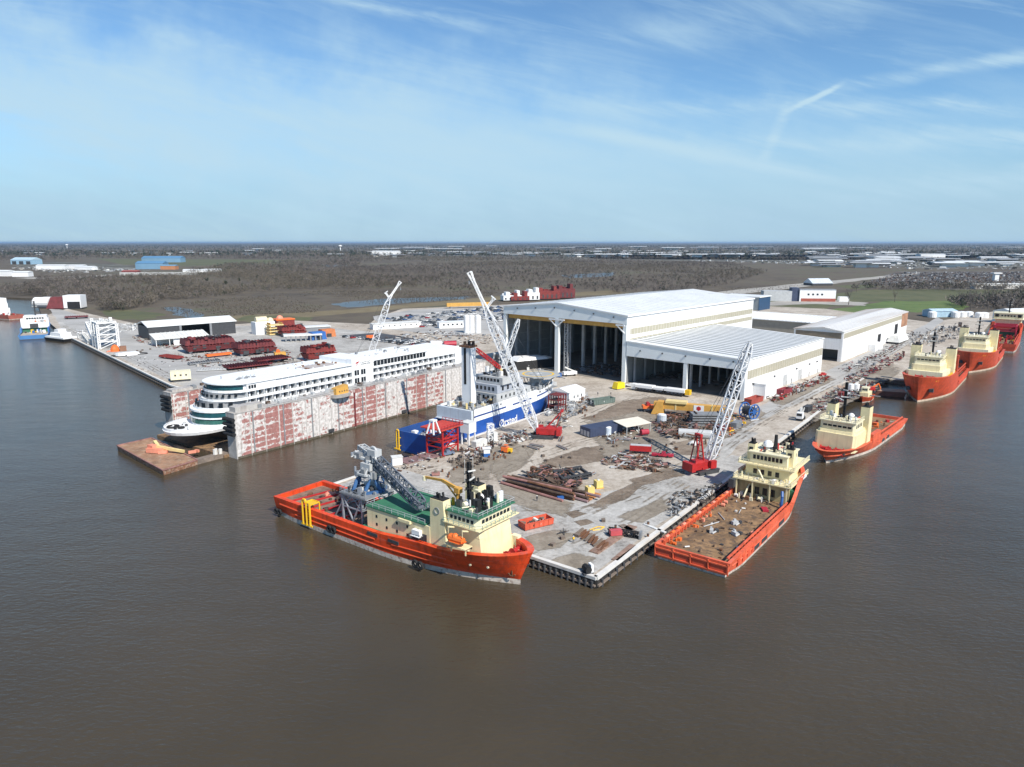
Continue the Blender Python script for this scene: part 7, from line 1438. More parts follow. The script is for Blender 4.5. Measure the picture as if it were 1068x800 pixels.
tn = P('storage_tent', 'white flat roofed tent with small dark windows beside the blue bow', 'tent', 592, 417, 50); MB().box(-6.5, 6.5, -5.5, 5.5, 0, 5).build('wall', WHITE, tn); m = MB(); m.solid([(-6.8, -5.8, 5.02), (6.8, -5.8, 5.02), (6.8, 5.8, 5.02), (-6.8, 5.8, 5.02)], [(-6.6, -.4, 6.6), (6.6, -.4, 6.6), (6.6, .4, 6.6), (-6.6, .4, 6.6)]); m.build('roof', WHITE, tn); win_row(tn, (-4, -5.5, 2.6), (5, -5.5, 2.6), 3, .8, 1.3, (0, -1, 0), DARK)
bs = P('steel_block', 'dark red lattice steel block standing under the bow of the blue ship', 'steel block', 581, 428, 53); m = MB()
for z in (0, 2.4, 4.8, 7.2): m.box(-3, 3, -2.6, 2.6, z, z + .3)
m.build('shelf', MAROON, bs); m = MB()
for x in (-3, -1, 1, 3):
    for y in (-2.6, 2.6): m.bar((x, y, 0), (x, y, 7.5), .4)
m.build('upright', REDLEAD, bs)
# people
def person(label, u, v, shirt, rz):
    p = at(u, v); vs_ = [(0, 0, .95), (0, 0, 1.2), (0, 0, 1.45), (0, 0, 1.56), (0, 0, 1.66), (0, 0, 1.76), (0, .1, .9), (.05, .11, .5), (0, .12, .06), (.14, .12, .03), (0, -.1, .9), (-.06, -.11, .5), (-.12, -.12, .06), (.02, -.12, .03), (0, .2, 1.42), (.03, .26, 1.15), (.12, .25, .92), (0, -.2, 1.42), (.02, -.26, 1.15), (.1, -.25, .92)]
    ed = [(0, 1), (1, 2), (2, 3), (3, 4), (4, 5), (0, 6), (6, 7), (7, 8), (8, 9), (0, 10), (10, 11), (11, 12), (12, 13), (2, 14), (14, 15), (15, 16), (2, 17), (17, 18), (18, 19)]
    rad = [.15, .15, .16, .06, .1, .08, .09, .065, .05, .04, .09, .065, .05, .04, .06, .045, .04, .06, .045, .04]
    me = bpy.data.meshes.new('person'); me.from_pydata(vs_, ed, []); o = bpy.data.objects.new('person', me); col.objects.link(o); o.location = p; o.rotation_euler = (0, 0, R(rz))
    mo = o.modifiers.new('skin', 'SKIN'); 
    for k, r_ in enumerate(rad): me.skin_vertices[0].data[k].radius = (r_, r_)
    me.skin_vertices[0].data[0].use_root = True; sb = o.modifiers.new('sub', 'SUBSURF'); sb.levels = sb.render_levels = 1
    me.materials.append(M('work_trousers', (.03, .035, .05), .9)); tag(o, label, 'person')
    MB().solid([(-.16, -.22, .95), (.16, -.22, .95), (.16, .22, .95), (-.16, .22, .95)], [(-.15, -.26, 1.5), (.15, -.26, 1.5), (.15, .26, 1.5), (-.15, .26, 1.5)]).build('work_shirt', shirt, o)
    MB().dome((0, 0, 1.72), .15, 9, .8).tube((0, 0, 1.71), (0, 0, 1.73), .2, n=10).build('hard_hat', WHITE, o)
person('person in dark workwear walking on the bare yard before the tall hall', 623.5, 412.5, DARK, 40)
person('person in brown workwear standing on the bare yard near the yellow generator', 637, 412.5, BROWN, 200)

# ------------------------------------------------------------------ north yard: ship sections and stores
def section(label, u, v, rz, L_, W_, H_, mat, seed, lower=True):
    s = P('ship_section', label, 'ship section', u, v, rz); rnd = random.Random(seed)
    for k in range(4): MB().rbox(-L_ * .4 + k * L_ * .27, (k % 2 - .5) * W_ * .5, .8, 1.6, 1.6, 1.6).build('support_block', DARK if k % 2 else DWHITE, s)
    m = MB(); m.solid([(-L_ * .46, -W_ * .42, 1.6), (L_ * .44, -W_ * .45, 1.6), (L_ * .46, W_ * .4, 1.6), (-L_ * .44, W_ * .42, 1.6)], [(-L_ / 2, -W_ / 2, H_ * .55), (L_ / 2, -W_ / 2, H_ * .5), (L_ / 2, W_ / 2, H_ * .5), (-L_ / 2, W_ / 2, H_ * .55)]); m.build('lower_shell', mat, s)
    m = MB(); m.solid([(-L_ * .5, -W_ * .32, H_ * .62), (L_ * .5, -W_ * .35, H_ * .58), (L_ * .5, W_ * .5, H_ * .58), (-L_ * .5, W_ * .5, H_ * .62)], [(-L_ * .48, -W_ * .3, H_), (L_ * .46, -W_ * .33, H_ * .92), (L_ * .46, W_ * .5, H_ * .92), (-L_ * .48, W_ * .5, H_)]); m.build('upper_shell', mat, s)
    for k in range(9):
        x, y = rnd.uniform(-L_ * .45, L_ * .42), rnd.uniform(-W_ * .4, W_ * .35); MB().rbox(x, y, H_ * rnd.uniform(.95, 1.12), rnd.uniform(1.5, 5), rnd.uniform(.4, 3), rnd.uniform(.6, 2.6), rnd.choice((0, 90, 20)), rnd.uniform(-8, 8)).build('hull_fragment', rnd.choice((mat, mat, REDLEAD, DARK)), s)
    for k in range(6): MB().rbox(rnd.uniform(-L_ * .46, L_ * .42), -W_ * .47, H_ * rnd.uniform(.2, .55), rnd.uniform(1.5, 4), .5, rnd.uniform(1, 2.6)).build('shell_opening', DARK, s)
    m = MB(); n = int(L_ / 2.2)
    for k in range(n): x = -L_ * .47 + k * L_ * .94 / n; m.box(x, x + .35, -W_ * .5, -W_ * .3, H_ * .5, H_ * .63); m.box(x, x + .2, -W_ * .48, W_ * .5, H_ * .98, H_ * 1.08)
    m.build('frame_rib', mat, s); return s
section('large maroon ship section on blocks, first in front of the dark shed', 218, 366, 40, 33, 17, 9, MAROON, 1)
section('maroon ship section with raised right end, right of the largest one', 266, 369, 44, 26, 14, 8, MAROON, 2)
section('dark red jagged ship section standing farthest right behind the cruise ship', 333, 375, 40, 20, 12, 8.5, REDLEAD, 3)
section('red lead ship section below the orange topped one near the grass edge', 305, 350, 40, 20, 12, 7.5, REDLEAD, 4)
def flat_panel(label, u, v, rz, L_, W_, mat, z0=1.2):
    s = P('stiffened_plate', label, 'steel plate', u, v, rz); MB().box(-L_ / 2, L_ / 2, -W_ / 2, W_ / 2, z0, z0 + .5).build('plate', mat, s); m = MB()
    for k in range(int(L_ / 1.5)): m.box(-L_ / 2 + .4 + k * 1.5, -L_ / 2 + .6 + k * 1.5, -W_ / 2, W_ / 2, z0 + .5, z0 + 1.3)
    m.build('stiffener', mat, s)
    for x in (-L_ * .4, 0, L_ * .4): MB().box(x - .6, x + .6, -W_ * .3, W_ * .3, 0, z0).build('trestle', DARK, s)
flat_panel('flat maroon stiffened panel nearest the white ship roof', 258, 383, 40, 26, 12, MAROON)
flat_panel('flat maroon panel lying right of the nearest one behind the cruise ship', 283, 378, 44, 22, 11, MAROON, 2.4)
flat_panel('tilted maroon panel at the foot of the jagged red section', 342, 379, 36, 16, 7, M('dull_red_panel', (.22, .06, .055), .7, var=.3), 1.0)
flat_panel('low red brown steel bundle on the wharf side of the sections', 179, 374, -30, 18, 6, REDLEAD, .8)
flat_panel('long grey slab nearer the dark shed on the pale yard', 214, 379, 44, 20, 4, GREY, .5)
flat_panel('grey slab lying nearest the wharf module behind the ship bow', 221, 386, 20, 16, 7, LGREY, .3)
t = P('flatbed_load', 'orange flat load on trestles between the maroon sections', 'flat load', 228, 372, 44); MB().box(-8, 8, -2, 2, 1, 2.2).build('load', ORP, t); MB().box(-7, -6, -1.6, 1.6, 0, 1).box(6, 7, -1.6, 1.6, 0, 1).build('trestle', DARK, t)
t = P('deck_module', 'low white square module with round ports on the wharf behind the ship bow', 'module', 189, 397, 25); MB().box(-5, 5, -3.6, 3.6, 1.2, 5.4).build('module_body', PALECREAM, t); win_row(t, (-4, -3.6, 3.6), (4, -3.6, 3.6), 3, .9, .9, (0, -1, 0), DARK, 'port_opening'); MB().box(-4, 4, -3, 3, 0, 1.18).build('module_skid', DARK, t)
t = P('stacked_module', 'white tank module in the group near the grass edge', 'module', 275, 348, 40); MB().box(-8, 8, -5, 5, 0, 10).build('module_body', WHITE, t); m = MB(); m.tube((-6, 0, 11.5), (3, 0, 11.5), 2.6); m.dome((6, 0, 10), 3, 8); m.build('module_tank', M('cream_tank', (.7, .6, .4), .5), t)
t = P('scaffold_stack', 'yellow and cream stack of deck frames beside the white tank module', 'frame stack', 287, 349, 40)
for k in range(4): MB().box(-6, 6, -4, 4, .4 + k * 2.4, 1.2 + k * 2.4).build('deck_frame', BUFF, t); [MB().box(x, x + .4, -3.6, 3.6, 1.22 + k * 2.4, 2.78 + k * 2.4).build('spacer', OCHRE, t) for x in (-5, 4.6)]
t = P('orange_module', 'orange topped red module standing behind the white tank module', 'module', 296, 343, 40); MB().box(-8, 8, -5, 5, 1, 8).build('module_body', REDLEAD, t); MB().box(-8.4, 8.4, -5.4, 5.4, 8.02, 9).build('module_roof', ORP, t); MB().dome((-3, 0, 9), 3, 8).build('dome', SALM, t); t.name = 'engine_module'
for u, v, mt, lab in ((331, 354, BLUEP, 'blue covered block near the jagged red section'), (341, 351, M('orange_brown_block', (.5, .17, .06), .7, var=.2), 'orange brown block right of the blue covered one')):
    t = P('covered_block', lab, 'block', u, v, 40); MB().solid([(-6, -4, 0), (6, -4, 0), (6, 4, 0), (-6, 4, 0)], [(-5.4, -3.4, 6), (5.4, -3.4, 6), (5.4, 3.4, 6), (-5.4, 3.4, 6)]).build('cover', mt, t); MB().box(-2, 2, -4.3, -3.6, 0, 2.8).build('doorway', DARK, t)
t = P('jetty_deck', 'long white slab on many short columns in the north yard', 'platform', 316, 355, 20); MB().box(-14, 14, -5, 5, 4, 5).build('deck_slab', DWHITE, t)
for k in range(8): MB().box(-13 + k * 3.6, -12 + k * 3.6, -4.6, -3.6, 0, 4).build('column', GREY, t)
t = P('white_roofed_store', 'white roofed store behind the long slab on columns', 'store', 328, 347, 30); t.name = 'store_shed'; MB().box(-12, 12, -5, 5, 0, 5).build('wall', GREY, t); MB().box(-12.5, 12.5, -5.5, 5.5, 5.02, 5.6).build('roof', ROOFW, t)
t = P('buff_machine', 'orange yellow machine lying near the flat panels', 'machine', 292, 372, 20); t.name = 'winch_frame'; MB().rbox(0, 0, 1.8, 7, 4, 2.6, 10).build('machine_bed', OCHRE, t); MB().tube((-1, -2, 3.6), (-1, 2, 3.6), 1.4).build('drum', ORP, t)
# white lattice module on the wharf
t = P('lattice_module', 'tall white lattice steel module standing on the west wharf', 'module', 111, 362, 130)
for x in (-9, 0, 9):
    for y in (-6, 6): MB().lattice((x, y, 0), (x, y, 17 + (x == 9) * 3), 1.4, 1.4, n=7, ch=.5, lc=.34, taper=0, side=(1, 0, 0)).build('lattice_leg', WHITE, t)
m = MB()
for z in (5, 10, 15, 18):
    for y in (-6, 6): m.bar((-9, y, z), (9, y, z), .7); m.bar((-9, y, z - 5), (0, y, z), .45); m.bar((9, y, z - 5), (0, y, z), .45)
    for x in (-9, 0, 9): m.bar((x, -6, z), (x, 6, z), .6); m.bar((x, -6, z), (x, 6, z - 5), .4)
m.build('bracing', WHITE, t); MB().box(-9, 9, -6, 6, 17.9, 18.2).build('top_deck', DWHITE, t); clutter(t, -9, 9, -6, 6, 18.2, 24, (WHITE, LGREY), 141, .8, 2.4, 3, 'pipe_work')
t = P('spare_trusses', 'white inclined truss section left of the tall lattice module', 'truss', 97, 357, 130); t.name = 'truss_section'; MB().lattice((-10, 0, 2), (12, 0, 13), 3, 3, n=8, ch=.5, lc=.35, taper=0, side=(0, 1, 0)).build('truss', WHITE, t); MB().lattice((-12, 4, 1.5), (10, 4, 5), 2.4, 2.4, n=8, ch=.45, lc=.3, taper=0, side=(0, 1, 0)).build('truss', DWHITE, t)
t = P('pump_unit', 'orange pump unit at the foot of the white lattice module', 'pump', 120, 366.5, 30); MB().dome((0, 0, 0), 3, 9, 1.6).build('casing', ORP, t); MB().bar((-1, 0, 1), (-5, -2, .4), .8).build('suction_pipe', SALM, t); MB().box(3, 7, -2, 2, 0, 3.4).build('engine_box', M('brown_box', (.24, .12, .07), .7), t)
t = P('fabric_cover', 'white sheet covered stack lying right of the orange pump', 'covered stack', 133, 370, 45); MB().solid([(-7, -4, 0), (7, -4, 0), (7, 4, 0), (-7, 4, 0)], [(-6, -3, 1.6), (6, -3, 1.6), (6, 3, 1.6), (-6, 3, 1.6)]).build('sheet', WHITE, t); MB().box(-6, 6, -3.2, 3.2, -.0, .3).build('pallet', GREY, t)
for u, v, lab in ((124, 371.5, 'loop of black hose nearer the water by the white sheet'), (146, 369, 'loop of black hose right of the white sheet')):
    o = MB().torus((0, 0, .3), 3.2, .28, 'z', 18, 5).build('hose_loop', BLACK, None, tuple(at(u, v))); o.scale = (1.5, 1, 1); tag(o, lab, 'hose')
for u, v, c_ in ((46, 321, 'left'), (55, 320.5, 'right')):
    t = P('storage_tank', f'{c_} of two fat white tanks behind the blue workboat', 'tank', u, v, -4); MB().tube((-9, 0, 6), (9, 0, 6), 6, n=14).build('tank_shell', WHITE, t); MB().box(-8, 8, -4, 4, 0, 1.4).build('cradle', DARK, t)
t = P('ship_section', 'dark red tent shaped ship section beside the two white tanks', 'ship section', 66, 321.5, 10); m = MB(); m.solid([(-14, -9, .5), (14, -9, .5), (14, 9, .5), (-14, 9, .5)], [(-10, -5, 13), (12, -6, 13), (12, 6, 13), (-10, 5, 13)]); m.build('shell', MAROON, t); MB().box(-12, 12, -8, 8, 0, .5).build('support_block', DARK, t)
t = P('ship_section', 'white square ship section open at the front beside the red one', 'ship section', 79, 321.5, 10); MB().box(-9, 9, -8, 8, 1, 15).build('shell', WHITE, t); MB().box(-5, 8, -8.3, -8, 1, 8).build('opening', BLACK, t); MB().box(-9, 9, -8, 8, 0, .99).build('support_block', DARK, t)
flat_panel('dark maroon low section on the grass by the wharf road', 80, 332, 30, 20, 12, MAROON, 1.5)
# silos, gantry, long store, blocks behind the hall
for k, (u, v) in enumerate(((487, 347), (492, 347), (498.5, 347))):
    t = P('silo', ('left', 'middle', 'right')[k] + ' one of three white upright silos behind the cruise ship', 'silo', u, v); MB().tube((0, 0, 0), (0, 0, 14), 2.6, n=12).build('silo_body', WHITE, t); MB().tube((0, 0, 14), (0, 0, 15), 2.6, .8, n=12).build('silo_top', DWHITE, t)
t = P('long_store', 'long low white store building beside the car park', 'store', 413, 342, 30); MB().box(-22, 22, -4, 4, 0, 4.5).build('wall', WHITE, t); MB().box(-22.5, 22.5, -4.5, 4.5, 4.52, 5).build('roof', DWHITE, t); win_row(t, (-20, -4, 2.6), (20, -4, 2.6), 8, 1.2, 1, (0, -1, 0))
t = P('site_office', 'small white office cabin with grey windows near the silos', 'cabin', 471, 341.5, 20); MB().box(-12, 12, -4, 4, 0, 5).build('wall', WHITE, t); MB().box(-12.4, 12.4, -4.4, 4.4, 5.02, 5.5).build('roof', ROOFW, t); win_row(t, (-10, -4, 3), (10, -4, 3), 5, 1.6, 1.4, (0, -1, 0))
t = P('crane_girder', 'yellow gantry girder lying beyond the crowded car park', 'girder', 489, 321, 18); MB().box(-26, 26, -2, 2, 2, 6).build('girder_beam', OCHRE, t); MB().box(-22, -20, -2.5, 2.5, 0, 2).box(20, 22, -2.5, 2.5, 0, 2).build('trestle', GREY, t)
for k, (u, v, L_, H_, mt, lab) in enumerate(((533, 313.5, 24, 7, WHITE, 'long white block at the left of the row behind the tall hall roof'), (541, 313.5, 24, 6, REDLEAD, 'low red block among white ones behind the tall hall roof'), (554, 313, 18, 10, WHITE, 'square white block behind the tall hall roof'), (570, 312, 32, 11, REDLEAD, 'tall red ship section at the left of the pair behind the hall roof'), (588, 311, 26, 13, MAROON, 'tall maroon ship section right end behind the hall roof'))):
    t = P('ship_section', lab, 'ship section', u, v, 15); MB().box(-L_ / 2, L_ / 2, -8, 8, 1, H_).build('shell', mt, t); MB().box(-L_ / 2 + 4, -L_ / 2 + 9, -6, 6, H_ + .02, H_ + 4).box(L_ / 4, L_ / 4 + 4, -6, 6, H_ + .02, H_ + 6).build('upper_block', mt, t); MB().box(-L_ / 2 + 2, L_ / 2 - 2, -7, 7, 0, 1).build('support_block', DARK, t); [MB().rbox(-L_ / 2 + 3 + q * 5, rnd_(q) * 5, H_ + .8, 3, 4, 1.6 + rnd_(q + 3), 20 * q).build('hull_fragment', mt, t) for q in range(int(L_ / 5))]; [MB().box(-L_ / 2 + 2 + q * 6, -L_ / 2 + 4 + q * 6, -8.2, -7.9, 2, H_ * .6).build('shell_opening', DARK, t) for q in range(int(L_ / 6))]
lb2 = P('covered_vessel', 'dark hulled block with white sheeting near the inner end of the slip', 'covered block', 553, 383, 30, z=YZ); m = MB(); m.solid([(-14, -6, 0), (14, -6, 0), (14, 6, 0), (-14, 6, 0)], [(-13, -5.4, 5), (13, -5.4, 5), (13, 5.4, 5), (-13, 5.4, 5)]); m.build('block_hull', BLACK, lb2); MB().solid([(-12, -5, 5.02), (10, -5, 5.02), (10, 5, 5.02), (-12, 5, 5.02)], [(-9, -4, 7), (8, -4, 6.4), (8, 4, 6.4), (-9, 4, 7)]).build('white_sheet', WHITE, lb2); MB().rbox(11.6, 0, 5.4, 2.4, 8, .7).build('sheet_end', DWHITE, lb2)
t = P('cherry_picker', 'white wheeled access platform at the foot of the hall centre column', 'access platform', 594, 392, 20); MB().box(-4, 4, -1.4, 1.4, .9, 2.6).build('body', WHITE, t); MB().bar((3, 0, 2.4), (-3, 0, 5.2), .7).build('arm', DWHITE, t)
for x in (-2.6, 2.6):
    for s_ in (-1, 1): MB().tube((x, s_ * 1.0, .6), (x, s_ * 1.5, .6), .6, n=9).build('wheel', BLACK, t)
t = P('blue_pump', 'small blue pump trolley below the hall centre column', 'pump', 583.5, 393.5, 0); t.name = 'pump_trolley'; MB().box(-1.2, 1.2, -.8, .8, .4, 2.4).build('casing', BLUEP, t); MB().bar((0, -.6, .5), (3, -5, .3), .35).build('hose', LGREY, t)
o = P('covered_boat', 'long white covered boat shape parked outside the third hall', 'covered boat', 936, 357, 48); MB().solid([(-13, -4.5, 1.4), (13, -4.5, 1.4), (13, 4.5, 1.4), (-13, 4.5, 1.4)], [(-11, -2.5, 6), (12, -2.5, 6), (12, 2.5, 6), (-11, 2.5, 6)]).build('cover', DWHITE, o); MB().box(-11, 11, -3, 3, 0, 1.38).build('cradle', DARK, o)
# street lamps / light masts on the yard
for k, (u, v) in enumerate(((580, 476), (700, 560), (468, 500))):
    pass

# ------------------------------------------------------------------ parked cars
def car_mesh(mat):
    m = MB(); m.use(mat); m.solid([(-2.2, -.85, .35), (2.2, -.85, .35), (2.2, .85, .35), (-2.2, .85, .35)], [(-2.2, -.85, .95), (2.1, -.85, .85), (2.1, .85, .85), (-2.2, .85, .95)])
    m.use(GLASS); m.solid([(-1.9, -.8, .93), (1.1, -.8, .9), (1.1, .8, .9), (-1.9, .8, .93)], [(-1.5, -.68, 1.45), (.4, -.68, 1.45), (.4, .68, 1.45), (-1.5, .68, 1.45)])
    m.use(mat); m.solid([(-1.5, -.68, 1.46), (.4, -.68, 1.46), (.4, .68, 1.46), (-1.5, .68, 1.46)], [(-1.4, -.6, 1.52), (.3, -.6, 1.52), (.3, .6, 1.52), (-1.4, .6, 1.52)])
    m.use(BLACK)
    for x in (-1.4, 1.4):
        for s_ in (-1, 1): m.tube((x, s_ * .7, .33), (x, s_ * .9, .33), .33, n=8)
    return m
rnd = random.Random(44); cars = {}
def car(c, x, y, rz, label, group, s_=1.12):
    if c not in cars: o = car_mesh(COLORS[c]).build('parked_car', None); cars[c] = o
    else: o = cars[c].copy(); col.objects.link(o)
    o.location = (x, y, YZ + .01); o.rotation_euler = (0, 0, R(rz)); o.scale = (s_, s_, s_ * 1.1); tag(o, label, 'car', group)
pa, pb_, pc, pd_ = at(397, 332), at(520, 320), at(560, 333), at(440, 342)
nr, nc = 10, 30; used = 0
for i in range(nr):
    for j in range(nc):
        if rnd.random() < .22 or i in (4,): continue
        s_, t = (j + .5) / nc, (i + .5) / nr
        p = pa.lerp(pb_, s_).lerp(pd_.lerp(pc, s_), t)
        if 478 < 534 + FPX * p.x / (p.y * CP + (CAMH - YZ) * SP) < 507 and i > 7: continue
        c = rnd.choices(('white', 'black', 'silver', 'blue', 'red'), (4, 5, 4, 2.5, .6))[0]
        car(c, p.x + rnd.uniform(-1, 1), p.y + rnd.uniform(-1, 1), 20 + rnd.uniform(-4, 4) + 90 * (i % 2 == 3), f'{c} car parked in the crowded lot behind the cruise ship', 'cars in the crowded lot')
for k in range(26):
    s_ = k / 25; p = at(356 + 100 * s_, 351.5 + 11.5 * s_); c = rnd.choice(('black', 'white', 'silver', 'black', 'red'))
    if rnd.random() < .85: car(c, p.x, p.y, 52 + rnd.uniform(-6, 6), f'{c} car parked on the dark asphalt strip', 'cars on the asphalt strip')
for k in range(12):
    p = at(408 + rnd.uniform(0, 55), 357 + rnd.uniform(-2, 2)); car(rnd.choice(('white', 'silver')), p.x, p.y, 20, 'pale car parked beyond the asphalt strip', 'cars beyond the asphalt strip')
t = P('box_truck', 'white box truck parked at the end of the asphalt strip', 'truck', 456, 361.5, 20); MB().box(-5, 3, -1.4, 1.4, .9, 4).build('box_body', WHITE, t); MB().box(3.1, 5, -1.2, 1.2, .7, 3).build('cab', WHITE, t); MB().tube((-3, -1.4, .6), (-3, 1.4, .6), .6).build('wheel', BLACK, t); MB().tube((3.6, -1.4, .6), (3.6, 1.4, .6), .6).build('wheel', BLACK, t)
t = P('crimson_tank', 'crimson rounded tank lying behind the cruise ship stern', 'tank', 470, 361.5, 20); t.name = 'pressure_tank'; MB().tube((-5, 0, 2.2), (4, 0, 2.2), 2.0, n=10).build('tank_shell', CRIMSON, t); MB().box(-4, 3, -1.2, 1.2, 0, .6).build('cradle', DARK, t)
t = P('white_boat', 'white launch on a trailer behind the stern of the cruise ship', 'boat', 455, 372, 20) if False else None

# ------------------------------------------------------------------ small stores about the yard
rnd = random.Random(61)
def dup(root, loc, rz): c = copy_tree(root); c.location = loc; c.rotation_euler = (0, 0, R(rz)); return c
def many(make, spots, n, spread, first_rz=0):
    root = make(); k = 0
    for (u, v, m_) in spots:
        c = at(u, v)
        for i in range(m_):
            loc = (c.x + rnd.gauss(0, spread), c.y + rnd.gauss(0, spread), YZ + .02); rz = rnd.choice((53, 143, rnd.uniform(0, 180)))
            if k == 0: root.location = loc; root.rotation_euler = (0, 0, R(rz))
            else: dup(root, loc, rz)
            k += 1
def mk_drum():
    t = thing('oil_drum', 'rusty or dark oil drum standing about the working yard', 'drum', (0, 0, YZ), 0, 'oil drums about the yard'); MB().tube((0, 0, 0), (0, 0, .9), .32, n=8).build('drum_body', RUST, t); MB().tube((0, 0, .9), (0, 0, .94), .34, n=8).build('drum_lid', DARK, t); return t
many(mk_drum, ((520, 478, 8), (700, 470, 6), (610, 432, 6), (735, 462, 5), (585, 512, 4), (668, 552, 4), (476, 492, 5)), 0, 2.6)
def mk_pallet():
    t = thing('pallet_stack', 'small stack of grey timber pallets or dunnage on the yard', 'pallet stack', (0, 0, YZ), 0, 'pallet stacks about the yard')
    for k in range(4): MB().box(-.6, .6, -.5, .5, .04 + k * .2, .17 + k * .2).build('pallet', TIMBER, t)
    return t
many(mk_pallet, ((505, 485, 5), (560, 480, 4), (640, 466, 4), (690, 462, 5), (745, 470, 4), (600, 560, 4), (540, 462, 4), (850, 418, 5), (208, 380, 5), (150, 366, 4), (300, 378, 4)), 0, 5)
def mk_skid():
    t = thing('equipment_skid', 'grey pipework skid with small tank in the group beside the white tent', 'equipment skid', (0, 0, YZ), 0, 'grey equipment skids beside the white tent'); m = MB()
    for x in (-1.8, 1.8):
        for y in (-1, 1): m.bar((x, y, 0), (x, y, 2.6), .2)
    for y in (-1, 1): m.bar((-1.8, y, 2.6), (1.8, y, 2.6), .2); m.bar((-1.8, y, .2), (1.8, y, 2.5), .14)
    m.build('skid_frame', LGREY, t); MB().tube((-1.3, 0, 1.2), (1.2, 0, 1.2), .7, n=9).build('skid_tank', DWHITE, t); MB().box(-1.9, 1.9, -1.1, 1.1, .05, .2).build('skid_base', GREY, t); return t
many(mk_skid, ((592, 424, 5), (606, 419, 4), (584, 432, 3)), 0, 3.4)
def mk_bundle():
    t = thing('pipe_bundle', 'short bundle of dull steel pipes lying on dunnage in the yard', 'pipe bundle', (0, 0, YZ), 0, 'pipe bundles about the yard')
    for y in (-.5, 0, .5): MB().tube((-3, y, .4), (3, y, .4), .22, n=7).build('bundled_pipe', GREY if y else RUST, t)
    MB().box(-2, -1.8, -.8, .8, 0, .17).build('dunnage', TIMBER, t); MB().box(1.8, 2, -.8, .8, 0, .17).build('dunnage', TIMBER, t); return t
many(mk_bundle, ((560, 466, 4), (650, 460, 3), (740, 475, 3), (600, 510, 3), (690, 425, 4), (475, 350, 8), (440, 355, 6), (880, 410, 5), (905, 392, 5), (250, 378, 4)), 0, 5)
def box_c(label, u, v, rz, mt):
    t = P('shipping_container', label, 'container', u, v, rz); MB().box(-3, 3, -1.2, 1.2, .1, 2.6).build('container_body', mt, t); m = MB(); rib(m, -2.8, 3, -1.2, .2, 2.5, .6, -.06); m.build('corrugation', mt, t); MB().box(3, 3.06, -1.1, 1.1, .2, 2.5).build('container_door', mt, t)
for lab, u, v, rz, mt in (('rusty red container near the scrap under the ochre girder', 752, 450, 40, MAROON), ('grey container beside the road near the blue reel', 768, 446, 50, GREY), ('pale container by the stern of the blue ship', 500, 466, 50, DWHITE), ('blue container behind the maroon ship sections', 318, 366, 40, BLUEP), ('orange container near the long pale store', 386, 353, 20, ORP), ('grey container at the landward end of the slip', 575, 404, 48, LGREY), ('dark container beside the white tractor unit', 842, 429, 50, DARK), ('red container on the quay near the two white tanks', 878, 414, 50, REDLEAD)): box_c(lab, u, v, rz, mt)
for k, (lab, u, v, sh, rz) in enumerate((('person in an orange vest walking near the forklift', 522, 478, ORP, 30), ('person in dark clothes beside the pipe stack', 560, 523, DARK, 100), ('person in a white shirt near the red trailer', 676, 483, WHITE, 200), ('person in a yellow vest on the pier beside the leaning beams', 598, 566, YELLOW, 300), ('person in blue clothes near the blue cable reel', 774, 446, BLUEP, 60))): person(lab, u, v, sh, rz)
# ------------------------------------------------------------------ far buildings
def gable(name, label, cat, u, v, rz, L_, W_, H_, wall, roofm, group=None, doors=0, rise=None):
    p = at(u, v, ZL); t = thing(name, label, cat, (p.x, p.y, ZL), rz, group); rise = W_ * .12 if rise is None else rise
    m = MB(); m.solid([(-L_ / 2, -W_ / 2, 0), (L_ / 2, -W_ / 2, 0), (L_ / 2, W_ / 2, 0), (-L_ / 2, W_ / 2, 0)], [(-L_ / 2, -W_ / 2, H_), (L_ / 2, -W_ / 2, H_), (L_ / 2, W_ / 2, H_), (-L_ / 2, W_ / 2, H_)]); m.build('wall', wall, t)
    m = MB(); e = .6; m.solid([(-L_ / 2 - e, -W_ / 2 - e, H_ + .02), (L_ / 2 + e, -W_ / 2 - e, H_ + .02), (L_ / 2 + e, W_ / 2 + e, H_ + .02), (-L_ / 2 - e, W_ / 2 + e, H_ + .02)], [(-L_ / 2 - e, -.3, H_ + rise), (L_ / 2 + e, -.3, H_ + rise), (L_ / 2 + e, .3, H_ + rise), (-L_ / 2 - e, .3, H_ + rise)]); m.build('roof', roofm, t)
    for k in range(doors): x = -L_ / 2 + (k + .5) * L_ / doors; MB().box(x - L_ / doors * .3, x + L_ / doors * .3, -W_ / 2 - .15, -W_ / 2 + .1, 0, H_ * .7).build('door', DARK, t)
    return t
FBLUE = M('blue_metal_roof', (.10, .23, .38), .5, var=.1, scale=.02); FBLUEL = M('light_blue_wall', (.17, .30, .42), .5, var=.1, scale=.02)
gable('warehouse', 'long bright blue roofed warehouse across the woods, farther of two', 'warehouse', 171, 273.5, 4, 140, 50, 16, FBLUEL, FBLUE, rise=7)
gable('warehouse', 'bright blue roofed warehouse across the woods, nearer and shorter one', 'warehouse', 159, 280.5, 4, 74, 40, 16, FBLUEL, FBLUE, rise=6)
gable('warehouse', 'pale blue warehouse with dark open bays on the far left', 'warehouse', 28, 275.5, -8, 80, 46, 15, M('pale_blue_wall', (.30, .46, .58), .5), M('pale_blue_roof', (.42, .56, .64), .5), doors=3, rise=8)
gable('store_shed', 'small orange walled shed right of the blue warehouses', 'shed', 177, 281, 4, 40, 24, 10, M('orange_shed_wall', (.45, .20, .09), .6), FBLUEL); gable('store_shed', 'red roofed shed left of the white wall by the blue warehouses', 'shed', 137, 286.5, 4, 34, 20, 8, REDLEAD, M('dull_red_roof', (.30, .08, .06), .6))
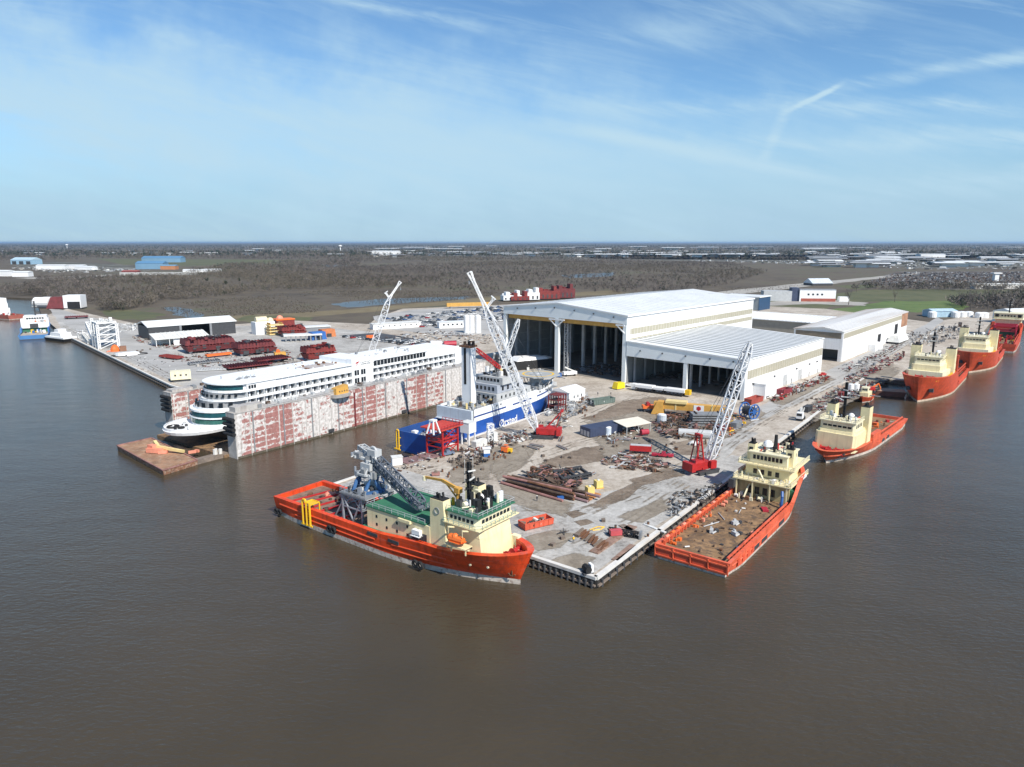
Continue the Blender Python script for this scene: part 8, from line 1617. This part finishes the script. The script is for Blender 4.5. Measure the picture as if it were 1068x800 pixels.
t = thing('boundary_wall', 'long pale wall in front of the blue warehouses', 'wall', tuple(at(167, 287, ZL)), 4); MB().box(-88, 88, -2, 2, 0, 6).build('panel_wall', M('pale_wall', (.50, .50, .48), .8, var=.15, scale=.05), t); MB().box(-88, 88, -2.3, 2.3, 6.02, 6.6).build('coping', DWHITE, t)
wh = [(4, 288, 30, 16), (24, 288.5, 26, 14), (55, 281, 60, 16), (75, 280.5, 60, 14), (90, 281.5, 40, 12), (205, 284, 46, 8), (222, 283.5, 30, 8)]
for k, (u, v, l, hh) in enumerate(wh): gable('store_shed', f'low white shed among the sheds across the woods on the left', 'shed', u, v, (k * 13) % 17 - 8, l * 1.3, 20, hh * .7, WHITE, ROOFW, 'white sheds across the woods')
# the town along the horizon
rnd = random.Random(9); WF = M('far_white_wall', (.78, .78, .76), .6, var=.1, scale=.02); GF = M('far_grey_roof', (.28, .29, .30), .6, var=.2, scale=.02); BF = M('far_tan_wall', (.36, .32, .27), .7, var=.2, scale=.02)
protos = {}
def town(u, v, l, w_, hh, kind, label, group):
    p = at(u, v, ZL); key = (kind,)
    if key not in protos:
        t = gable('town_building', label, 'building', u, v, 0, 1, 1, 1, *kind_m[kind], group, rise=.22); protos[key] = t
    else: t = copy_tree(protos[key])
    t.location = (p.x, p.y, ZL); t.rotation_euler = (0, 0, R(rnd.uniform(-25, 25))); t.scale = (l, w_, hh); t['label'] = label; t['group'] = group; return t
kind_m = dict(white=(WF, ROOFW), grey=(WF, GF), tan=(BF, GF))
for k in range(230):
    c = rnd.random()
    if c < .40: u, v = rnd.uniform(385, 900), rnd.uniform(263.5, 268.5); l = rnd.uniform(15, 60)
    elif c < .72: u, v = rnd.uniform(850, 1068), rnd.uniform(264, 279); l = rnd.uniform(20, 65)
    elif c < .86: u, v = rnd.uniform(0, 390), rnd.uniform(261, 266.5); l = rnd.uniform(15, 55)
    else: u, v = rnd.uniform(400, 1068), rnd.uniform(257.5, 262); l = rnd.uniform(40, 160)
    kd = rnd.choices(('white', 'grey', 'tan'), (5, 2.5, 2))[0]
    town(u, v, l, rnd.uniform(.3, .7) * l, rnd.uniform(7, 14) * (1.5 if v < 262 else 1), kd, {'white': 'white roofed building in the town along the horizon', 'grey': 'grey roofed white building in the town along the horizon', 'tan': 'tan building in the town along the horizon'}[kd], 'town buildings along the horizon')
for lab, u, v, l, w_, hh, mt in (('largest white flat block of the town, right of centre', 970, 268.5, 120, 50, 15, WF), ('long grey roofed shed with dark open front on the right of the town', 985, 276.5, 95, 34, 10, DARK), ('dark open fronted shed in the town below the white blocks', 914, 277.5, 75, 30, 8, DARK), ('tall pale hospital block in the distant town, left of centre', 403, 266.5, 150, 60, 24, WF), ('long white shed at the right edge of the town', 1035, 271, 110, 36, 11, WF)):
    gable('town_building', lab, 'building', u, v, rnd.uniform(-8, 8), l, w_, hh, mt, ROOFW if mt is WF else GF, rise=3)
t = thing('water_tower', 'white water tower above the distant town, left of centre', 'water tower', tuple(at(355, 261.5, ZL)), 0); MB().tube((0, 0, 0), (0, 0, 34), 6, 4).build('stem', WF, t); MB().dome((0, 0, 40), 15, 12, .6).dome((0, 0, 40), 15, 12, -.5).build('tank', WF, t)
t = thing('water_tower', 'thin pale water tower on the left horizon', 'water tower', tuple(at(70, 259, ZL)), 0); MB().tube((0, 0, 0), (0, 0, 38), 4, 3).build('stem', WF, t); MB().dome((0, 0, 40), 16, 12, .6).dome((0, 0, 40), 16, 12, -.5).build('tank', WF, t)
# buildings right of centre
t = gable('office_building', 'modern white office with slanted roof line, grey wing and red base', 'office', 850, 314, -6, 44, 18, 15, WHITE, GF, rise=.5)
MB().box(-20, 22, -9.3, -9, 0, 4).build('red_base', M('red_brick_base', (.34, .09, .06), .8), t); win_row(t, (-14, -9, 9), (8, -9, 9), 4, 2.4, 2.2, (0, -1, 0)); MB().box(-31, -22.2, -7, 7, 0, 17).build('stair_block', NAVY, t); MB().box(-66, -31.2, -8, 8, 0, 13).build('grey_wing', LGREY, t); MB().box(28, 40, -6, 2, 0, 6).build('white_garage', WHITE, t)
gable('farm_shed', 'wide low shed with pale hipped roof beside the gravel road', 'shed', 853, 297.5, 10, 38, 28, 4, DARK, M('pale_blue_grey_roof', (.55, .60, .65), .5), rise=8)
gable('farm_shed', 'pale blue shed with flat roof on the grass near the far ships', 'shed', 980, 330, 8, 26, 16, 6, M('sky_blue_wall', (.35, .50, .60), .5), M('pale_blue_roof_sheet', (.45, .58, .66), .4), rise=2)
for k, (u, v) in enumerate(((966, 329), (972, 331), (996, 331), (1003, 331), (1010, 331), (1021, 332), (1026, 332), (1064, 336))):
    t = thing('storage_tank', 'round white tank in the row behind the far orange ships', 'tank', tuple(at(u, v, ZL)), 0, 'white tanks behind the far ships'); MB().tube((0, 0, 0), (0, 0, 5), 4, n=12).build('tank_shell', WHITE, t); MB().dome((0, 0, 5), 4, 12, .3).build('tank_top', WHITE, t)
gable('warehouse', 'white building with dark opening by the river at the right edge', 'warehouse', 1062, 337, 10, 34, 24, 11, WHITE, ROOFW, doors=1)
gable('warehouse', 'long white wall building at the right of the scrapyard', 'warehouse', 1052, 301, 2, 120, 14, 7, M('cream_wall', (.62, .60, .56), .7), DWHITE, doors=2)
t = thing('office_tower', 'thin white tower block standing in the scrapyard', 'tower', tuple(at(1038, 293, ZL)), 0); MB().box(-4, 4, -4, 4, 0, 14).build('shaft', WHITE, t); MB().box(-8, 8, -6, 6, 14.02, 16).build('head', WHITE, t)
scrap('scrapyard', 'wide scrapyard of mixed metal and vehicles on the right', [(898, 297), (935, 285), (1066, 284), (1068, 300), (990, 300)], 2600, 77, (BROWN, BROWN, BROWN, DARK, DARK, GREY, GREY, TIMBER, RUST, LGREY), 3, 11, 4, z=ZL)
scrap('scrapyard', 'parked trailers and containers along the town edge', [(700, 272), (900, 272), (1068, 272), (1068, 281), (940, 281), (860, 277)], 700, 78, (DWHITE, DARK, LGREY, GREY, WHITE), 6, 26, 6, z=ZL)
scrap('scrapyard', 'pale yards and stored steel around the far left sheds', [(10, 280), (60, 277), (120, 280), (155, 283), (60, 285)], 300, 79, (DWHITE, LGREY, GREY, CONC), 5, 20, 5, z=ZL)

# ------------------------------------------------------------------ trees
import numpy as np
def tree_mats():
    global TWD
    TWD = M('dark_bark_twigs', (.06, .05, .042), .95, var=.3, scale=.02)  # darker twigs, so tone varies at random from tree to tree
    tw = M('bare_twigs', (.155, .132, .115), .95, var=.3, scale=.02); tw2 = M('olive_brown_twigs', (.125, .105, .078), .95, var=.3, scale=.02); ev = M('dark_evergreen', (.022, .034, .014), .9, var=.35, scale=.03); tr_ = M('grey_bark', (.11, .095, .08), .95, var=.2)
    return tw, tw2, ev, tr_
TW, TW2, EV, BARK = tree_mats()
rng = np.random.default_rng(3)
def mass(name, label, polys, spacing_near, count, size, quads, hlo, hhi, evf=.05, seed=1):
    """bare winter woods: many twig-sized faces spread through thousands of crowns"""
    rng = np.random.default_rng(seed); cx, cy, ch, cs = [], [], [], []
    for (poly, n) in polys:
        pts = np.array([at(u, v, ZL)[:2] for u, v in poly]); lo, hi = pts.min(0), pts.max(0); got = 0
        while got < n:
            q = rng.uniform(lo, hi, (n * 3, 2)); c = np.zeros(len(q), bool); j = len(pts) - 1
            for i in range(len(pts)):
                xi, yi, xj, yj = *pts[i], *pts[j]
                c ^= ((yi > q[:, 1]) != (yj > q[:, 1])) & (q[:, 0] < (xj - xi) * (q[:, 1] - yi) / (yj - yi + 1e-9) + xi); j = i
            q = q[c]
            # patchy: clearings where a slow wave is low
            f = np.sin(q[:, 0] * .011 + 1.3) * np.sin(q[:, 1] * .008 + .4) + .6 * np.sin(q[:, 0] * .027 + q[:, 1] * .019)
            q = q[f + rng.uniform(-.5, 1.3, len(q)) > -.15][: n - got]; cx.append(q[:, 0]); cy.append(q[:, 1]); got += len(q)
    cx = np.concatenate(cx); cy = np.concatenate(cy); n = len(cx); h = rng.uniform(hlo, hhi, n) * (1 + .42 * np.sin(cx * .013 + 2) * np.cos(cy * .009)); w = h * rng.uniform(.32, .5, n)
    K = quads; T = n * K; idx = np.repeat(np.arange(n), K)
    d = rng.normal(size=(T, 3)); d /= np.linalg.norm(d, axis=1)[:, None]; r = rng.uniform(.25, 1, T) ** .5
    c = np.stack([cx[idx] + d[:, 0] * r * w[idx], cy[idx] + d[:, 1] * r * w[idx], ZL + h[idx] * .58 + d[:, 2] * r * h[idx] * .44], 1)
    c[:, 2] = np.maximum(c[:, 2], ZL + .2)
    a = rng.normal(size=(T, 3)); a[:, 2] += .8; a /= np.linalg.norm(a, axis=1)[:, None]; b = np.cross(a, rng.normal(size=(T, 3))); b /= np.linalg.norm(b, axis=1)[:, None]
    ln = (size * rng.uniform(.6, 1.6, T))[:, None]; wd = ln * rng.uniform(.18, .4, T)[:, None]
    V = np.stack([c - a * ln, c + b * wd, c + a * ln], 1).reshape(-1, 3)
    me = bpy.data.meshes.new(name); me.vertices.add(3 * T); me.vertices.foreach_set('co', V.astype(np.float32).ravel()); me.loops.add(3 * T); me.loops.foreach_set('vertex_index', np.arange(3 * T, dtype=np.int32)); me.polygons.add(T); me.polygons.foreach_set('loop_start', np.arange(0, 3 * T, 3, dtype=np.int32))
    me.polygons.foreach_set('loop_total', np.full(T, 3, dtype=np.int32)) if hasattr(me.polygons[0], 'loop_total') and False else None
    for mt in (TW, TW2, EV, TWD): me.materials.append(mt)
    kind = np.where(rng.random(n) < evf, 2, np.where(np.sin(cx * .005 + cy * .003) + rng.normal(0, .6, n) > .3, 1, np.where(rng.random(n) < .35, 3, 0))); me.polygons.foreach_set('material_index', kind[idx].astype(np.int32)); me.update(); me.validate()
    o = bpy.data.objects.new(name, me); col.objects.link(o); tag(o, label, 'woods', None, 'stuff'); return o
mass('woodland', 'bare brown winter woods behind the yard', [
    ([(30, 303), (40, 292), (90, 290), (180, 288), (300, 281), (360, 279), (420, 281), (470, 289), (430, 301), (330, 302), (270, 306), (210, 311), (150, 315), (100, 318), (60, 314)], 7000),
    ([(100, 322), (150, 314), (165, 313), (160, 318), (130, 324), (112, 326)], 260), ([(0, 306), (30, 302), (60, 313), (36, 309), (0, 308)], 150)], 0, 0, 1.15, 46, 7, 12, seed=11)
mass('woodland', 'olive brown scrub woods behind the tall hall', [([(360, 279), (470, 274), (600, 272), (760, 274), (800, 284), (760, 298), (690, 309), (620, 305), (560, 302), (470, 304), (440, 300), (470, 289), (420, 281)], 8000)], 0, 0, 1.2, 30, 3.5, 8, seed=12)
mass('reed_scrub', 'low brown marsh scrub between the woods and the yard', [([(190, 316), (330, 304), (430, 303), (520, 305), (510, 309), (380, 312), (340, 317), (330, 326), (230, 330), (215, 326)], 4200), ([(345, 318), (395, 312), (490, 308), (485, 313), (420, 317)], 500), ([(165, 321), (186, 320), (216, 328), (190, 331)], 160), ([(640, 306), (700, 309), (760, 300), (840, 297), (770, 312), (690, 314)], 500)], 0, 0, .55, 14, .6, 2.2, seed=13)
mass('woodland', 'far tree belts between the fields and the town', [([(0, 268), (400, 266), (400, 275), (330, 271), (100, 270), (0, 274)], 2600), ([(400, 268), (1068, 270), (1068, 273), (900, 272), (700, 271), (400, 273)], 2200), ([(300, 274), (380, 271), (372, 279), (300, 281), (190, 286), (240, 276)], 1500),
    ([(900, 300), (1068, 300), (1068, 305), (990, 304), (880, 303)], 230), ([(985, 316), (1068, 309), (1120, 312), (1100, 326), (1030, 324), (1000, 322)], 420)], 0, 0, 2.0, 22, 7, 13, .12, seed=14)
mass('distant_woodland', 'dark woods and trees among the town out to the horizon', [([(-80, 256.2), (1150, 256.2), (1150, 264), (-80, 264)], 9000), ([(-80, 263), (1150, 263), (1150, 268), (-80, 268)], 5000), ([(-140, 254.6), (1210, 254.6), (1210, 256.4), (-140, 256.4)], 6000)], 0, 0, 7., 9, 11, 20, .5, seed=15)
def bare_tree(label, u, v, h, seed, ev=False, group=None):
    """a single tree: trunk, limbs and a crown of twigs"""
    rnd = random.Random(seed); t = thing('evergreen_tree' if ev else 'bare_tree', label, 'tree', tuple(at(u, v, ZL)), 0, group); m = MB(); m.tube((0, 0, 0), (0, 0, h * .5), h * .022, h * .014, 6); ends = []
    for k in range(9):
        z = h * rnd.uniform(.3, .5); a = rnd.uniform(0, 6.28); e = Vector((math.cos(a) * h * rnd.uniform(.12, .28), math.sin(a) * h * rnd.uniform(.12, .28), h * rnd.uniform(.65, .98))); m.tube((0, 0, z), e, h * .009, h * .003, 4); ends.append((Vector((0, 0, z)), e))
    m.build('trunk', BARK, t); m = MB()
    for k in range(330):
        s_, e = rnd.choice(ends); p = s_.lerp(e, rnd.uniform(.35, 1.05)) + Vector((rnd.gauss(0, 1), rnd.gauss(0, 1), rnd.gauss(0, 1))) * h * .06; d = Vector((rnd.gauss(0, 1), rnd.gauss(0, 1), rnd.gauss(.6, 1))).normalized() * h * (.06 if not ev else .045); b = d.cross(Vector((rnd.gauss(0, 1), rnd.gauss(0, 1), rnd.gauss(0, 1)))).normalized() * h * (.006 if not ev else .03)
        m.face(p - d, p + b, p + d)
    m.build('crown', EV if ev else TW, t); return t
for k, (u, v, h, ev) in enumerate(((1012, 324, 24, 0), (1030, 322, 26, 0), (1052, 326, 22, 0), (933, 315, 15, 0), (885, 318, 20, 0), (820, 309, 10, 1), (216, 297, 14, 1), (250, 296, 12, 1), (236, 300, 13, 1), (268, 293, 12, 1), (893, 305, 13, 0), (1000, 318, 18, 0))):
    bare_tree(('dark evergreen tree standing out of the bare woods' if ev and u < 800 else 'small dark evergreen by the gravel road' if ev else 'tall bare tree on the grass behind the far orange ships' if u > 980 else 'single bare tree standing in the green field'), u, v, h, 300 + k, bool(ev), ('evergreens in the woods' if ev and u < 800 else None if ev else 'bare trees behind the far ships' if u > 980 else 'bare trees in the green field'))

# ------------------------------------------------------------------ air
mz = bpy.data.materials.new('thin_air'); t = nt(mz); ov = t.nodes.new('ShaderNodeOutputMaterial'); pv = t.nodes.new('ShaderNodeVolumePrincipled'); t.links.new(pv.outputs[0], ov.inputs['Volume'])
pv.inputs['Color'].default_value = (.50, .72, 1.0, 1); pv.inputs['Density'].default_value = HAZE; pv.inputs['Anisotropy'].default_value = .2
if HAZE > 0:
    hzo = MB().box(-72000, 72000, -72000, 72000, -4, 92).build('haze', mz); hzo['kind'] = 'stuff'; hzo['label'] = 'thin blue haze over the far woods and town'
